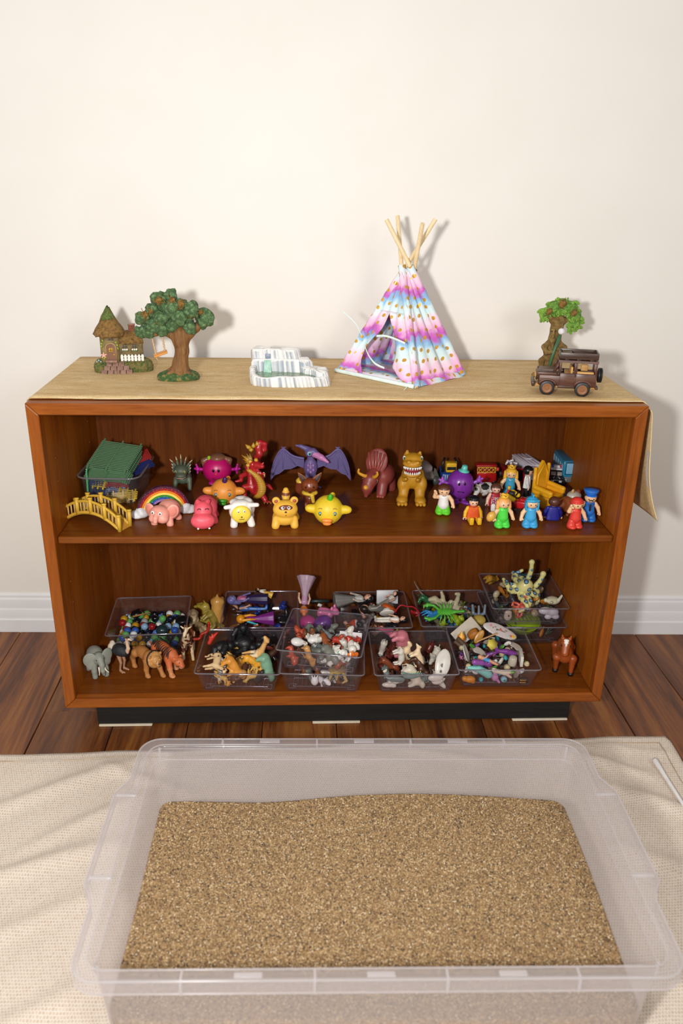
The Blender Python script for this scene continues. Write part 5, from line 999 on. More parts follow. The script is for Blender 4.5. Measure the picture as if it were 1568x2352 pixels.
t.p('body', sd([e((0, 0, 4.4), (3.1, 2.9, 3.5)), c((-.6, -.4, 1.4), (-.8, -1.0, .5), .45, .45), c((.8, -.4, 1.4), (1.0, -1.0, .5), .45, .45), e((-1.3, -1.6, .45), (1.4, .7, .45), 0, (0, 0, 30)), e((1.2, -1.8, .45), (1.3, .7, .45), 0, (0, 0, -40))], ['7b2f9a'], .3, 52), VCG)
ht = t.p('hat', lathe([(1.25, 0), (1.28, .15), (.8, .35), (.75, .5), (.62, 1.3), (.4, 1.5), (.1, 1.35)], 20), plastic('5fc4b8', .35)); ht.location = tuple(np.array([.5, -.5, 7.7])*t.s); ht.rotation_euler = (.1, .12, 0)
t.p('hat_band', cyl(.76, .28, 18, 'z', (0, 0, .55)), plastic('4aa89e', .35), ht)
for sx in (-1, 1): t.p('hand', sd([ch([(sx*2.8, -.2, 4.6), (sx*3.9, -.4, 5.2)], [.4, .38]), e((sx*4.2, -.4, 5.4), .6), ch([(sx*4.2, -.4, 5.4), (sx*4.3, -.4, 6.3)], [.3, .26]), ch([(sx*4.2, -.4, 5.4), (sx*5.0, -.4, 5.8)], [.3, .26]), ch([(sx*4.2, -.4, 5.4), (sx*4.9, -.4, 4.7)], [.3, .26])], ['9a55bc'], .15, 28, None, False), VCG)
for sx in (-.95, .35): t.p('eye', ball(.26, .14, .4, (sx, -2.75, 5.4), 10, 7), plastic('1c141f', .25))
t.p('mouth', tube([(-1.2, -2.72, 3.6), (-.4, -2.92, 3.55), (.3, -2.9, 3.4)], .1, 5), plastic('1c141f', .4))
# ------------------------------------------------------------------ little people
SK = 'eec094'
def face(t, hd, z, y, r=.13, dx=.5, smile=True):
    for sx in (-dx, dx): t.p('eye', ball(r, r*.7, r*1.2, (sx, y, z), 8, 6), plastic('1c1512', .25), hd)
    if smile: t.p('mouth', tube(arc(0, z-.45, .42, 215, 325, y+.03), .045, 5), plastic('5a2a1c', .4), hd)
def round_person(label, u, v, rz, bodyc, legc, hair, haircol, arms=((-20, 0), (20, 0)), skirt=False, skin=SK, s=1.0, sleeve=None, up=()):
    t = Toy('toy_person', label, 'toy person', u, v, ZS, rz, s, None)
    t.p('legs', sd([c((-.75, 0, .75), (-.65, 0, 1.7), .95, .8), c((.75, 0, .75), (.65, 0, 1.7), .95, .8), e((-.75, -.35, .55), (.9, 1.1, .55)), e((.75, -.35, .55), (.9, 1.1, .55))] if not skirt else [c((0, 0, .9), (0, 0, 2.0), 1.35, 1.1), c((0, 0, .5), (0, 0, 1), 1.5, 1.4)], [legc], .2, 30), VCG)
    t.p('torso', sd([c((0, 0, 2.4), (0, 0, 3.9), 1.25, 1.0), e((0, 0, 4.2), (1.25, .85, .7))], [bodyc], .2, 26, None, False), VCG)
    hd = t.p('head', ball(1.28, 1.22, 1.22, (0, -.05, 5.65), 18, 12), plastic(skin, .4)); face(t, hd, 5.55, -1.22)
    for i, sx in enumerate((-1, 1)):
        if sx in up: pts = [(sx*1.15, 0, 4.1), (sx*2.0, -.5, 4.3), (sx*1.9, -.9, 5.5)]
        else: pts = [(sx*1.15, 0, 4.2), (sx*1.8, -.15, 3.4), (sx*2.1, -.5, 2.4)]
        ar = t.p('arm', sd([ch(pts, [.48, .45, .36])], [sleeve or skin], .1, 20, None, False), VCG)
        q = np.array(pts[-1]); t.p('hand', sd([ch([q, q+(sx*.15, -.25, -.35 if sx not in up else .35)], [.38, .3]), ch([q, q+(-sx*.25, -.45, -.2)], [.25, .2])], [skin], .1, 18, None, False), VCG, ar)
    if hair: hair(t, hd, haircol)
    return t
def hair_cap(t, hd, c_):
    v, f = ball(1.42, 1.38, 1.36, (0, .08, 5.75), 20, 14); keep = [(q) for q in f if not (v[list(q)].mean(0)[1] < -.35 and v[list(q)].mean(0)[2] < 6.15) and v[list(q)].mean(0)[2] > 5.0]
    t.p('hair', (v, keep), plastic(c_, .35), hd)
def hair_long(t, hd, c_):
    hair_cap(t, hd, c_)
    for sx in (-1, 1): t.p('hair_lock', sd([ch([(sx*1.2, .1, 5.9), (sx*1.35, -.1, 4.6)], [.45, .42])], [c_], .1, 16, None, False), VCG, hd)
def crown(t, hd, c_='e8b62e'):
    n = 20; v = []; 
    for j in range(3):
        for i in range(n): a_ = 2*PI*i/n; r_ = .85+.12*j/2; z = 6.75+(.35*j if j < 2 else .45+.35*abs(math.sin(2.5*a_+.8))); v.append((r_*math.cos(a_), r_*math.sin(a_), z))
    f = [(j*n+i, j*n+(i+1) % n, (j+1)*n+(i+1) % n, (j+1)*n+i) for j in range(2) for i in range(n)]
    o = t.p('crown', (np.array(v), f), plastic(c_, .3), hd); m_ = o.modifiers.new('thick', 'SOLIDIFY'); m_.thickness = .0012
def princess(t, hd, c_): hair_long(t, hd, c_); crown(t, hd)
def helmet(t, hd, c_):
    hair_cap(t, hd, c_)
    for sx in (-1, 1): t.p('cheek_guard', rbox(.4, 1.3, 1.9, .18, (sx*1.3, -.1, 5.0)), plastic(c_, .3), hd)
    t.p('visor', sd([ch([(-1.2, -.75, 6.35), (0, -1.2, 6.45), (1.2, -.75, 6.35)], [.3, .38, .3])], [c_], .1, 18, None, False), VCG, hd); t.p('crest', rbox(.35, 1.6, .9, .17, (0, 0, 7.3)), plastic(c_, .3), hd)
round_person('small toy boy with brown hair, white shirt and green trousers waving', 1016, 1181, -6, 'eceae6', '63cf2c', hair_cap, '5b3322', up=(-1,))
t = round_person('small toy princess in green with peach hair and gold crown', 1151, 1211, 8, '4fd848', '4fd848', princess, 'e8a458')
t.p('basket', sd([e((-2.9, -.8, 3.0), (.9, .8, 1.2), 0, (0, 25, 0))], ['dba94a'], .1, 22, None, False), VCG)
round_person('small toy knight in sky blue with a blue helmet', 1215, 1211, 0, '3fa4da', '3fa4da', helmet, '38a0cf')
def red_helmet(t, hd, c_): hair_cap(t, hd, c_); t.p('visor', ball(1.48, 1.42, .5, (0, .02, 6.1), 18, 8), plastic(c_, .25), hd)
round_person('small toy person in red with a red helmet raising one hand', 1317, 1213, 14, 'dd4034', 'dd4034', red_helmet, 'd63a30', up=(-1,))
t = round_person('small toy princess in a blue dress with yellow hair and crown', 1168, 1139, -8, '3f9ec4', '3f9ec4', princess, 'edb636', skirt=True)
def pcap(t, hd, c_):
    t.p('hair', ball(1.34, 1.3, 1.0, (0, .2, 5.95), 16, 10), plastic('2a2220', .5), hd)
    t.p('cap', lathe([(1.15, 6.3), (1.3, 6.6), (1.65, 7.3), (1.6, 7.45), (.2, 7.55)], 20), plastic(c_, .3), hd); t.p('peak', mv(ball(1.2, .7, .14, n=16, m=6), (0, -1.0, 6.35), (12, 0, 0)), plastic(c_, .3), hd); t.p('moustache', tube(arc(0, 4.85, .5, 40, 140, -1.22), .13, 6), plastic('1c1512', .5), hd)
t = round_person('small toy policeman in blue uniform with cap and moustache', 1348, 1197, -10, '2670c4', '2670c4', pcap, '2a70cc')
t.p('lapel', cat(extr([(-.7, 4.5), (0, 3.0), (-.15, 4.5)], .1, 'xz', (0, -1.06, 0)), extr([(.7, 4.5), (.15, 4.5), (0, 3.0)], .1, 'xz', (0, -1.06, 0))), plastic('1c4f98', .35), smooth=False); t.p('tie', extr([(-.16, 4.4), (.16, 4.4), (.25, 3.0), (0, 2.6), (-.25, 3.0)], .12, 'xz', (0, -1.12, 0)), plastic('15181c', .4), smooth=False)
def click_person(label, u, v, rz, shirt, arms, legs, hairc, sit=False, skin='efbd9c', hat=None, legs_hidden=False, s=1.0, back=False):
    t = Toy('toy_person', label, 'toy person', u, v, ZS, rz, s)
    zb = 0 if sit else 2.6
    if sit:
        for sx in (-1, 1): lg = t.p('leg', rbox(.95, 3.0, 1.0, .35, (sx*.85, -1.6, .52)), plastic(legs, .3)); t.p('boot', rbox(1.0, .7, 1.75, .33, (sx*.85, -3.0, .9)), plastic(arms if legs == shirt else legs, .3), lg)
        t.p('hips', rbox(2.6, 1.5, .9, .3, (0, -.1, .5)), plastic(legs, .3)); zb = .5
    else:
        for sx in (-1, 1): lg = t.p('leg', rbox(1.15, 1.2, 2.8, .3, (sx*.65, 0, 1.4)), plastic(legs, .3)); t.p('boot', rbox(1.15, 1.8, .7, .28, (sx*.65, -.35, .36)), plastic(legs, .3), lg)
    t.p('torso', loft([[(x*w_, y*d_, zb+z) for x, y in ((-1, -.8), (-.8, -1), (.8, -1), (1, -.8), (1, .8), (.8, 1), (-.8, 1), (-1, .8))] for z, w_, d_ in ((0, 1.45, .85), (.5, 1.4, .85), (2.2, 1.1, .75), (2.7, .95, .65), (2.9, .5, .4))]), plastic(shirt, .3), angle=40)
    for sx in (-1, 1):
        pts = [(sx*1.15, 0, zb+2.4), (sx*1.65, -.1, zb+1.4), (sx*1.8, -.4, zb+.5)]; ar = t.p('arm', sd([ch(pts, [.42, .42, .38])], [arms], .08, 20, None, False), VCG)
        q = np.array(pts[-1])+(0, -.1, -.45); t.p('hand', tube([q+(.32*math.cos(a_), -.32*math.sin(a_)*.3, .32*math.sin(a_)) for a_ in np.linspace(-.9, 4.0, 10)], .17, 6), plastic(skin, .4), ar)
    hz = zb+3.75; hd = t.p('head', ball(1.02, 1.0, 1.02, (0, -.02, hz), 18, 12), plastic(skin, .4)); face(t, hd, hz-.05, -1.0, .13, .4)
    v, f = ball(1.24, 1.22, 1.12, (0, .1, hz+.22), 20, 14); keep = [q for q in f if not (v[list(q)].mean(0)[1] < -.3 and v[list(q)].mean(0)[2] < hz+.42) and v[list(q)].mean(0)[2] > hz-.65]
    t.p('hair', (v, keep), plastic(hairc, .3), hd)
    if hat: t.p('hat_ring', lathe([(1.15, hz+.75), (1.28, hz+.85), (1.2, hz+1.15), (.2, hz+1.2)], 20), plastic(hat, .3), hd)
    return t, zb, hd
t, zb, hd = click_person('seated toy person in orange waistcoat with yellow sleeves and legs', 1084, 1194, 2, 'dd5a2a', 'e6b020', 'e6b020', '16161a', True, hat='16161a')
t.p('collar', cat(extr([(-1.1, zb+2.8), (0, zb+1.6), (0, zb+2.8)], .18, 'xz', (0, -.74, 0)), extr([(1.1, zb+2.8), (0, zb+2.8), (0, zb+1.6)], .18, 'xz', (0, -.74, 0))), plastic('e8682e', .35), smooth=False)
t, zb, hd = click_person('seated toy basketball player in a striped number 21 vest', 1135, 1163, -4, 'b01f30', 'eab9a2', 'b01f30', '5e3a2a', True, 'eab9a2')
for i in range(5): t.p('vest_stripe', extr([(-.92+i*.42, zb+.2), (-.76+i*.42, zb+.2), (-.72+i*.36, zb+2.1), (-.84+i*.36, zb+2.1)], .06, 'xz', (0, -.86, 0)), plastic('ece8e6', .4), smooth=False)
for sx in (-1, 1): t.p('shoe', rbox(1.05, .75, 1.8, .33, (sx*.85, -3.12, .92)), plastic('e8e6e2', .35)); t.p('vest_edge', tube([(sx*.95, -.72, zb+2.5), (sx*.7, -.86, zb+1.6)], .1, 5), plastic('23306a', .4))
fnt = [[(-.62, .3), (-.1, .3), (-.1, 0), (-.62, -.35), (-.62, -.6), (-.05, -.6)], [(.15, .15), (.32, .3), (.32, -.6)]]
t.p('vest_number', cat(*[tube([(x, -.93, zb+.95+z) for x, z in q], .075, 5) for q in fnt]), plastic('25408c', .4)); t.p('vest_star', extr([(.2*(1 if i % 2 == 0 else .45)*math.sin(i*PI/5), zb+1.75+.24*(1 if i % 2 == 0 else .45)*math.cos(i*PI/5)) for i in range(10)], .06, 'xz', (0, -.9, 0)), plastic('f2f0ee', .4), smooth=False)
click_person('toy person with black hair and white jacket standing left of the yellow throne', 1207, 1141, 70, 'e9e9e6', 'e9e9e6', '1a1a1c', '17171a')
click_person('toy person in navy suit with brown hair seen from behind', 1267, 1195, 172, '25278a', '25278a', '25278a', '5a3428', True)
# ------------------------------------------------------------------ throne
t = Toy('toy_throne', 'large golden yellow plastic toy throne with pointed back', 'toy throne', 1255, 1160, ZS, 40, 1.0)
TC = 'e3a41c'
t.p('seat_base', rbox(5.2, 5.0, 3.0, .2, (0, 0, 1.5)), plastic(TC, .35), angle=40)
bk = t.p('backrest', extr([(-2.3, 2.8), (2.3, 2.8), (2.3, 7.6), (0, 10.2), (-2.3, 7.6)], .7, 'xz', (0, 2.3, 0)), plastic(TC, .35), smooth=False)
t.p('back_moulding', tube([(-1.8, 1.9, 3.4), (-1.8, 1.9, 7.2), (0, 1.9, 9.3), (1.8, 1.9, 7.2), (1.8, 1.9, 3.4)], .17, 6), plastic('eeb02a', .35), bk)
for sx in (-1, 1):
    t.p('back_post', cyl(.42, 6.0, 12, 'z', (sx*2.55, 2.3, 5.6)), plastic(TC, .35)); t.p('post_cap', ball(.46, c=(sx*2.55, 2.3, 8.7), n=10, m=7), plastic(TC, .35))
    t.p('armrest', sd([ch([(sx*2.5, 2.0, 4.4), (sx*2.5, -2.2, 4.0)], [.6, .6]), ch([(sx*2.5, 2.0, 3.3), (sx*2.5, -2.2, 3.3)], [.55, .55])], [TC], .2, 26, None, False), VCG)
# ------------------------------------------------------------------ vehicles at the back
def vwheel(t, x, y, r, w_, hub='c8c8cc'):
    m_ = lathe([(r*.9, -w_/2), (r, -w_*.3), (r, w_*.3), (r*.9, w_/2)], 18, 'x'); o = t.p('wheel', (m_[0]+(x, y, r), m_[1]), plastic('1a1a1c', .5), angle=40)
    t.p('hub', cyl(r*.5, w_*1.1, 14, 'x', (x, y, r)), plastic(hub, .35), o)
t = Toy('toy_bus', 'teal toy bus with light blue windows in the back corner', 'toy bus', 1306, 1110, ZS, -2, 1.0)
t.p('body', rbox(4.6, 11.0, 3.9, .35, (0, 4.0, 4.0)), plastic('2a8ab0', .3), angle=40); t.p('chassis', rbox(4.3, 10.6, 1.5, .25, (0, 4.0, 1.4)), plastic('6e7074', .5), angle=40); t.p('roof', rbox(4.4, 10.6, .5, .2, (0, 4.1, 5.95)), plastic('2c6f90', .4))
t.p('windscreen', rbox(3.3, .2, 2.7, .1, (.1, -1.5, 4.3)), plastic('8cc4e4', .2)); t.p('windscreen_frame', rbox(3.7, .15, 3.1, .1, (.1, -1.46, 4.3)), plastic('14466a', .3)); t.p('headlamp', cyl(.36, .3, 12, 'y', (.7, -1.35, 1.5)), plastic('e6e6ea', .15)); t.p('headlamp', cyl(.3, .3, 12, 'y', (-1.4, -1.3, 1.3)), plastic('cfcfd4', .2))
for i in range(5): t.p('side_window', rbox(.15, 1.6, 1.6, .06, (-2.28, -.2+i*2.0, 4.4)), plastic('8fc0dc', .2))
for y in (.2, 7.6):
    for sx in (-1, 1): vwheel(t, sx*2.0, y, .75, .7)
t = Toy('police_car', 'black and white toy police car with red and blue roof lights', 'toy car', 1275, 1116, ZS, -14, 1.0)
t.p('body', rbox(3.9, 8.6, 1.5, .45, (0, 3, 1.5)), plastic('1b1c1f', .25)); t.p('cabin', loft([[(-1.7, y0, 2.1), (1.7, y0, 2.1), (1.35, y1, 3.6), (-1.35, y1, 3.6)] for y0, y1 in ((.6, 1.6), (6.4, 5.2))]), plastic('26282c', .2), smooth=False); t.p('roof', rbox(3.0, 3.8, .35, .15, (0, 3.4, 3.7)), plastic('e6e4ea', .3))
lb = t.p('light_bar', rbox(3.0, .8, .6, .2, (0, 2.8, 4.15)), plastic('e6e4ea', .3))
for sx, c_ in ((-1, '2a4aa0'), (1, 'b02030')): t.p('beacon', rbox(.8, .9, .75, .2, (sx*1.0, 2.8, 4.25)), plastic(c_, .2), lb)
for sx in (-1, 1): t.p('windscreen', mv(rbox(1.1, .12, .9, .05), (sx*.75, .95, 2.85), (-34, 0, 0)), plastic('9a8f88', .2)); t.p('bonnet_stripe', mv(rbox(.2, 1.6, .1, .03), (sx*.6, -.2, 2.27), (0, 0, sx*12)), plastic('c9c9cc', .3)); t.p('headlamp', rbox(.7, .2, .5, .08, (sx*.9, -1.3, 1.6)), plastic('c4c4c8', .2))
for y in (.3, 5.6):
    for sx in (-1, 1): vwheel(t, sx*1.8, y, .75, .6)
t = Toy('white_van', 'white boxy toy van with a ribbed roof', 'toy van', 1222, 1110, ZS, 12, 1.0)
t.p('body', rbox(4.3, 9.0, 3.6, .3, (0, 3.6, 2.9)), plastic('d6d2de', .3), angle=40); rfp = t.p('roof', rbox(4.4, 9.0, .4, .18, (0, 3.6, 4.85)), plastic('dcd8e4', .3))
for x in (-1.5, -.5, .5, 1.5): t.p('roof_rib', rbox(.25, 8.2, .2, .08, (x, 3.7, 5.1)), plastic('c8c4d2', .3), rfp)
t.p('roof_hatch', rbox(1.5, 1.5, .2, .08, (.2, 4.0, 5.2)), plastic('e2dfe8', .3), rfp); t.p('windscreen', rbox(3.4, .2, 1.3, .08, (0, -.9, 3.6)), plastic('8f8d98', .2)); t.p('grille', rbox(3.0, .2, .7, .08, (0, -.9, 2.0)), plastic('a8a6b0', .3)); t.p('side_stripe', rbox(.1, 6.0, 1.2, .04, (-2.16, 4.0, 3.4)), plastic('aeaab8', .3))
for y in (.6, 6.6):
    for sx in (-1, 1): vwheel(t, sx*1.9, y, .8, .7)
t = Toy('red_truck', 'dark red toy truck with chrome engine lying behind the yellow-haired princess', 'toy truck', 1181, 1110, ZS, 8, 1.0)
t.p('body', rbox(4.2, 6.8, 2.4, .3, (0, 2.6, 1.9)), plastic('8a1020', .25), angle=40); t.p('tailgate_frame', cat(*[rbox(a_, .4, b_, .1, (x, -1.0, z)) for x, z, a_, b_ in ((0, 4.0, 3.6, .45), (0, .7, 3.6, .45), (-1.7, 2.4, .45, 3.4), (1.7, 2.4, .45, 3.4))]), plastic('a51428', .25)); t.p('tailgate', rbox(3.0, .3, 3.0, .08, (0, -.85, 2.4)), plastic('1a1214', .4))
for i, (x, y, z) in enumerate(((-.8, 1.0, 4.0), (.6, 1.2, 4.2), (-.4, 2.4, 4.5), (.8, 2.6, 4.6), (.1, 3.6, 4.9), (-1.0, 3.4, 4.6))): t.p('engine_pipe', mv(cyl(.3, 1.3, 10, 'x'), (x, y, z-.3), (0, 30*(i % 3), 40*i)), plastic('d8d4da', .12))
t.p('engine_block', rbox(2.6, 3.6, 1.6, .3, (0, 2.3, 3.4)), plastic('6e1622', .25))
for y in (.4, 4.6): vwheel(t, -2.1, y, 1.05, .8, '2a2a2c'); vwheel(t, 2.1, y, 1.05, .8, '2a2a2c')
t = Toy('fire_engine', 'red toy fire engine with a yellow ladder on top', 'toy truck', 1114, 1113, ZS, 0, 1.0)
t.p('body', rbox(5.0, 3.4, 3.2, .4, (0, 1.2, 1.7)), plastic('b51a1c', .2), angle=40); t.p('roof', rbox(5.2, 2.6, .8, .35, (0, 1.2, 4.7)), plastic('9c1618', .3)); ld = t.p('ladder', cat(rbox(4.6, .2, .18, .05, (-.1, -.5, 4.6)), rbox(4.6, .2, .18, .05, (-.1, -.5, 3.3)), rbox(.18, .2, 1.4, .05, (-2.3, -.5, 3.95)), rbox(.18, .2, 1.4, .05, (2.1, -.5, 3.95)), *[mv(rbox(1.7, .16, .15, .04), (-1.6+i*1.05, -.5, 3.95), (0, s_*50, 0)) for i in range(4) for s_ in (-1, 1)]), plastic('d8a83a', .35))
t.p('cab_panel', rbox(5.1, 2.4, 1.0, .3, (0, 1.0, 3.7)), plastic('7e1214', .3)); t.p('side_lamp', cyl(.5, .6, 12, 'x', (2.7, .2, 3.9)), plastic('d8453e', .3)); t.p('front_knob', ball(.3, c=(.1, -.6, 3.0), n=8, m=6), plastic('c81e20', .25))
for sx in (-1, 1): vwheel(t, sx*2.0, .0, .7, .6)
t = Toy('yellow_tow_truck', 'blue and yellow toy tow truck behind the purple toy', 'toy truck', 1031, 1109, ZS, 0, 1.0)
t.p('body', rbox(3.9, 6.5, 2.0, .3, (0, 2.4, 1.5)), plastic('2456a4', .3), angle=40); t.p('cabin', rbox(2.6, 2.4, 2.4, .3, (.2, .4, 4.1)), plastic('dfb020', .3)); t.p('windscreen', rbox(2.2, .2, .8, .08, (.2, -.85, 4.0)), plastic('22262c', .2)); t.p('grille', cat(*[rbox(.22, .2, 1.5, .08, (-1.2+i*.5, -.9, 1.6)) for i in range(4)]), plastic('c4c8d0', .2))
for sx in (-1, 1): t.p('side_arm', tube([(sx*1.7, .6, 2.6), (sx*1.7, .9, 5.0), (sx*1.2, 1.5, 6.0)], .3, 7), plastic('15171a', .35)); vwheel(t, sx*1.9, .4, .8, .6); vwheel(t, sx*1.9, 4.4, .8, .6)
t = Toy('silver_car', 'silver and grey toy car behind the mustard dinosaur', 'toy car', 986, 1108, ZS, 20, 1.0)
t.p('body', sd([e((-.4, 1.8, 1.8), (2.2, 4.0, 1.3)), e((-.5, 2.4, 3.2), (1.6, 2.4, 1.8))], ['8d8580'], .4, 34), VCG); t.p('window', sd([e((-.4, .9, 3.5), (1.3, 1.6, 1.1))], ['b7b0b4'], .2, 22, None, False), VCG)
for sx in (-1, 1): vwheel(t, sx*1.6-.4, -.6, .75, .6); vwheel(t, sx*1.6-.4, 4, .75, .6)
t = Toy('grey_rocket_cone', 'dark grey finned plastic cone between the silver car and the tow truck', 'toy part', 1003, 1112, ZS, 0, 1.0)
t.p('cone', mv(lathe([(.2, 0), (.8, .3), (1.25, 1.4), (1.3, 2.2), (.9, 2.4)], 16), (1.1, 0, 1.0), (0, -90, 0)), plastic('4d4f4c', .4)); t.p('fin', extr([(-1.0, 1.6), (.4, 1.9), (-.5, 4.0), (-.9, 4.2)], .3, 'xz'), plastic('565850', .4), smooth=False)
t = Toy('toy_cow', 'white and black toy cow lying behind the basketball player', 'toy cow', 1108, 1136, ZS, 10, 1.0)
t.p('body', sd([e((.8, .4, 1.5), (2.6, 1.4, 1.4)), e((-1.7, -.4, 1.5), (1.0, .9, .9)), c((-1.9, -.9, 1.1), (-2.4, -1.3, .7), .6, .5), c((-1.5, .2, 2.2), (-1.8, .4, 3.0), .35, .15), c((2, -1.0, .8), (3.2, -1.4, .5), .5, .4), c((.4, -1.0, .8), (-.4, -1.4, .5), .5, .4)], ['dcd8d2'], .25, 36, [((.2, -.6, 2.2), (1.0, 1.0, .8), '1a1816'), ((2.6, .2, 2.2), (.8, 1.2, .7), '1a1816'), ((-2.3, -1.2, 2.0), (.45, .6, .5), '1a1816')]), VC)
t = Toy('toy_tractor', 'red toy tractor with yellow mudguards and black wheels', 'toy tractor', 1186, 1178, ZS, 58, 1.0)
t.p('body', rbox(2.0, 6.0, 1.7, .35, (0, 0, 2.3)), plastic('c41c24', .25), angle=40); t.p('bonnet', rbox(1.8, 2.8, 1.4, .4, (0, -1.8, 3.2)), plastic('b5161e', .25)); t.p('seat', rbox(1.4, 1.3, 1.6, .3, (0, 1.6, 4.0)), plastic('2e3236', .5)); t.p('roll_bar', tube(arc(0, 4.0, 1.1, 0, 180, 2.3), .22, 7), plastic('cf3a2e', .3)); t.p('beacon', cyl(.32, .9, 10, 'z', (0, 2.3, 5.5)), plastic('e0a81e', .3)); t.p('steering_wheel', tube([(.6*math.cos(a_), .3-.2*math.sin(a_), 4.6+.5*math.sin(a_)) for a_ in np.linspace(0, 2*PI, 14)], .1, 5), plastic('1a1a1c', .4))
for sx in (-1, 1):
    t.p('mudguard', sd([ch([(sx*1.6, .6, 3.6), (sx*1.6, 1.8, 4.1), (sx*1.6, 3.0, 3.4)], [.55, .55, .5])], ['e4c020'], .1, 22, None, False), VCG); vwheel(t, sx*1.7, 1.9, 1.55, 1.0, 'e0b020'); vwheel(t, sx*1.5, -2.4, 1.15, .8, 'e0b020')
t = Toy('toy_horse', 'brown toy horse with grey saddle lying between the throne and the policeman', 'toy horse', 1303, 1176, ZS, 20, 1.0)
t.p('body', sd([e((0, 0, 1.9), (2.8, 1.7, 1.9)), ch([(-2.2, -.4, 2.2), (-3.2, -.8, 1.6)], [1.1, .7]), ch([(1.4, 0, 3.2), (2.2, 0, 4.6)], [.8, .6]), c((1.2, -1.6, .6), (2.6, -2.2, .4), .5, .4), c((-1.0, -1.6, .6), (-1.8, -2.2, .4), .5, .4)], ['8a4a28'], .35, 36), VCG); t.p('saddle', sd([e((1.4, .2, 3.6), (1.7, 1.5, 1.2))], ['b9b4a8'], .1, 20, None, False), VCG); t.p('ear', ball(.45, .3, .6, (.6, -.2, 4.9), 8, 6), plastic('c9a070', .4))
# ================================================================== lower shelf
ZL = ZF
M_TRAY = clear_plastic('tray_plastic', (.945, .93, .95), .075, .05, .03, (.8, .77, .82)); M_TRIM = clear_plastic('tray_rim_plastic', (.74, .71, .77), .25, .06, .25, (.85, .83, .9))
TS, TR, TZH = .180, .188, .054
def tray_body():
    def R(w, z, r): return [tuple(np.array(q)*.01) for q in rr(w*100, w*100, r*100, z*100, 4)]
    return loft([R(.158, 0, .008), R(.162, .0015, .010), R(.182, TZH-.001, .009), R(.1885, TZH-.0006, .007), R(.1885, TZH+.001, .007), R(.181, TZH+.0008, .008), R(.1795, TZH-.002, .008), R(.1595, .0025, .009), R(.156, .0018, .007)])
tray_me = mesh('tray_body', tray_body(), M_TRAY); tray_me.set_sharp_from_angle(angle=math.radians(40))
_rim = [np.array(q)*.01 for q in rr(18.9, 18.9, .8, TZH*100+.02, 4)]
rim_me = mesh('tray_rim', tube(_rim+[_rim[0]], .0016, 6, False), M_TRIM)
rib_me = mesh('base_rib', cat(*[box(.0012, .13, .0012, (-.065+i*.01, 0, .0028)) for i in range(14)], *[box(.13, .0012, .0012, (0, -.065+i*.0325, .0028)) for i in range(5)]), M_TRIM, False)
foot_me = mesh('foot_ring', tube([np.array([math.cos(a_)*.011, math.sin(a_)*.011, 0]) for a_ in np.linspace(0, 2*PI, 5)+PI/4], .0009, 5, False), M_TRIM)
def tray(x, y, z, rz, label):
    o = empty('clear_tray', (x, y, z), math.radians(rz), label, 'tray', 'clear plastic trays on the bottom shelf')
    obj('tray_body', tray_me, None, o); obj('tray_rim', rim_me, None, o); obj('base_rib', rib_me, None, o)
    for sx in (-1, 1):
        for sy in (-1, 1): obj('foot_ring', foot_me, None, o, loc=(sx*.066, sy*.066, .0034))
    return o
TRS = {'marble': (-.457, .274, ZL, 3), 'dolls': (-.184, .302, ZL, 0), 'grey': (.097, .296, ZL, 0), 'rept': (.308, .301, ZL, 0), 'seaL': (.480, .292, ZL, 0), 'seaU': (.478, .286, ZL+TZH+.0022, -.8),
       'safari': (-.218, .103, ZL, -2.5), 'midL': (-.030, .098, ZL, -3.6), 'midU': (-.026, .092, ZL+TZH+.0022, -11), 'farm': (.176, .092, ZL, 0), 'fairy': (.366, .108, ZL, -1)}
TLB = {'marble': 'clear tray full of glass marbles', 'dolls': 'clear tray holding dolls, at the back beside the orange-haired doll', 'grey': 'clear tray holding grey uniformed figures, back row', 'rept': 'clear tray with green scorpion and beige monster, back row', 'seaL': 'lower clear tray of the back right stack, under the octopus tray', 'seaU': 'upper clear tray of the back right stack, holding the spotted octopus',
       'safari': 'clear tray with black gorillas and safari animals, front row', 'midL': 'lower clear tray of the front centre stack', 'midU': 'upper skewed clear tray of the front centre stack', 'farm': 'clear tray with pink pig and white farm animals, front row', 'fairy': 'clear tray heaped with fairy trinkets, front row right'}
for k_, (x, y, z, rz) in TRS.items(): tray(x, y, z+.0003, rz, TLB[k_])
TPH = {'marble': 'in the marble tray', 'dolls': 'in the doll tray', 'grey': 'in the grey figure tray', 'rept': 'in the scorpion tray', 'seaL': 'in the lower back right tray', 'seaU': 'in the octopus tray', 'safari': 'in the safari tray', 'midL': 'in the lower centre tray', 'midU': 'in the upper centre tray', 'farm': 'in the farm tray', 'fairy': 'in the fairy tray'}
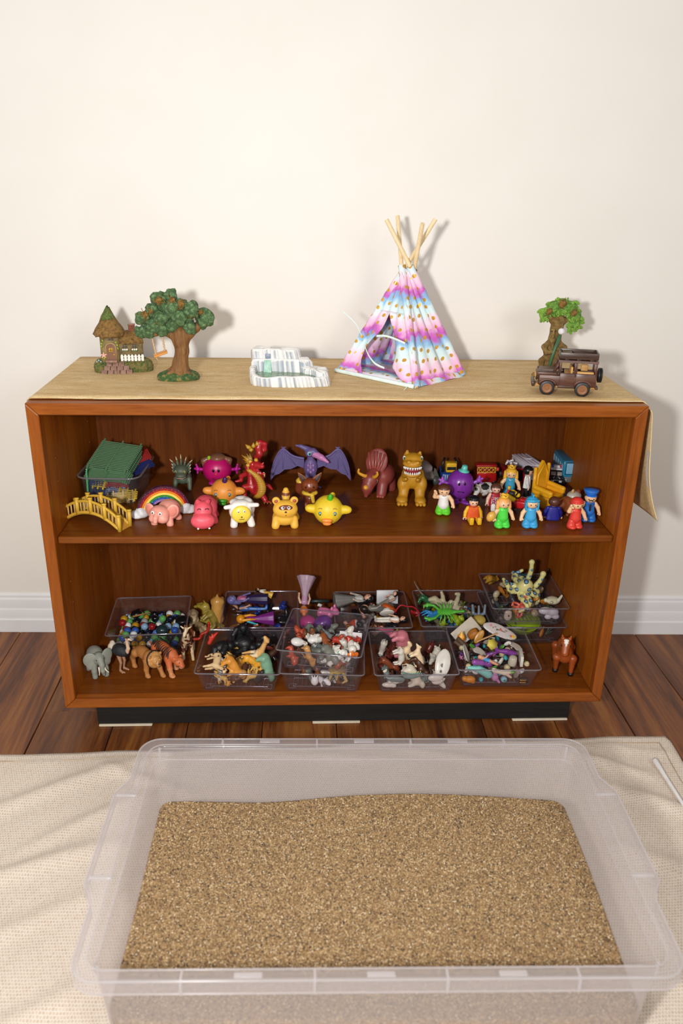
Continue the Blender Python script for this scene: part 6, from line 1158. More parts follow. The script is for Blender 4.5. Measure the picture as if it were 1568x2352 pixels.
# ------------------------------------------------------------------ small toy library (one coloured mesh each, centred, in cm)
LIB = {}
def lib(key, fn, mat=None):
    if key not in LIB:
        m = fn(); v = np.asarray(m[0])*.01; v = v-(v.max(0)+v.min(0))/2
        LIB[key] = mesh(key[0], (v,)+tuple(m[1:]), mat or VCG)
    return LIB[key]
def quad(L=5, H=4, bw=1.1, nk=(1.0, 1.0), hd=(.7, 1.0, .75), leg=.45, tail=2, ears=.35, bh=1.0, mane=0):
    zb = H*.72; p = [c((0, -L/2+bw*.5, zb), (0, L/2-bw*.5, zb), bw*bh, bw*.95), e((0, 0, zb), (bw*1.02, L*.42, bw*1.05))]
    for sx in (-1, 1):
        p += [ch([(sx*bw*.55, -L*.36, zb*.9), (sx*bw*.62, -L*.40, H*.35), (sx*bw*.62, -L*.38, leg*.8)], [leg*1.5, leg, leg*.9])]
        p += [ch([(sx*bw*.55, L*.38, zb*.9), (sx*bw*.62, L*.44, H*.38), (sx*bw*.62, L*.38, leg*.8)], [leg*1.7, leg*.95, leg*.9])]
    hx = np.array([0, -L/2-nk[0], zb+bw*.3+nk[1]]); p += [c((0, -L/2+bw*.4, zb+bw*.2), hx, bw*.75, hd[0]*.8), e(hx+(0, -hd[1]*.35, 0), hd), e(hx+(0, -hd[1]*1.0, -hd[2]*.3), (hd[0]*.62, hd[1]*.6, hd[2]*.55))]
    if ears: p += [e(hx+(sx*hd[0]*.8, .1, hd[2]*.8), (ears*.6, ears*.4, ears)) for sx in (-1, 1)]
    if mane: p += [e(hx+(0, hd[1]*.25, -.1), (mane, mane*.75, mane*1.05), 1)]
    if tail: p += [ch([(0, L/2, zb+bw*.3), (0, L/2+tail*.5, zb-.2), (0, L/2+tail*.6, zb-tail*.7)], [leg*.5, leg*.35, leg*.35])]
    return p
def Q(col, res=30, pal2=None, paint=None, **kw): return lambda: org(quad(**kw), [col, pal2 or col], .3, res, paint)
def spots(col, n, seed, L=5, H=5, r=.35, bw=1.2):
    r0 = np.random.RandomState(seed); return [((r0.uniform(-bw*1.4, bw*1.4), r0.uniform(-L*.8, L*.6), r0.uniform(H*.1, H*1.9)), r*r0.uniform(.7, 1.4), col) for _ in range(n)]
CUR = [None]
def fit_tray(o, mesh_of):
    if CUR[0] is None: return
    x0, y0, zt, rz = TRS[CUR[0]]; V = np.zeros(len(mesh_of.vertices)*3); mesh_of.vertices.foreach_get('co', V); V = V.reshape(-1, 3)
    for _ in range(6):
        M = np.array(Matrix.LocRotScale(o.location, o.rotation_euler, o.scale)); W = V@M[:3, :3].T+M[:3, 3]
        ca, sa = math.cos(math.radians(rz)), math.sin(math.radians(rz)); X = W[:, :2]-(x0, y0); L = np.column_stack([X[:, 0]*ca+X[:, 1]*sa, -X[:, 0]*sa+X[:, 1]*ca]); Z = W[:, 2]-zt
        ins = Z < TZH+.002
        if Z.min() < .0045: o.location.z += .0045-Z.min()
        if not ins.any(): return
        half = (.0775+np.clip(Z[ins], 0, TZH)*.0105/TZH); sh = np.zeros(2); big = False
        for a_ in (0, 1):
            hi = (L[ins, a_]-half).max(); lo = (-L[ins, a_]-half).max()
            if hi > 0 and lo > 0: big = True
            elif hi > 0: sh[a_] -= hi+.0005
            elif lo > 0: sh[a_] += lo+.0005
            if hi > 0 or lo > 0: big = big or (hi+lo > 0)
        if big: o.scale = [q*.9 for q in o.scale]
        if not big and not sh.any(): return
        o.location.x += sh[0]*ca-sh[1]*sa; o.location.y += sh[0]*sa+sh[1]*ca
def it(key, fn, u, v, z, rot, label, cat_='toy animal', s=1.0, group=None, mat=None, loc=None):
    P = at(u, v, z=z) if loc is None else np.array(loc)
    o = put(key[0] if isinstance(key, tuple) else key, lib(key if isinstance(key, tuple) else (key,), fn, mat), tuple(P), rot, label, cat_, group); o.scale = (s*(.8 if CUR[0] in ('safari', 'farm') and key[0] not in ('toy_gazelle', 'toy_pig', 'brown_disc', 'white_skull_slab') and loc is None else 1),)*3; fit_tray(o, mesh_of=o.data); return o
def fillpile(tr, n, kinds, z0, z1, seed, ext=.066):
    """loose small things in a tray; kinds = [(key, fn, label, cat, scale)]"""
    old = CUR[0]; CUR[0] = tr; x0, y0, zt, rz = TRS[tr]; r0 = np.random.RandomState(seed); ca, sa = math.cos(math.radians(rz)), math.sin(math.radians(rz)); pts = []
    for i in range(n):
        for _ in range(60):
            q = np.array([r0.uniform(-ext, ext), r0.uniform(-ext, ext), r0.uniform(z0, z1)])
            if all(np.linalg.norm((q-p)*(1, 1, 1.6)) > .019 for p in pts): break
        pts.append(q); key, fn, lab, ct, s = kinds[i % len(kinds)]
        it(key, fn, 0, 0, 0, (r0.uniform(0, 360), r0.uniform(-60, 60), r0.uniform(0, 360)), lab+' '+TPH[tr], ct, s*r0.uniform(.85, 1.1), lab.split(' ')[-1]+' pieces '+TPH[tr], None, (x0+q[0]*ca-q[1]*sa, y0+q[0]*sa+q[1]*ca, zt+q[2]))
    CUR[0] = old
# ------------------------------------------------------------------ marbles
mc_ = {'green': '5fa15a', 'white': 'dfe4e2', 'black': '0d0f12', 'amber': 'b98a18', 'blue': '2f55a8', 'pale blue': '86a6c8', 'red': '8e1a20', 'navy': '10182e', 'grey': '9a9c9c', 'sky blue': '5c86d0'}
mseq = ['green', 'white', 'black', 'amber', 'black', 'white', 'green', 'blue', 'black', 'white', 'amber', 'navy', 'pale blue', 'green', 'black', 'red', 'white', 'sky blue', 'amber', 'grey', 'navy']
bm = {}
for n_, c_ in mc_.items():
    v, f = ball(.0090, n=18, m=12); bm[n_] = mesh('marble', (v, f), plastic(c_, .08))
x0, y0, zt, rz = TRS['marble']; r0 = np.random.RandomState(11); i_ = 0
for lay, (n_, off, zz) in enumerate(((8, 0, .0118), (7, .5, .0252), (8, 0, .0386))):
    for a_ in range(n_):
        for b_ in range(n_):
            if lay == 2 and (r0.rand() < .62 or b_ > 5): i_ += 1; continue
            if lay == 2 and a_ in (5, 6) and b_ in (0, 1): continue
            x = (a_+off-3.5)*.0191+r0.normal(0, .00025); y = (b_+off-3.5)*.0191+r0.normal(0, .00025); cn = mseq[(i_*5+a_*3+r0.randint(4)) % len(mseq)]; i_ += 1
            o = put('marble', bm[cn], (x0+x, y0+y, zt+zz), (r0.rand()*90, 0, 0), cn+' glass marble in the clear marble tray', 'marble', cn+' marbles in the tray')
it(('glass_ball',), lambda: ball(1.45, n=20, m=14), 372, 1448, ZL+.050, (0, 0, 0), 'large dark glass ball lying on top of the marbles', 'glass ball', mat=plastic('1e3438', .05))
it(('wooden_stick',), lambda: tube([(-2.2, 0, 0), (2.2, 0, .3)], [.25, .12], 8), 325, 1412, ZL+.052, (0, 0, 20), 'short brown wooden stick lying on the marbles', 'stick', mat=plastic('a0703c', .6))
it(('dark_pebble',), lambda: lump(1.6, 5, sz=(1.3, 1, .7)), 421, 1425, ZL+.046, (0, 0, 20), 'black glossy pebble in the right of the marble tray', 'pebble', mat=plastic('101114', .3))
it(('dark_pebble', 2), lambda: lump(1.3, 6, sz=(1.3, 1, .8)), 314, 1408, ZL+.048, (0, 0, 70), 'round black pebble at the back of the marble tray', 'pebble', mat=plastic('101114', .25))
# ------------------------------------------------------------------ standing animals
t = Toy('toy_elephant', 'grey plastic elephant with white tusks at the left end of the bottom shelf', 'toy elephant', 229, 1552, ZL, 32, 1.0)
t.p('body', sd([e((0, 1.9, 4.6), (1.9, 2.6, 2.1)), e((0, -.6, 5.0), (1.4, 1.3, 1.5)), ch([(0, -1.4, 5.2), (.1, -2.2, 4.0), (.1, -2.5, 2.6), (.3, -2.4, 1.6)], [.85, .6, .45, .35]), ch([(-1.1, -.2, 3.6), (-1.2, -.5, 2.0), (-1.2, -.6, .5)], [.9, .65, .65]), ch([(1.1, -.2, 3.6), (1.3, -.8, 2.0), (1.3, -1.0, .5)], [.9, .65, .65]), ch([(-1.1, 3.4, 3.6), (-1.3, 3.6, .5)], [.9, .65]), ch([(1.1, 3.4, 3.6), (1.2, 3.2, .5)], [.9, .65]), ch([(0, 4.3, 4.6), (.1, 4.8, 3)], [.2, .15])], ['8f948a'], .35, 54), vcol(.6, .25, 260))
for sx in (-1, 1):
    er = t.p('ear', mv(sd([e((0, 0, .2), (1.6, .22, 1.9)), e((0, 0, -1.0), (.9, .22, 1.3))], ['969b90'], .3, 24, None, False), (0, 0, 0)) + (), plastic('92978c', .6)) if False else t.p('ear', mv(cat(ball(1.55, .22, 1.8, (0, 0, .2), 16, 10), ball(.95, .2, 1.3, (-.2*sx, 0, -1.1), 14, 8)), (sx*2.0, -.6, 5.0), (0, sx*-10, sx*22)), plastic('92978c', .6))
    t.p('tusk', tube(spline([(sx*.55, -2.0, 3.6), (sx*.75, -2.7, 2.8), (sx*1.1, -3.6, 2.5)], 8), [.24-.018*i for i in range(9)], 7), plastic('e6d9c8', .4)); t.p('eye', ball(.14, c=(sx*.85, -1.75, 5.3), n=8, m=6), plastic('1c1a18', .3))
t = Toy('toy_ostrich', 'black feathered toy ostrich with pale neck beside the grey elephant', 'toy ostrich', 283, 1541, ZL, 62, 1.0)
t.p('body', sd([e((0, .3, 5.6), (1.5, 2.1, 1.5)), e((0, -1.0, 5.4), (1.1, 1.0, 1.0))], ['23252a'], .4, 34, None, False), vcol(.6, .6, 420))
t.p('tail_feathers', lump(1.1, 3, sz=(1.0, .8, 1.3)), plastic('d8ccb8', .8)).location = tuple(np.array([0, 2.6, 5.9])*t.s)
nk_ = t.p('neck', sd([ch([(0, -1.6, 5.6), (0, -2.1, 6.6), (0, -1.9, 8.4), (0, -2.0, 9.0)], [.55, .42, .36, .4]), e((0, -2.2, 9.3), (.5, .65, .45)), ch([(0, -2.7, 9.25), (0, -3.4, 9.1)], [.25, .12])], ['d9b9a0'], .2, 36, [((0, -2.0, 9.7), (.7, .9, .3), '4a3a30')], False), VC)
for sx in (-1, 1): t.p('leg', sd([ch([(sx*.6, .4, 4.6), (sx*.65, -.1, 2.6), (sx*.65, .3, .6)], [.55, .3, .26]), ch([(sx*.65, .3, .35), (sx*.7, -1.1, .25)], [.28, .2]), ch([(sx*.65, .3, .35), (sx*1.1, -.7, .22)], [.24, .16])], ['b08468'], .15, 30), VC); t.p('eye', ball(.12, c=(sx*.42, -2.4, 9.4), n=8, m=6), plastic('141210', .3), nk_)
t = Toy('toy_lion', 'tan toy lion with dark edged mane striding forward', 'toy lion', 345, 1548, ZL, 42, 1.0)
t.p('body', sd([e((0, 2.2, 4.7), (1.35, 2.9, 1.5)), e((0, -.4, 4.7), (1.45, 1.5, 1.7)), ch([(-.9, -.6, 4.0), (-1.2, -.5, 2.0), (-1.2, -.8, .5)], [.9, .55, .5]), e((-1.2, -1.1, .4), (.6, .8, .4)), ch([(.9, -.6, 4.0), (1.4, -2.0, 2.2), (1.5, -2.9, .5)], [.9, .55, .5]), e((1.5, -3.2, .4), (.6, .8, .4)), ch([(-.9, 4.2, 4.2), (-1.1, 5.4, 2.6), (-1.1, 5.0, .5)], [1.1, .6, .5]), e((-1.1, 4.7, .4), (.6, .8, .4)), ch([(.9, 4.2, 4.2), (1.1, 4.4, 2.4), (1.1, 3.6, .5)], [1.1, .6, .5]), e((1.1, 3.2, .4), (.6, .8, .4)), ch([(0, 4.9, 5.0), (-.3, 6.2, 4.4), (-.5, 6.8, 3.0)], [.3, .22, .3])], ['b5793f'], .35, 58), vcol(.6, .15, 300))
t.p('mane_edge', mv(ball(1.95, .7, 2.2, n=22, m=12), (.1, -2.0, 4.9), (-8, 0, 0)), plastic('231a16', .7))
hd = t.p('mane', rough(mv(ball(1.78, .95, 2.0, n=26, m=16), (.1, -2.35, 4.95), (-8, 0, 0)), .05, 3), vcol(.7, .5, 300) if False else mossmat('lion_mane', [(.3, 'a86f38'), (.5, 'c48e4e'), (.7, 'd6a868')], 160, .5))
t.p('face', sd([e((.1, -3.0, 5.0), (1.1, .7, 1.25)), ch([(.1, -3.3, 4.8), (.1, -3.8, 4.3)], [.6, .5]), e((.1, -3.5, 3.75), (.4, .4, .35))], ['c08a50', '8a5a3a'], .2, 34, [((.1, -4.2, 4.6), (.35, .4, .3), '5a3428'), ((.1, -3.9, 3.95), (.3, .4, .18), '3a1c18'), ((.1, -3.6, 3.3), (.5, .5, .3), 'e0cdb8')], False), VC, hd)
for sx in (-1, 1): t.p('eye', ball(.2, .14, .16, (.1+sx*.55, -3.68, 5.25), 8, 6), plastic('e0c070', .3), hd); t.p('pupil', ball(.1, .1, .1, (.1+sx*.53, -3.8, 5.24), 6, 5), plastic('14100c', .3), hd); t.p('ear', ball(.4, .25, .4, (.1+sx*1.35, -2.7, 6.3), 10, 7), plastic('b07a48', .6), hd)
t = Toy('toy_tiger', 'orange toy tiger with black stripes walking beside the lion', 'toy tiger', 393, 1541, ZL, 40, 1.0)
t.p('body', sd([e((0, 2.6, 4.9), (1.4, 3.2, 1.5)), e((0, -.4, 4.7), (1.5, 1.7, 1.7)), ch([(0, -1.2, 4.6), (.2, -2.6, 4.2)], [1.2, 1.0]), ch([(-.9, -.6, 4.0), (-1.2, -1.6, 2.0), (-1.2, -2.2, .5)], [.95, .6, .5]), e((-1.2, -2.6, .42), (.7, .9, .42)), ch([(.9, -.4, 4.0), (1.2, .2, 2.0), (1.2, .2, .5)], [.95, .6, .5]), e((1.2, -.2, .42), (.7, .9, .42)), ch([(-.9, 4.9, 4.4), (-1.1, 6.0, 2.6), (-1.1, 5.6, .5)], [1.1, .6, .5]), ch([(.9, 4.9, 4.4), (1.1, 5.2, 2.4), (1.1, 4.4, .5)], [1.1, .6, .5]), ch([(0, 5.6, 5.0), (-.5, 7.2, 4.0), (-.6, 8.0, 4.4)], [.35, .28, .22])], ['c9693a'], .35, 60, [((0, .5, 1.0), (3, 9, 1.6), 'd08a58')]), vcol(.55))
hd = t.p('head', sd([e((.25, -3.4, 4.1), (1.15, 1.1, 1.05)), ch([(.25, -4.0, 3.9), (.25, -4.7, 3.6)], [.75, .6]), e((1.1, -2.8, 4.9), (.4, .25, .4)), e((-.6, -2.8, 4.9), (.4, .25, .4)), e((.25, -4.3, 3.1), (.5, .6, .35))], ['c86c3c'], .2, 38, [((.25, -5.2, 3.9), (.35, .4, .25), 'b05a40'), ((.25, -4.6, 2.9), (.8, .9, .45), 'e6d4ba')], False), vcol(.55))
for i, y in enumerate(np.linspace(-1.4, 5.4, 12)):
    for sx in (-1, 1):
        pts = []
        for a_ in np.linspace(8, 96, 9):
            x_, z_ = math.sin(math.radians(a_)), math.cos(math.radians(a_)); rx, rz_ = 1.5-.02*abs(y-2)+(.06 if y < .8 else 0), 1.62
            pts.append((sx*rx*x_*1.01, y+.18*math.sin(a_*.05+i), 4.8+rz_*z_*1.0))
        t.p('stripe', tube(pts, [.05+.1*math.sin(PI*j/8) for j in range(9)], 5), plastic('1a1412', .6))
for sx in (-1, 1):
    for z in (2.9, 2.2, 1.5): t.p('stripe', tube([(sx*1.15-.55, -1.0-.35*(3-z)*(sx < 0), z), (sx*1.2, -1.75-.3*(3-z)*(sx < 0), z-.1), (sx*1.2+.5, -1.2-.35*(3-z)*(sx < 0), z)], [.04, .1, .04], 5), plastic('1a1412', .6))
    for j in range(3): t.p('face_stripe', tube([(.25+sx*.5, -3.9+.3*j, 4.95-.05*j), (.25+sx*1.0, -3.5+.3*j, 4.6)], .06, 5), plastic('1a1412', .6), hd)
    t.p('eye', ball(.13, c=(.25+sx*.5, -4.4, 4.35), n=8, m=6), plastic('1a1a12', .3), hd)
t = Toy('toy_giraffe', 'cream toy giraffe with brown patches behind the tiger', 'toy giraffe', 432, 1510, ZL, -4, 1.0)
GP = [((r1.uniform(-1.6, 1.6), r1.uniform(-2.6, 3.4), r1.uniform(2.6, 9)), (.42*r1.uniform(.7, 1.3), .6, .5*r1.uniform(.7, 1.3)), '5a2e20') for r1 in [np.random.RandomState(9)] for _ in range(210)]
t.p('body', sd([e((-.1, 1.6, 5.3), (1.25, 2.4, 1.35), 1), e((0, -.6, 5.3), (1.2, 1.3, 1.4)), ch([(.1, -1.2, 5.8), (.3, -1.9, 7.4), (.4, -2.0, 8.6)], [1.0, .65, .5]), ch([(-.7, -.8, 4.6), (-.8, -1.2, 2.4), (-.8, -1.2, .4)], [.6, .38, .38]), ch([(.9, -.8, 4.6), (1.3, -1.2, 2.4), (1.5, -1.4, .4)], [.6, .38, .38]), ch([(-.9, 3.0, 4.8), (-1.2, 3.2, 2.4), (-1.2, 3.0, .4)], [.75, .4, .38]), ch([(.7, 3.0, 4.8), (.7, 3.2, 2.4), (.7, 3.0, .4)], [.75, .4, .38])], ['dcc29a', 'c8743c'], .3, 60, GP), vcol(.55))
hd = t.p('head', sd([e((.4, -2.3, 9.0), (.6, .7, .6)), ch([(.35, -2.7, 8.8), (.2, -3.4, 8.0)], [.5, .35]), ch([(.85, -2.1, 9.2), (1.6, -2.1, 9.7)], [.25, .14]), ch([(-.1, -2.1, 9.2), (-.8, -2.0, 9.7)], [.25, .14])], ['dcc6a4'], .15, 36, [((.1, -2.6, 8.9), (.3, .6, .6), '4a4440')], False), VC)
for x in (.15, .65): t.p('horn', tube([(x, -2.1, 9.4), (x, -2.0, 10.1)], [.14, .17], 7), plastic('7a5238', .5), hd)
t = Toy('toy_horse', 'brown jointed toy horse with white blaze at the right end of the bottom shelf', 'toy horse', 1291, 1541, ZL, -14, 1.05)
t.p('body', sd([e((0, 0, 4.4), (1.9, 2.2, 2.0)), e((.3, 3.4, 4.6), (1.9, 2.4, 2.1)), ch([(0, -1.0, 5.8), (-.3, -1.6, 7.2)], [1.4, 1.1])], ['9a4a20'], .5, 46, None, False), VCG)
hd = t.p('head', sd([e((-.3, -1.8, 8.2), (1.15, 1.2, 1.2)), ch([(-.3, -2.4, 7.8), (-.4, -3.3, 6.6)], [.9, .8]), ch([(-1.0, -1.4, 9.2), (-1.2, -1.5, 10.0)], [.4, .15]), ch([(.5, -1.4, 9.2), (.7, -1.5, 10.0)], [.4, .15])], ['a04e22'], .25, 40, None, False), VCG)
t.p('blaze', sd([e((-.3, -2.7, 8.9), (.5, .35, .45)), e((-.3, -2.4, 9.3), (.6, .4, .3)), e((-.3, -3.0, 8.5), (.25, .3, .4))], ['ece6de'], .1, 22, None, False), VCG, hd)
for sx in (-1, 1):
    t.p('eye', ball(.22, .18, .26, (-.35+sx*.85, -2.65, 8.1), 10, 7), plastic('15110f', .2), hd)
    for y, dy_ in ((-.9, -.4 if sx > 0 else .5), (4.2, .2)):
        lg = t.p('leg', sd([ch([(sx*1.7, y, 4.0), (sx*1.7, y+dy_*.5, 2.4), (sx*1.65, y+dy_, .9)], [1.0, .6, .5])], ['9a4a20'], .2, 28, None, False), VCG); t.p('hoof', cyl(.62, .7, 12, 'z', (sx*1.65, y+dy_, .36)), plastic('1b1715', .4), lg)
t.p('tail', tube(spline([(.4, 5.6, 5.2), (1.2, 6.4, 4.2), (1.6, 6.4, 2.2)], 8), [.3, .4, .45, .45, .4, .35, .3, .2, .1], 8), plastic('5a2a14', .5))
# ------------------------------------------------------------------ gold animals between the trays
it(('resting_sheep',), Q('c0aa86', L=4.4, H=3.0, bw=1.2, nk=(.4, .6), hd=(.8, .9, .8), leg=.5), 444, 1418, ZL+.020, (0, 0, 10), 'pale tan toy sheep behind the giraffe')
it(('resting_lamb',), Q('a98f68', L=3.4, H=2.4, bw=.9, nk=(.3, .5), hd=(.6, .7, .6), leg=.4), 462, 1441, ZL+.014, (0, 0, 30), 'small tan toy lamb behind the giraffe')
it(('mustard_camel',), Q('a5903a', L=5.0, H=4.6, bw=1.1, nk=(1.0, 1.0), leg=.42), 472, 1414, ZL+.024, (80, 0, 60), 'mustard toy camel lying on its side behind the giraffe')
it(('mustard_camel', 2), Q('97843a', L=4.4, H=4.0, bw=1.0, nk=(.8, .6), leg=.42), 488, 1428, ZL+.018, (70, 10, 120), 'olive toy camel lying against the doll tray')
it(('upright_bear',), Q('c9944a', L=5.8, H=3.6, bw=1.35, nk=(.5, .2), hd=(.95, .95, .9), leg=.55), 500, 1404, ZL+.036, (82, 0, -6), 'honey coloured toy bear tipped nose down beside the doll tray', s=1.1)
it(('red_snake',), lambda: org([ch(spline([(-2.4, 0, 1.2), (-1.4, 0, .2), (-.4, 0, .8), (.8, 0, .2), (2.0, 0, .8), (2.8, 0, 1.6)], 12), [.34]*13)], ['a82a20'], .1, 30), 466, 1452, ZL+.058, (0, -40, 20), 'red plastic snake hooked over the safari tray rim', 'toy snake')
# ------------------------------------------------------------------ safari tray
CUR[0] = 'safari'
def goril(): return org([e((0, 0, 2.0), (1.9, 1.6, 2.3)), e((0, -1.0, 4.4), (1.2, 1.2, 1.3)), e((0, -1.9, 4.1), (.7, .5, .6)), ch([(-1.6, -.2, 3.2), (-2.6, -1.0, 1.6), (-2.4, -1.8, .2)], [.9, .75, .6]), ch([(1.6, -.2, 3.2), (2.6, -1.0, 1.6), (2.4, -1.8, .2)], [.9, .75, .6]), ch([(-1.0, .4, .6), (-1.5, -1.0, -.6)], [.9, .6]), ch([(1.0, .4, .6), (1.5, -1.0, -.6)], [.9, .6])], ['1c1d1f'], .18, 48)
it(('toy_gorilla',), goril, 508, 1488, ZL+.046, (70, 20, 110), 'black toy gorilla lying at the left of the safari tray', s=1.12, mat=vcol(.4, .5, 260))
it(('toy_gorilla',), goril, 562, 1478, ZL+.046, (100, -30, 60), 'black toy gorilla lying in the middle of the safari tray', s=1.15, mat=vcol(.4, .5, 260))
it(('toy_gorilla',), goril, 614, 1466, ZL+.044, (60, 40, -70), 'black toy gorilla lying at the back right of the safari tray', s=1.05, mat=vcol(.4, .5, 260))
it(('toy_gorilla',), goril, 552, 1450, ZL+.066, (20, 10, 30), 'smaller black toy gorilla on top at the back of the safari tray', s=.95, mat=vcol(.4, .5, 260))
it(('toy_gazelle',), Q('d8a868', L=5.2, H=5.6, bw=.9, nk=(2.4, 1.8), hd=(.5, .8, .5), leg=.32, tail=.8, ears=.5, paint=[((0, 0, 3.0), (2, 6, .9), 'e8d2ac')]), 592, 1505, ZL+.058, (-78, 10, -96), 'fawn toy gazelle lying across the safari tray', s=1.15)
it(('brown_disc',), lambda: lathe([(1.55, 0), (1.6, .15), (1.55, .3)], 24), 612, 1489, ZL+.068, (-50, 10, 0), 'flat dark red disc resting on the gazelle', 'disc', mat=plastic('6b2f26', .5))
it(('toy_giraffe_calf',), Q('e0c090', L=4.2, H=5.4, bw=1.0, nk=(1.4, 2.6), hd=(.5, .8, .5), leg=.36, paint=spots('5a2a18', 70, 3)), 486, 1523, ZL+.046, (50, 60, 40), 'cream giraffe with brown patches lying at the left of the safari tray', 'toy giraffe', 1.05)
it(('toy_lion_tray',), Q('d9923a', L=5.0, H=3.8, bw=1.15, nk=(.6, .5), hd=(.9, .9, .9), leg=.5, mane=1.35, pal2='b98a58'), 536, 1534, ZL+.042, (64, 10, 96), 'orange toy lion with brown mane lying at the front of the safari tray', 'toy lion', 1.1)
it(('toy_lioness',), Q('e0a030', L=4.6, H=3.4, bw=1.0, nk=(.6, .4), hd=(.85, .85, .85), leg=.42), 579, 1520, ZL+.048, (40, -20, 80), 'golden toy lioness lying under the gazelle in the safari tray', 'toy lion')
it(('toy_hippo_green',), Q('7ba588', L=4.6, H=3.0, bw=1.35, nk=(.6, .1), hd=(1.0, 1.2, .9), leg=.55, tail=.6), 614, 1535, ZL+.036, (76, 10, 84), 'green toy hippo in the right front corner of the safari tray', 'toy hippo', 1.15)
it(('toy_zebra',), Q('dcdad4', L=4.4, H=3.8, bw=.95, nk=(.9, 1.0), leg=.36, paint=[((0, y, 3), (3, .16, 4), '141414') for y in np.arange(-3, 3, .6)]), 510, 1534, ZL+.036, (80, 20, 10), 'black and white toy zebra under the orange lion', 'toy zebra', .9)
it(('red_comb_cockerel',), lambda: org([ch([(-1.4, 0, 0), (0, 0, 1.0), (1.6, 0, 1.4)], [.5, .55, .25]), ch([(-1, 0, 0), (-.6, 0, 1.8)], [.35, .15]), ch([(0, 0, .6), (.3, 0, 2.0)], [.35, .15])], ['c8362a'], .2, 26), 488, 1465, ZL+.070, (0, -20, 30), 'red plastic claw shaped piece over the left rim of the safari tray', 'toy part', 1.1)
it(('antelope_dark',), Q('4a2e20', L=4.4, H=3.8, bw=.9, nk=(1.2, 1.2), leg=.34), 622, 1502, ZL+.050, (60, 60, 10), 'dark brown antelope at the right of the safari tray')
SAF = [(('small_orange_beast',), Q('dfa24a', 26, L=3.4, H=2.8, bw=.75, nk=(.5, .5), hd=(.55, .65, .55), leg=.32), 'small orange plastic animal', 'toy animal', 1.0), (('small_brown_beast',), Q('6a4630', 26, L=3.4, H=2.8, bw=.8, nk=(.6, .4), hd=(.55, .7, .5), leg=.34), 'small brown plastic animal', 'toy animal', 1.0), (('small_tan_beast',), Q('d8b060', 26, L=3.2, H=3.0, bw=.7, nk=(.7, .8), hd=(.45, .6, .45), leg=.28), 'small tan plastic animal', 'toy animal', 1.0), (('small_dark_beast',), Q('2b2826', 26, L=3.4, H=2.8, bw=.85, nk=(.5, .3), leg=.36), 'small dark plastic animal', 'toy animal', 1.0)]
fillpile('safari', 28, [q[:4]+(.8,) for q in SAF[:1]+SAF[2:3]+SAF], .008, .028, 3)
# ------------------------------------------------------------------ dolls
CUR[0] = None
def doll(label, u, v, z, rot, skin, hairc, dress, skirt, s=1.0, arms=None, name='toy_doll', hairstyle='bob', legs=None, flare=1.0):
    P = at(u, v, z=z); t = Toy(name, label, 'doll', loc=P, sc=s, rot=rot)
    H0 = 6.0                                       # centred at mid height
    t.p('dress', (lambda q: (q[0]*(1+.05*np.sin(8*np.arctan2(q[0][:, 1], q[0][:, 0])))[:, None]**np.array([1, 1, 0]), q[1]))(lathe([(1.6*flare, -5.3), (2.15*flare, -5.6), (2.2*flare, -5.4), (1.75*(flare*.6+.4), -3.6), (1.25, -1.6), (.85, 0), (.8, .5), (.4, .6)], 32)), plastic(skirt, .4)) if legs is None else [t.p('leg', sd([ch([(sx*.6, 0, -.4), (sx*.65, 0, -3.2), (sx*.65, -.1, -5.2)], [.6, .5, .42]), e((sx*.65, -.6, -5.5), (.5, .9, .4))], [legs], .2, 26, None, False), VCG) for sx in (-1, 1)]
    t.p('torso', sd([c((0, 0, 0), (0, 0, 1.9), .8, .95), e((0, 0, 2.2), (1.25, .7, .6))], [dress], .2, 22, None, False), VCG)
    hd = t.p('head', ball(1.0, 1.0, 1.1, (0, -.05, 4.1), 16, 11), plastic(skin, .4)); face(t, hd, 4.1, -.98, .14, .38)
    for sx in (-1, 1):
        ar = t.p('arm', sd([ch([(sx*1.2, 0, 2.3), (sx*1.7, -.3, .9), (sx*1.5, -.9, -.3)], [.36, .3, .26])], [arms or skin], .1, 20, None, False), VCG); t.p('hand', ball(.3, .34, .3, (sx*1.5, -1.0, -.5), 8, 6), plastic(skin, .4), ar)
    if hairstyle == 'plaits': pr_ = [e((0, .3, 4.4), (1.45, 1.35, 1.3)), ch([(-1.2, .4, 3.8), (-1.3, .7, 1.6), (-1.2, .6, -.4)], [.5, .42, .15]), ch([(1.2, .4, 3.8), (1.3, .7, 1.6), (1.2, .6, -.4)], [.5, .42, .15])]
    elif hairstyle == 'bun': pr_ = [e((0, .25, 4.4), (1.25, 1.15, 1.15)), e((0, .6, 5.6), .6)]
    else: pr_ = [e((0, .3, 4.35), (1.3, 1.15, 1.2)), ch([(0, .8, 4.0), (0, 1.0, 2.2)], [.9, .6])]
    t.p('hair', sd(pr_, [hairc], .2, 28, None, False), VCG, hd); return t
doll('purple faced doll in a long dark violet gown lying along the doll tray rim', 568, 1376, ZL+.066, (-90, 0, 88), '7470a0', '6a66a0', 'b0608a', '2e2350', .95, '6e6aa0', flare=.72)
doll('orange haired doll in a purple cape lying face down in the doll tray', 586, 1422, ZL+.052, (90, 0, -86), 'e8b898', 'e0941e', '8e2a86', '7d2a82', .82, '3fb4c4', hairstyle='plaits')
doll('doll with brown hair and blue overalls lying in the doll tray', 570, 1398, ZL+.048, (-90, 30, 86), 'c89878', '3a2018', '3a5a9c', '3c62a8', .85, None, legs='4470b8')
doll('tiny doll in a white shirt lying on the back rim of the doll tray', 606, 1360, ZL+.080, (-70, 0, 80), 'c89a78', '1c1614', 'e8e2d6', 'e0b040', .42, 'e6e2da')
doll('orange haired doll in a pale pink ball gown tipped upside down', 700, 1367, ZL+.100, (146, 14, 12), 'e8bc9c', 'd8742a', 'b98fae', 'b094a4', .86, hairstyle='bun', flare=1.25)
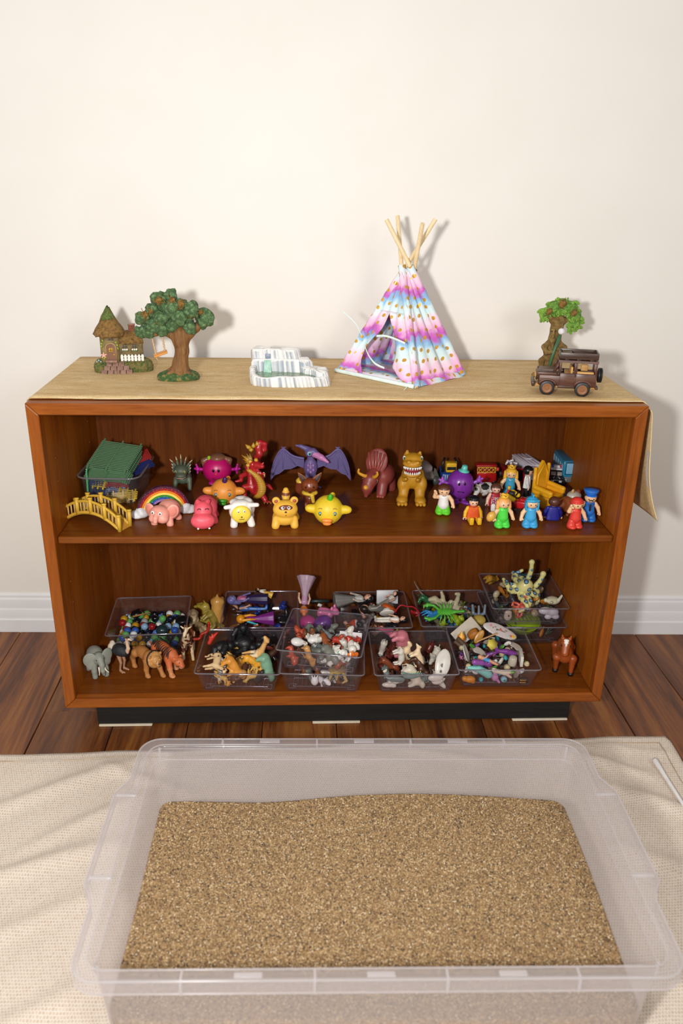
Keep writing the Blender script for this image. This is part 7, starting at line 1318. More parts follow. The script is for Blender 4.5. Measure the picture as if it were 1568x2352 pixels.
doll('grey uniformed figure with dark hair lying along the back tray', 812, 1376, ZL+.074, (-90, 6, -80), 'd8a488', '1c1a1c', 'b9b6b0', '7c7a76', .92, 'b5b2ac')
doll('second grey gowned figure lying across the grey figure tray', 862, 1398, ZL+.062, (-70, 20, 126), 'd8a488', '26201e', '8a8680', '6a6864', .85, 'a5a29a')
doll('small dark haired doll with white sleeves at the back of the grey figure tray', 892, 1378, ZL+.070, (-60, 10, -50), 'dca88c', '17161a', 'c9c2b8', '8a857c', .6)
doll('white suited doll with black hair lying at the right of the grey figure tray', 898, 1423, ZL+.058, (-88, 10, -90), 'dca88c', '101012', 'e6e0d4', 'e2dcd0', .72, legs='e4ded2')
doll('doll with pink top lying at the front of the grey figure tray', 878, 1446, ZL+.036, (-80, 30, 70), 'c89070', '5a3a28', 'd8607e', 'd86484', .5)
it(('orange_white_hat',), lambda: org([e((0, 0, 0), (1.9, 1.9, .35)), e((0, 0, .5), (1.1, 1.1, .8))], ['ece6dc'], .15, 28), 888, 1404, ZL+.062, (-50, 20, 20), 'cream rimmed toy hat lying in the grey figure tray', 'toy hat')
it(('orange_hat',), lambda: org([e((0, 0, 0), (2.0, 1.8, .9))], ['c85a22'], .15, 24), 893, 1396, ZL+.058, (-20, 30, 0), 'orange toy wig under the cream hat', 'toy wig')
it(('white_card',), lambda: rbox(5.6, .25, 3.6, .1), 889, 1371, ZL+.058, (-20, 0, 0), 'white rounded plastic card standing at the back of the grey figure tray', 'card', mat=plastic('cfcdd2', .4))
it(('red_skipping_rope',), lambda: tube(spline([(-3, 0, 0), (-1.6, 0, 2.0), (.2, 0, 1.6), (2, 0, 1.2), (3.6, 0, -.8), (2.6, 0, -1.4)], 26), .2, 7), 935, 1403, ZL+.064, (0, 0, 8), 'red plastic toy rope looped over the rim of the grey figure tray', 'toy rope', mat=plastic('a81c2c', .35))
it(('red_claw',), lambda: org([e((0, 0, 0), (.9, .5, .5)), ch([(.6, 0, 0), (1.5, 0, .5)], [.3, .1]), ch([(.6, 0, 0), (1.6, 0, 0)], [.3, .1]), ch([(.6, 0, 0), (1.5, 0, -.5)], [.3, .1])], ['a01c24'], .15, 22), 952, 1407, ZL+.045, (0, 0, 160), 'small red claw between the grey figure tray and scorpion tray', 'toy part')
it(('pink_rabbit_pony',), Q('d878a4', L=3.4, H=2.2, bw=1.05, nk=(.5, .5), hd=(1.0, 1.0, .95), leg=.5, tail=.5, ears=.9), 754, 1404, ZL+.062, (0, 0, 62), 'pink toy rabbit with tall ears lying above the centre trays', 'toy rabbit', 1.0)
it(('plastic_egg',), lambda: org([e((0, 0, 0), (2.1, 2.1, 2.7))], ['6a2a8c'], .1, 30), 740, 1432, ZL+.040, (10, 60, 20), 'purple plastic egg behind the upper centre tray', 'toy egg', .95)
it(('plastic_egg', 2), lambda: org([e((0, 0, 0), (2.0, 2.0, 2.5))], ['c02a80'], .1, 30), 706, 1430, ZL+.036, (10, 70, -30), 'magenta plastic egg behind the upper centre tray', 'toy egg', .95)
it(('white_tag',), lambda: rbox(1.2, .4, .8, .2), 734, 1390, ZL+.062, (0, 30, 20), 'small white tag beside the pink rabbit', 'tag', mat=plastic('d8d6d6', .4))
it(('round_tin',), lambda: lathe([(3.2, 0), (3.4, .2), (3.4, .7), (3.1, .9), (3.0, .75)], 30), 727, 1381, ZL+.058, (-30, 0, 0), 'dark green round lid standing behind the doll trays', 'lid', mat=plastic('26302e', .35))
it(('ball_tricolour',), lambda: org([e((0, 0, 0), 1.5)], ['c8482c'], .1, 26, [((1.4, 0, .4), (1.2, 2, 1.0), '3a74b0'), ((.3, 0, 0), (.35, 2, 2), 'e4e0d8')]), 814, 1436, ZL+.030, (0, 0, 0), 'red, white and blue toy ball behind the upper centre tray', 'toy ball')
DOL = [(('dark_shoe',), lambda: org([e((0, 0, 0), (.6, 1.4, .5)), e((0, .7, .5), (.55, .6, .7))], ['1b1a1e'], .2, 22), 'small dark boot piece', 'toy part', 1.0), (('brown_limb',), lambda: org([ch([(-1.8, 0, 0), (0, 0, .3), (1.8, 0, 0)], [.5, .45, .35])], ['8a5a38'], .1, 22), 'small brown limb piece', 'toy part', 1.0), (('black_figure',), lambda: org([c((0, 0, -1), (0, 0, 1), .7, .6), e((0, 0, 2.1), .7), ch([(-.6, 0, .8), (-1.4, 0, -.4)], [.3, .25]), ch([(.6, 0, .8), (1.4, 0, -.4)], [.3, .25])], ['222026'], .15, 26), 'small black figure', 'toy figure', 1.0), (('blue_piece',), lambda: org([e((0, 0, 0), (1.2, .8, .6)), e((1, 0, .2), (.6, .5, .5))], ['25368c'], .2, 20), 'small blue plastic piece', 'toy part', 1.0), (('maroon_piece',), lambda: org([e((0, 0, 0), (1.4, .6, .5))], ['5e1e2a'], .2, 20), 'small maroon plastic piece', 'toy part', 1.0)]
fillpile('dolls', 24, DOL, .012, .040, 4)
fillpile('grey', 26, DOL[:3]+[(('grey_piece',), lambda: org([ch([(-1.2, 0, 0), (1.2, 0, .4)], [.7, .4]), e((1.4, 0, .6), .6)], ['76726e'], .2, 22), 'small grey figure', 'toy figure', 1.0), (('yellow_shoe',), lambda: org([e((0, 0, 0), (.6, 1.2, .5))], ['c89a1e'], .2, 18), 'small yellow plastic piece', 'toy part', 1.0), (('skin_figure',), lambda: org([c((0, 0, -1), (0, 0, 1), .6, .5), e((0, 0, 1.9), .65)], ['d8a080'], .2, 20, [((0, 0, 2.4), (1, 1, .6), '3a2018')]), 'small bare doll', 'doll', 1.0)], .012, .042, 5)
# ------------------------------------------------------------------ reptile tray
CUR[0] = 'rept'
def scorp():
    p = [e((0, 0, 0), (2.2, .95, .45)), e((-2.0, 0, 0), (.9, .8, .4)), ch([(2.0, 0, 0), (3.2, 0, .05), (4.4, .1, .1)], [.5, .36, .4])]
    for sx in (-1, 1):
        p += [ch([(-2.2, sx*.6, 0), (-3.6, sx*2.0, .1), (-5.2, sx*2.4, 0)], [.36, .32, .5]), ch([(-5.2, sx*2.4, 0), (-6.2, sx*2.0, 0), (-6.5, sx*1.2, 0)], [.45, .35, .1]), ch([(-5.0, sx*2.2, 0), (-5.6, sx*1.5, 0)], [.35, .1])]
        for i, x in enumerate((-1.6, -.9, -.2, .5)): p += [ch([(x, sx*.8, 0), (x-.4+i*.3, sx*2.0, .35), (x-.9+i*.75, sx*3.3, -.2)], [.26, .24, .12])]
    return org(p, ['58b23c'], .2, 64)
it(('toy_scorpion',), scorp, 1020, 1405, ZL+.066, (28, 0, 0), 'flat bright green rubber scorpion lying on the scorpion tray', 'toy scorpion', .92)
def beast(): return org([e((0, 0, 0), (3.0, 1.4, 1.4)), e((2.6, 0, -.2), (1.6, 1.2, 1.1)), ch([(-2.4, 0, .4), (-4.2, 0, 1.6)], [1.2, .9]), ch([(-4.2, -.1, 1.8), (-5.4, -.2, 1.4)], [.8, .6]), ch([(-4.0, 0, .9), (-5.0, 0, .2)], [.5, .35]), ch([(-1.6, .2, .8), (-2.2, .4, 2.6), (-2.8, .4, 3.8)], [.7, .5, .4]), ch([(1.4, .2, .8), (1.7, .2, 2.6), (1.6, .1, 4.2), (.9, -.3, 4.4)], [.8, .55, .5, .42]), ch([(3.4, 0, -.2), (5.6, 0, -.6)], [.9, .4]), e((.2, 0, 1.4), (.8, .6, .9))], ['b9b090'], .35, 54)
it(('toy_beast',), beast, 1034, 1382, ZL+.062, (0, 8, -6), 'beige rubber monster lying on its back in the scorpion tray', 'toy monster', .98, mat=vcol(.5, .3, 250))
it(('grey_tail',), lambda: tube(spline([(0, 0, 0), (-2.6, 0, 1.6), (-4.4, 0, 4.2), (-5.0, 0, 5.6)], 18), [.32-.015*i for i in range(19)], 8), 972, 1357, ZL+.070, (0, 0, 0), 'thin grey rubber tail rising out of the scorpion tray', 'toy part', mat=plastic('7d7a6c', .5))
it(('blue_crab',), lambda: org([e((0, 0, 0), (1.3, 1.1, 1.0)), *[ch([(-.8, y, 0), (-2.4, y*1.8, .3), (-3.6, y*2.2, -.4)], [.3, .25, .15]) for y in (-.9, -.3, .4, .9)], ch([(-.6, -.8, .2), (-2.6, -1.6, .2)], [.35, .3])], ['2f88c8'], .2, 40), 990, 1412, ZL+.050, (0, 0, 10), 'blue plastic crab under the green scorpion', 'toy crab', 1.05)
it(('green_dragonet',), Q('2c6a40', L=3.8, H=3.0, bw=.8, nk=(.9, .9), leg=.36), 972, 1382, ZL+.046, (20, 40, 60), 'dark green plastic lizard at the back of the scorpion tray', 'toy lizard')
it(('lime_dinosaur',), Q('9aac28', L=3.0, H=2.6, bw=.9, nk=(.3, .9), hd=(.75, .8, .7), leg=.45), 1048, 1421, ZL+.052, (0, 0, 30), 'lime green toy dinosaur at the front of the scorpion tray', 'toy dinosaur', .9)
it(('mustard_turtle',), lambda: org([e((0, 0, 0), (1.8, 1.6, 1.1)), e((-1.6, -.6, .2), .6)], ['b9a04c'], .2, 26), 1100, 1430, ZL+.060, (20, 0, 0), 'mustard toy turtle at the right of the scorpion tray', 'toy turtle', .95)
it(('grey_claw_piece',), lambda: org([ch([(-1.6, 0, 1.4), (-1.4, 0, -.6), (0, 0, -1.4), (1.4, 0, -.6), (1.6, 0, 1.4)], [.35, .4, .5, .4, .3]), ch([(0, 0, -1.2), (0, 0, 1.2)], [.4, .25])], ['6c7884'], .2, 34), 1099, 1404, ZL+.066, (-20, 0, 0), 'blue grey plastic claw piece at the right of the scorpion tray', 'toy part')
REP = [(('brown_lizard',), Q('6b6648', 26, L=3.8, H=1.6, bw=.6, nk=(.8, .1), leg=.25, tail=3), 'small olive lizard', 'toy lizard', 1.0), (('blue_fish_piece',), lambda: org([e((0, 0, 0), (1.4, .4, .7)), e((1.6, 0, 0), (.5, .15, .6))], ['2a70b0'], .2, 22), 'small blue fish', 'toy fish', 1.0), (('black_bug',), lambda: org([e((0, 0, 0), (1.1, .8, .5)), *[ch([(x, s_*.5, 0), (x*1.4, s_*1.5, -.3)], [.14, .1]) for x in (-.6, 0, .6) for s_ in (-1, 1)]], ['17181a'], .1, 26), 'small black beetle', 'toy beetle', 1.0), (('lime_frog',), lambda: org([e((0, 0, 0), (1.0, .9, .7)), e((-.8, -.5, .5), .35), e((-.8, .5, .5), .35), ch([(.5, .7, -.2), (1.4, 1.2, -.4)], [.3, .2]), ch([(.5, -.7, -.2), (1.4, -1.2, -.4)], [.3, .2])], ['8aa024'], .2, 24), 'small lime frog', 'toy frog', 1.0)]
fillpile('rept', 24, REP, .012, .038, 6)
# ------------------------------------------------------------------ sea creature stack
CUR[0] = 'seaU'
def octo(col, n, R, L, seed, spotc=None, curl=1.0):
    def f():
        r0 = np.random.RandomState(seed); p = [e((0, 0, R*.9), (R, R*.9, R*1.15))]
        ends = []
        for i in range(n):
            a_ = 2*PI*i/n+.2; pts = []
            for j in range(7):
                q = j/6; rad = R*.5+L*q*(1-.25*q*q*curl); aa = a_+.55*q*q*(1 if i % 2 else -1)*curl; pts.append((rad*math.cos(aa), rad*math.sin(aa), R*.25+(.9*R*math.sin(q*PI*1.5+i))*q*.9))
            p.append(ch(pts, [R*.40*(1-.5*j/6) for j in range(7)])); ends += pts
        pt = None
        if spotc:
            pt = []
            for (x, y, z) in ends[1::2]: pt.append(((x, y, z+R*.26), R*.30, '223a52')); 
            for (x, y, z) in ends[1::2]: pt.append(((x, y, z+R*.30), R*.20, spotc))
            for _ in range(9):
                d = r0.normal(0, 1, 3); d /= np.linalg.norm(d); q = np.array([0, 0, R*.9])+d*np.array([R, R*.9, R*1.15]); pt += [(tuple(q), R*.30, '223a52'), (tuple(q), R*.19, spotc)]
        return org(p, [col], .25, 84 if spotc else 44, pt)
    return f
it(('toy_octopus',), octo('d9d48e', 8, 2.0, 6.6, 2, '7aa6c8'), 1202, 1350, ZL+.128, (30, 14, 20), 'large cream octopus with blue ringed spots on top of the octopus tray', 'toy octopus', 1.0)
for i, (u, v, u1, v1) in enumerate(((1212, 1330, 1221, 1291), (1230, 1345, 1247, 1318))):
    a_, b_ = at(u, v, z=ZL+.136), at(u1, v1, y=at(u, v, z=ZL+.136)[1]); a_ = np.array(a_); b_ = np.array(b_)
    pth = spline([a_, a_+(b_-a_)*.5+np.array([.003, 0, 0]), b_], 12)-a_
    o = obj('octopus_arm', org([ch(pth*100, [.62-.012*j for j in range(12)]+[.5]), e(pth[-1]*100, (.75, .6, .75))], ['d9d48e'], .15, 34, [(tuple(pth[j]*100+(.1, -.5, 0)), .36, '223a52') for j in (3, 7)]+[(tuple(pth[j]*100+(.1, -.55, 0)), .24, '6d9cc0') for j in (3, 7)]), VCG); o.data.transform(Matrix.Scale(.01, 4)); o.location = tuple(a_)
    o.name = 'toy_tentacle'; setp(o, ('tallest upright' if i == 0 else 'shorter curled')+' spotted cream rubber tentacle rising from the octopus tray', 'toy tentacle')
it(('small_red_octopus',), octo('d06050', 8, .9, 3.4, 5), 1199, 1395, ZL+.092, (70, 10, 0), 'coral red rubber octopus against the front of the octopus tray', 'toy octopus', .95)
it(('white_turtle',), lambda: org([e((0, 0, 0), (1.7, 1.4, .9)), e((-1.7, -.3, .2), .55), ch([(1.2, -.6, .2), (1.8, -.8, 1.6)], [.4, .3]), ch([(-.4, -1.0, 0), (-.8, -1.8, .4)], [.35, .25])], ['d2ceb0'], .2, 30), 1277, 1376, ZL+.108, (0, 0, 0), 'cream toy turtle at the right of the octopus tray', 'toy turtle', 1.05)
it(('fish_head',), lambda: org([e((0, 0, 0), (1.0, .5, 1.3)), e((0, 0, 1.0), (.9, .5, .6))], ['c9b9a8'], .2, 26, [((.1, -.5, .3), (.26, .3, .26), '0e0e0e')]), 1167, 1416, ZL+.082, (0, 0, 0), 'pale grey fish head pressed to the front of the octopus tray', 'toy fish')
it(('white_shell',), lambda: org([e((-1.4, 0, .6), (1.6, .9, .9)), e((.4, 0, .3), (1.5, .9, 1.0)), e((1.2, -.2, -.8), (.9, .7, .7)), e((-.6, -.2, -.9), (.9, .6, .6))], ['d6d4da'], .3, 30), 1262, 1408, ZL+.082, (0, 0, 0), 'white bone shaped plastic shell at the front right of the octopus tray', 'toy shell', 1.05)
it(('grey_dolphin',), lambda: org([ch([(-2.4, 0, .2), (0, 0, .5), (2.4, 0, 0)], [.4, .7, .3]), e((2.8, 0, 0), (.5, 1.0, .15)), ch([(0, 0, .9), (.5, 0, 1.7)], [.3, .1])], ['5c5c5a'], .2, 34), 1238, 1409, ZL+.074, (0, 14, 10), 'grey toy dolphin at the front of the octopus tray', 'toy dolphin', .8)
it(('gold_lizard',), Q('a87c28', L=4.4, H=2.4, bw=.8, nk=(.9, .2), leg=.32, tail=2.4), 1128, 1330, ZL+.118, (40, -40, 120), 'gold toy lizard at the back left of the octopus tray', 'toy lizard')
it(('teal_fin',), lambda: org([e((0, 0, 0), (2.2, .5, .9)), ch([(.4, 0, .6), (.9, 0, 1.8)], [.5, .1])], ['1e4654'], .2, 26), 1205, 1322, ZL+.122, (0, 20, 0), 'dark teal whale at the back of the octopus tray', 'toy whale')
it(('black_eel',), lambda: org([ch(spline([(-2.6, 0, .4), (-1, 0, 0), (1, 0, .3), (2.2, 0, 1.6), (2.0, 0, 3.0)], 12), [.35]*12+[.15])], ['16181a'], .1, 30), 1264, 1318, ZL+.116, (0, 0, 0), 'black rubber eel hanging over the back of the octopus tray', 'toy eel')
CUR[0] = 'seaL'
it(('lime_bowl',), lambda: lathe([(2.0, 0), (3.6, 1.2), (4.6, 3.0), (4.7, 3.3), (4.5, 3.2), (3.4, 1.4), (1.9, .3)], 30), 1198, 1438, ZL+.030, (8, 0, 0), 'lime green plastic bowl in the lower back right tray', 'bowl', mat=plastic('a4c81e', .4))
SEA = [(('small_shell',), lambda: org([e((0, 0, 0), (1.1, .9, .7)), e((.7, 0, .3), .5)], ['b9a98a'], .2, 20), 'small tan shell', 'toy shell', 1.0), (('small_shark',), lambda: org([ch([(-2, 0, 0), (0, 0, .2), (1.8, 0, 0)], [.25, .6, .2]), ch([(0, 0, .6), (.4, 0, 1.2)], [.25, .08]), e((2, 0, .1), (.2, .15, .7))], ['40484c'], .15, 28), 'small dark shark', 'toy shark', 1.0), (('small_orange_fish',), lambda: org([e((0, 0, 0), (1.2, .45, .8)), e((1.4, 0, 0), (.45, .15, .65))], ['c07a2a'], .15, 22), 'small orange fish', 'toy fish', 1.0), (('small_green_frond',), lambda: org([ch([(0, 0, 0), (.6, 0, 1.6)], [.3, .12]), ch([(0, 0, 0), (-.6, 0, 1.5)], [.3, .12]), ch([(0, 0, 0), (0, .4, 2.0)], [.3, .12])], ['3c4c34'], .15, 22), 'small dark green frond', 'toy plant', 1.0)]
fillpile('seaU', 26, SEA, .012, .040, 7); fillpile('seaL', 18, SEA, .012, .028, 8)
# ------------------------------------------------------------------ centre stack
CUR[0] = 'midU'
WH = 'e4e2dc'
it(('toy_swan',), lambda: org([e((0, 0, 0), (1.5, 1.1, .9)), ch([(1.0, 0, .2), (2.0, 0, -.2), (2.0, -.2, -1.2), (2.5, -.4, -1.6)], [.5, .4, .35, .25])], [WH], .2, 34, [((2.7, -.5, -1.7), .35, 'd88a28')]), 688, 1478, ZL+.082, (20, 10, 0), 'white toy swan at the left of the upper centre tray', 'toy swan')
it(('white_bird',), lambda: org([e((0, 0, 0), (1.7, 1.2, 1.0)), e((.8, .2, .5), (.9, .7, .6))], [WH], .2, 28), 722, 1468, ZL+.086, (10, 0, 20), 'white toy bird in the middle of the upper centre tray', 'toy bird')
it(('white_ball',), lambda: org([e((0, 0, 0), 1.0)], ['e2ded0'], .1, 24), 809, 1491, ZL+.092, (0, 0, 0), 'white ball at the right of the upper centre tray', 'toy ball', .95)
it(('orange_clownfish',), lambda: org([e((0, 0, 0), (1.0, .45, .7)), e((1.2, 0, 0), (.5, .15, .6)), ch([(0, 0, .5), (.4, 0, 1.0)], [.3, .1])], ['e0701e'], .15, 26, [((-.3, 0, 0), (.14, 1, 1), 'f0ece6')]), 818, 1503, ZL+.088, (0, 0, 10), 'orange toy clownfish at the right front of the upper centre tray', 'toy fish', 1.0)
it(('brown_kangaroo',), Q('96502a', L=3.0, H=2.6, bw=.7, nk=(.7, .8), leg=.3, tail=2.2), 748, 1473, ZL+.090, (30, 20, 30), 'brown toy kangaroo in the middle of the upper centre tray')
it(('red_crab_toy',), Q('c04030', L=2.6, H=1.8, bw=.7, nk=(.5, .3), leg=.3), 782, 1472, ZL+.088, (0, 30, 60), 'red toy crab in the upper centre tray', 'toy crab')
it(('red_cat',), Q('b8402e', L=3.0, H=2.2, bw=.6, nk=(.5, .4), leg=.3), 812, 1471, ZL+.090, (40, 0, 130), 'rust red toy cat at the back right of the upper centre tray')
it(('grey_dolphin_small',), lambda: org([ch([(-2.2, 0, .3), (0, 0, .5), (2.0, 0, 0)], [.25, .6, .3]), e((-2.4, 0, .3), (.4, .8, .14)), ch([(0, 0, .9), (.5, 0, 1.5)], [.3, .1])], ['7c848c'], .2, 30), 756, 1459, ZL+.092, (0, 60, 20), 'grey toy dolphin standing on its nose in the upper centre tray', 'toy dolphin', 1.0)
it(('grey_shark_small',), lambda: org([ch([(-2.2, 0, 0), (0, 0, .3), (2.0, 0, 0)], [.2, .6, .25]), ch([(0, 0, .7), (.5, 0, 1.4)], [.3, .1]), e((2.2, 0, .1), (.2, .15, .8))], ['66706c'], .2, 30), 733, 1484, ZL+.084, (0, 30, 130), 'grey green toy shark in the upper centre tray', 'toy shark', .9)
it(('white_polar_bear',), Q('dedad0', L=3.0, H=2.4, bw=.95, nk=(.5, .3), leg=.42), 826, 1481, ZL+.088, (10, 20, 40), 'white toy polar bear at the right side of the upper centre tray', s=.95)
it(('white_goat',), Q(WH, L=2.4, H=2.0, bw=.7, nk=(.4, .5), leg=.3), 765, 1501, ZL+.086, (30, 0, 60), 'white toy goat at the front of the upper centre tray', s=.95)
it(('white_cow_small',), Q(WH, L=2.6, H=2.2, bw=.75, nk=(.4, .4), leg=.3, paint=[((0, 0, 2), (.9, .5, .9), '2a2624')]), 797, 1503, ZL+.084, (40, 20, 120), 'white and black toy cow at the front of the upper centre tray', s=.95)
it(('green_white_leaf',), lambda: org([e((0, 0, 0), (1.5, .7, .25))], ['e8ece6'], .1, 24, [((.3, 0, .2), (.6, .3, .3), '2f9a4a')]), 773, 1493, ZL+.094, (40, 20, -50), 'green and white plastic leaf at the front of the upper centre tray', 'toy leaf')
it(('grey_elephant_small',), Q('7c7e74', L=3.2, H=3.0, bw=1.05, nk=(.6, .2), hd=(.8, .9, .9), leg=.45, ears=.7), 754, 1523, ZL+.072, (20, 10, 30), 'small grey toy elephant seen through the upper centre tray front', s=1.05)
it(('tan_dog_small',), Q('c08e50', L=2.6, H=2.4, bw=.6, nk=(.5, .6), leg=.28), 706, 1520, ZL+.074, (70, 0, 40), 'small tan toy dog seen through the upper centre tray front', s=1.0)
it(('rust_monkey_small',), Q('9a5038', L=2.4, H=2.4, bw=.6, nk=(.4, .6), leg=.28), 776, 1526, ZL+.070, (60, 30, 10), 'small rust toy monkey seen through the upper centre tray front', s=1.0)
it(('white_card_strip',), lambda: rbox(5.2, .2, 2.2, .08), 806, 1462, ZL+.086, (-14, 0, -12), 'white card strip standing at the back of the upper centre tray', 'card', mat=plastic('d6d2d2', .5))
CUR[0] = 'midL'
it(('tan_turtle_small',), lambda: org([e((0, 0, .6), (1.9, 1.4, .8)), ch([(-1.2, -.8, 0), (-1.6, -1.2, -1.0)], [.35, .25]), ch([(1.2, -.8, 0), (1.8, -1.2, -1.4), (1.0, -1.4, -1.8)], [.35, .28, .2]), ch([(0, -1, 0), (-.2, -1.4, -1.0)], [.3, .2])], ['b59a5c'], .2, 32), 776, 1546, ZL+.040, (0, 0, 0), 'tan toy turtle in the lower centre tray', 'toy turtle', 1.1)
it(('white_hen',), lambda: org([e((0, 0, 0), (.9, .8, 1.1)), *[ch([(x, 0, .8), (x*1.3, 0, 1.6)], [.2, .1]) for x in (-.5, 0, .5)]], ['ebe9e6'], .15, 26, [((1.0, -.3, -.3), .35, 'd8a020')]), 722, 1568, ZL+.026, (0, 0, 0), 'white toy hen in the lower centre tray', 'toy hen', .95)
it(('white_lamb',), Q('ebe9e6', L=2.2, H=1.9, bw=.7, nk=(.3, .4), leg=.3), 738, 1575, ZL+.018, (10, 0, 50), 'white toy lamb in the lower centre tray', s=.95)
MID = [(('tiny_brown_critter',), Q('7a4a2c', 24, L=2.4, H=1.8, bw=.5, nk=(.4, .4), leg=.24), 'tiny brown animal', 'toy animal', 1.0), (('tiny_tan_branch',), lambda: org([ch([(-1.6, 0, 0), (0, 0, .3), (1.6, 0, 0)], [.2, .25, .15]), ch([(0, 0, .2), (.8, .5, 1.0)], [.18, .1])], ['8a5626'], .1, 26), 'tiny brown branch', 'toy branch', 1.0), (('tiny_red_critter',), Q('b04a30', 24, L=2.2, H=1.6, bw=.5, nk=(.3, .4), leg=.24), 'tiny red animal', 'toy animal', 1.0), (('tiny_white_critter',), Q('d8d4ca', 24, L=2.2, H=1.8, bw=.55, nk=(.4, .4), leg=.26), 'tiny white animal', 'toy animal', 1.0), (('tiny_grey_critter',), Q('70746e', 24, L=2.4, H=1.9, bw=.6, nk=(.4, .3), leg=.28), 'tiny grey animal', 'toy animal', 1.0)]
fillpile('midU', 34, MID, .010, .030, 9); fillpile('midL', 16, MID[:1]+MID[3:], .010, .026, 10)
# ------------------------------------------------------------------ farm tray
CUR[0] = 'farm'
it(('toy_pig',), Q('c47480', L=5.0, H=3.4, bw=1.35, nk=(.5, .1), hd=(.9, 1.0, .9), leg=.5, tail=.6, ears=.5), 922, 1486, ZL+.056, (80, 0, 98), 'pink toy pig lying on its side at the back of the farm tray', 'toy pig', 1.15)
it(('toy_cow_cream',), Q('e2c8a0', L=4.8, H=4.6, bw=1.0, nk=(1.1, .9), hd=(.6, .9, .6), leg=.42, paint=[((0, 0, .3), (4, 6, .55), '17150f')]), 930, 1500, ZL+.062, (-76, 12, -100), 'cream toy cow with black hooves lying across the farm tray', 'toy cow', 1.05)
it(('toy_cow_cream', 2), Q('e4caa4', L=4.2, H=4.2, bw=.95, nk=(.9, .7), hd=(.65, .9, .6), leg=.42, paint=[((0, 0, .3), (4, 6, .55), '17150f'), ((0, -4.2, 4.6), (.9, 1.0, .8), '1a1a18')]), 956, 1509, ZL+.064, (-70, -10, -84), 'cream toy calf with black face lying across the farm tray', 'toy cow', 1.0)
it(('toy_dog_white',), Q('d6d0c4', L=4.6, H=3.4, bw=.85, nk=(.7, .5), leg=.36), 918, 1513, ZL+.054, (85, 0, 96), 'white toy dog lying on its side in the farm tray', 'toy dog', 1.05)
it(('white_skull_slab',), lambda: org([e((0, 0, 0), (1.5, .5, 2.9)), e((-1.0, .1, -.4), (.7, .4, 2.4))], ['d2cec4'], .3, 36, [((-.35, -.5, -.6), (.28, .4, .4), '55504a'), ((-.35, -.5, -1.9), (.26, .4, .35), '55504a')]), 1017, 1522, ZL+.060, (-36, 10, -4), 'off white animal skull shaped piece at the right of the farm tray', 'toy skull', 1.1)
it(('dark_cow',), Q('4a2a1c', L=4.6, H=3.4, bw=1.0, nk=(.8, .4), leg=.42), 960, 1530, ZL+.044, (60, 20, 80), 'dark brown toy bull in the middle of the farm tray', 'toy bull')
it(('brown_calf',), Q('7a3a20', L=3.8, H=3.0, bw=.8, nk=(.7, .6), leg=.36, ears=.5), 892, 1526, ZL+.046, (50, -20, 70), 'chestnut toy foal at the left of the farm tray', 'toy foal')
it(('brown_goat',), Q('6a3e1e', L=3.0, H=2.8, bw=.7, nk=(.6, .7), leg=.3, ears=.6), 938, 1532, ZL+.046, (30, 30, 30), 'brown toy goat with horns at the front of the farm tray', 'toy goat')
it(('green_peacock',), lambda: org([e((0, 0, 0), (2.4, 1.0, .8)), ch([(-1.6, 0, .3), (-2.4, 0, 1.2)], [.5, .35]), *[ch([(x, 0, .4), (x+.2, -.2, 1.3)], [.2, .12]) for x in (0, .7, 1.4, 2.0)]], ['6d8a80'], .2, 38, [((x, -.2, 1.3), .35, 'd8d490') for x in (.2, .9, 1.6, 2.2)]), 944, 1549, ZL+.042, (10, 0, 10), 'grey green toy turkey at the front of the farm tray', 'toy turkey', 1.1)
it(('white_sheep_front',), Q('d4cab6', L=5.0, H=3.6, bw=1.25, nk=(.5, .4), hd=(.8, .9, .8), leg=.5), 948, 1565, ZL+.028, (60, 10, 84), 'off white toy sheep lying against the front of the farm tray', 'toy sheep', 1.1)
it(('white_block',), lambda: org([e((0, 0, .3), (2.0, .8, 1.1)), e((.4, 0, -.9), (1.4, .7, .8))], ['d8d2c6'], .25, 30), 1000, 1560, ZL+.030, (0, 0, 6), 'chalky white rock piece against the front of the farm tray', 'toy rock', 1.1)
it(('grey_fish_front',), lambda: org([e((0, 0, 0), (2.6, .7, .9)), ch([(-2, 0, 0), (-3.0, 0, .4)], [.5, .15])], ['74827e'], .2, 28), 908, 1562, ZL+.034, (0, 6, 0), 'grey green plastic fish against the front left of the farm tray', 'toy fish')
it(('white_paw',), lambda: org([e((0, 0, 0), (1.8, .7, .7)), e((1.2, 0, -.3), (.8, .6, .5))], ['d6d0c2'], .2, 22), 894, 1576, ZL+.016, (0, 0, 0), 'white plastic bone at the bottom front left of the farm tray', 'toy bone', 1.1)
it(('white_mouse',), lambda: org([e((0, 0, 0), (.7, .5, .5)), e((.5, 0, .3), .3)], ['d2ccc0'], .2, 20), 884, 1541, ZL+.046, (0, 0, 30), 'tiny white mouse at the left of the farm tray', 'toy mouse', .9)
FARM = [(('brown_farm_beast',), Q('55301e', 26, L=3.4, H=2.6, bw=.8, nk=(.5, .3), leg=.36), 'brown plastic farm animal', 'toy animal', 1.0), (('white_farm_beast',), Q('cfc8ba', 26, L=3.2, H=2.4, bw=.8, nk=(.4, .3), leg=.36), 'white plastic farm animal', 'toy animal', 1.0), (('maroon_farm_beast',), Q('6a2a22', 26, L=3.4, H=2.6, bw=.75, nk=(.6, .4), leg=.34), 'maroon plastic farm animal', 'toy animal', 1.0), (('grey_farm_beast',), Q('6e7a74', 26, L=3.0, H=2.2, bw=.75, nk=(.4, .3), leg=.34), 'grey plastic farm animal', 'toy animal', 1.0)]
fillpile('farm', 20, [q[:4]+(.8,) for q in FARM], .008, .024, 12)
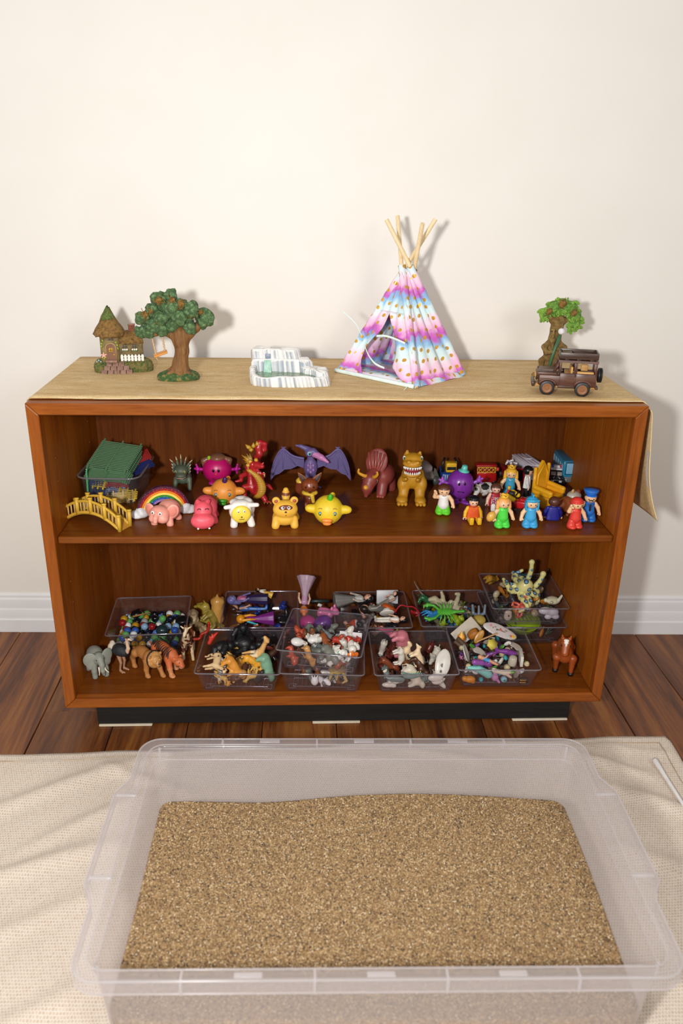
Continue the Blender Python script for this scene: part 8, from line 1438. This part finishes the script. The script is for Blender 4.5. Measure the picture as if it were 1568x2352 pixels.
# ------------------------------------------------------------------ fairy trinket tray
CUR[0] = 'fairy'
it(('parasol_plate',), lambda: org([e((0, 0, 0), (4.6, 1.6, .22)), e((-1.0, .3, .05), (3.0, 1.6, .22))], ['cdc4c0'], .2, 40, [((3.6, -.2, .2), .45, 'e0c02e'), ((2.8, -.3, .2), .32, 'd86a50'), ((2.2, -.5, .2), .28, '8ad0c8'), ((0, .3, .2), .35, 'd87060'), ((-2.6, .6, .2), .35, 'd88aa0')]+[((-2+.5*i, .2+.3*math.sin(i*2), .2), (.3, .16, .3), '6a5c40') for i in range(8)]), 1148, 1449, ZL+.078, (34, 22, -2), 'oval cream tile with painted twigs and dots on top of the fairy tray', 'ornament', 1.0)
it(('leaning_tile',), lambda: rbox(6.6, 4.0, .35, .1), 1063, 1450, ZL+.060, (52, -36, 18), 'cream square tile leaning at the back left of the fairy tray', 'tile', mat=plastic('c2b8a6', .6))
it(('flame_piece',), lambda: org([e((0, 0, 0), (.95, .9, 1.0)), ch([(0, 0, .5), (.1, 0, 1.9)], [.7, .08])], ['e0681e'], .25, 28, [((0, -.4, .9), (.7, .9, 1.0), 'eeb03a')]), 1059, 1461, ZL+.066, (0, 0, 0), 'orange and yellow plastic flame on the fairy tray', 'toy flame', 1.0)
it(('tiny_barrel',), lambda: lathe([(.9, -1.3), (1.15, -.7), (1.25, 0), (1.15, .7), (.9, 1.3)], 18), 1087, 1456, ZL+.066, (20, 40, 20), 'tiny wooden barrel at the back of the fairy tray', 'toy barrel', mat=wood('barrel_wood', 'z', '6a3a12', 'a8661e', 'c07c2a', .5, 6))
it(('log_bundle',), lambda: cat(*[mv(cyl(.5, 3.2, 10, 'x'), (0, y, z), (0, 0, a_)) for y, z, a_ in ((0, 0, 0), (.9, .1, 10), (.4, .8, -6))]), 1050, 1477, ZL+.056, (20, 30, -30), 'bundle of little brown logs at the left of the fairy tray', 'toy logs', mat=wood('log_wood', 'x', '3c2c20', '5c4632', '76604a', .7, 6))
it(('popsicle_stick',), lambda: rbox(5.4, .45, .2, .1), 1118, 1464, ZL+.074, (10, -16, 14), 'thin pale wooden stick lying across the fairy tray', 'stick', mat=plastic('c99a6a', .6))
it(('gold_leaf_piece',), lambda: org([e((0, 0, 0), (1.9, .9, .25))], ['b5822a'], .1, 24), 1100, 1462, ZL+.068, (50, -50, 30), 'gold plastic leaf in the middle of the fairy tray', 'toy leaf', 1.0)
it(('yellow_cheese_star',), lambda: extr([(1.4*(1 if i % 2 == 0 else .8)*math.cos(i*PI/6), 1.4*(1 if i % 2 == 0 else .8)*math.sin(i*PI/6)) for i in range(12)], .4, 'xy'), 1130, 1480, ZL+.070, (50, 0, 20), 'yellow spotted plaque in the middle of the fairy tray', 'toy plaque', mat=plastic('d2c050', .5))
it(('purple_mermaid_tail',), lambda: org([ch([(-1.8, 0, 1.2), (0, 0, .2), (1.6, 0, -1.2)], [.3, .65, .7]), e((-1.9, 0, 1.6), (.5, .2, .9)), e((-2.2, 0, .8), (.9, .2, .4))], ['7a3a8c'], .2, 32), 1158, 1497, ZL+.066, (10, -20, 0), 'purple mermaid tail sticking up in the fairy tray', 'toy mermaid', 1.0)
it(('purple_mermaid_tail', 2), lambda: org([ch([(-1.8, 0, .4), (0, 0, .3), (1.6, 0, -.2)], [.7, .6, .25]), e((2.0, 0, -.2), (.7, .2, .8))], ['8a4a98'], .2, 30), 1106, 1524, ZL+.056, (10, 10, 10), 'glittery purple mermaid lying at the front of the fairy tray', 'toy mermaid', 1.0)
it(('silver_thimble',), lambda: lathe([(.75, -.9), (.8, -.7), (.68, .8), (.4, .95)], 18), 1177, 1517, ZL+.064, (14, 0, 0), 'silver thimble at the right of the fairy tray', 'thimble', 1.25, mat=plastic('b0a898', .2))
it(('white_dish_rim',), lambda: mv(lathe([(1.8, 0), (2.0, .1), (2.05, .3), (1.9, .25)], 24), (0, 0, 0)), 1070, 1500, ZL+.064, (30, 62, 20), 'white curved saucer standing at the left of the fairy tray', 'toy saucer', mat=plastic('d8d4cc', .4))
it(('aqua_cape',), lambda: org([ch([(-2.4, 0, .8), (0, 0, .3), (2.2, 0, -1.0)], [.45, .8, 1.0]), e((2.4, 0, -1.3), (1.0, .6, .5))], ['7cc4ba'], .3, 32), 1105, 1553, ZL+.036, (0, 0, 0), 'aqua fairy gown pressed against the front of the fairy tray', 'toy dress', 1.0)
it(('green_fairy',), lambda: org([c((-1.6, 0, .4), (.4, 0, .1), .45, .5), ch([(.4, 0, .1), (2.0, 0, -.8)], [.4, .25]), ch([(.3, 0, .2), (2.2, 0, .5)], [.4, .25]), e((-2.0, 0, .5), .5)], ['dfcfb8'], .2, 32, [((2.2, 0, .5), .7, '74c23a'), ((-1.8, 0, .0), .4, '74c23a'), ((2.2, 0, -.9), .35, '74c23a')]), 1156, 1553, ZL+.036, (0, 8, 0), 'pale fairy with green shoes against the front of the fairy tray', 'toy fairy', 1.1)
it(('blue_winged_fairy',), lambda: org([c((-1.6, 0, .2), (.2, 0, 0), .5, .45), ch([(.2, 0, 0), (2.2, 0, -.4)], [.4, .28]), e((-2.1, 0, .3), .55), ch([(-1, 0, .2), (-.6, 0, 1.4)], [.25, .18])], ['d89a78'], .2, 32, [((-.6, 0, .1), (.9, 1, .7), '4a90c4')]), 1122, 1514, ZL+.062, (10, 14, -10), 'fairy in a blue top lying in the middle of the fairy tray', 'toy fairy', 1.0)
it(('white_book',), lambda: rbox(.7, 4.0, 2.6, .1), 1196, 1510, ZL+.056, (0, 0, -8), 'small white book standing at the right side of the fairy tray', 'toy book', mat=plastic('d4d0c6', .5))
it(('orange_puppy',), lambda: org([e((0, 0, 0), (1.1, .7, .7)), e((-1.0, -.1, .2), .55), e((.6, 0, -.5), (.5, .5, .4))], ['d88a26'], .2, 24), 1078, 1570, ZL+.014, (0, 0, 0), 'yellow orange puppy charm at the bottom front of the fairy tray', 'toy dog', 1.2)
it(('blue_bead',), lambda: org([e((0, 0, 0), .75)], ['8fc4dc'], .1, 20, [((0, -.7, .1), (.3, .4, .3), '2c8a50')]), 1160, 1569, ZL+.016, (0, 0, 0), 'pale blue bead at the bottom front of the fairy tray', 'bead', 1.0)
it(('black_battery',), lambda: rbox(2.0, 1.0, 1.3, .25), 1204, 1569, ZL+.014, (0, 0, 0), 'black box with yellow bars at the bottom right front of the fairy tray', 'toy part', mat=plastic('26221e', .5))
it(('yellow_bar',), lambda: cat(rbox(1.5, .3, .35, .1, (0, 0, .3)), rbox(1.5, .3, .35, .1, (0, 0, -.3))), 1204, 1573, ZL+.014, (0, 0, 0), 'pair of yellow bars on the black box in the fairy tray', 'toy part', mat=plastic('e09a20', .4))
it(('pink_teddy',), lambda: org([e((0, 0, 0), (.8, .6, 1.0)), e((0, 0, 1.2), .6), ch([(.5, 0, -.6), (1.0, -.2, -1.2)], [.35, .3])], ['c48ab8'], .2, 24), 1142, 1563, ZL+.024, (0, 0, 0), 'lilac bear charm at the front of the fairy tray', 'toy bear', 1.0)
FAI = [(('clear_wing',), lambda: org([e((0, 0, 0), (1.6, .14, .7)), e((.9, 0, .6), (.9, .14, .5))], ['a59a90'], .1, 26), 'small translucent fairy wing', 'fairy wing', 1.0), (('pink_star_bead',), lambda: extr([(.8*(1 if i % 2 == 0 else .5)*math.cos(i*PI/5), .8*(1 if i % 2 == 0 else .5)*math.sin(i*PI/5)) for i in range(10)], .35, 'xy')+(np.tile(lin('c87aa0'), (20, 1)),), 'small pink star', 'bead', 1.0), (('teal_gem',), lambda: org([e((0, 0, 0), (.6, .5, .4))], ['3aa6b0'], .1, 16), 'small teal gem', 'gem', 1.0), (('green_leaf_bit',), lambda: org([e((0, 0, 0), (1.0, .5, .14))], ['4a8a34'], .1, 22), 'small green leaf', 'toy leaf', 1.0), (('black_bit',), lambda: org([ch([(-1, 0, 0), (1, 0, .4)], [.5, .3])], ['1c1a1c'], .1, 18), 'small black piece', 'toy part', 1.0), (('cream_pot',), lambda: org([e((0, 0, 0), (.7, .7, .6)), e((0, 0, .5), (.5, .5, .3))], ['c4b48e'], .1, 20), 'small cream pot', 'toy pot', 1.0), (('violet_bit',), lambda: org([ch([(-1, 0, 0), (0, 0, .4), (1, 0, 0)], [.4, .5, .3])], ['7e4a96'], .1, 20), 'small violet piece', 'toy part', 1.0), (('white_bit',), lambda: org([e((0, 0, 0), (1.0, .6, .4)), e((.7, 0, .3), .4)], ['dcd8d0'], .1, 20), 'small white piece', 'toy part', 1.0)]
fillpile('fairy', 74, FAI, .010, .056, 14, .070)
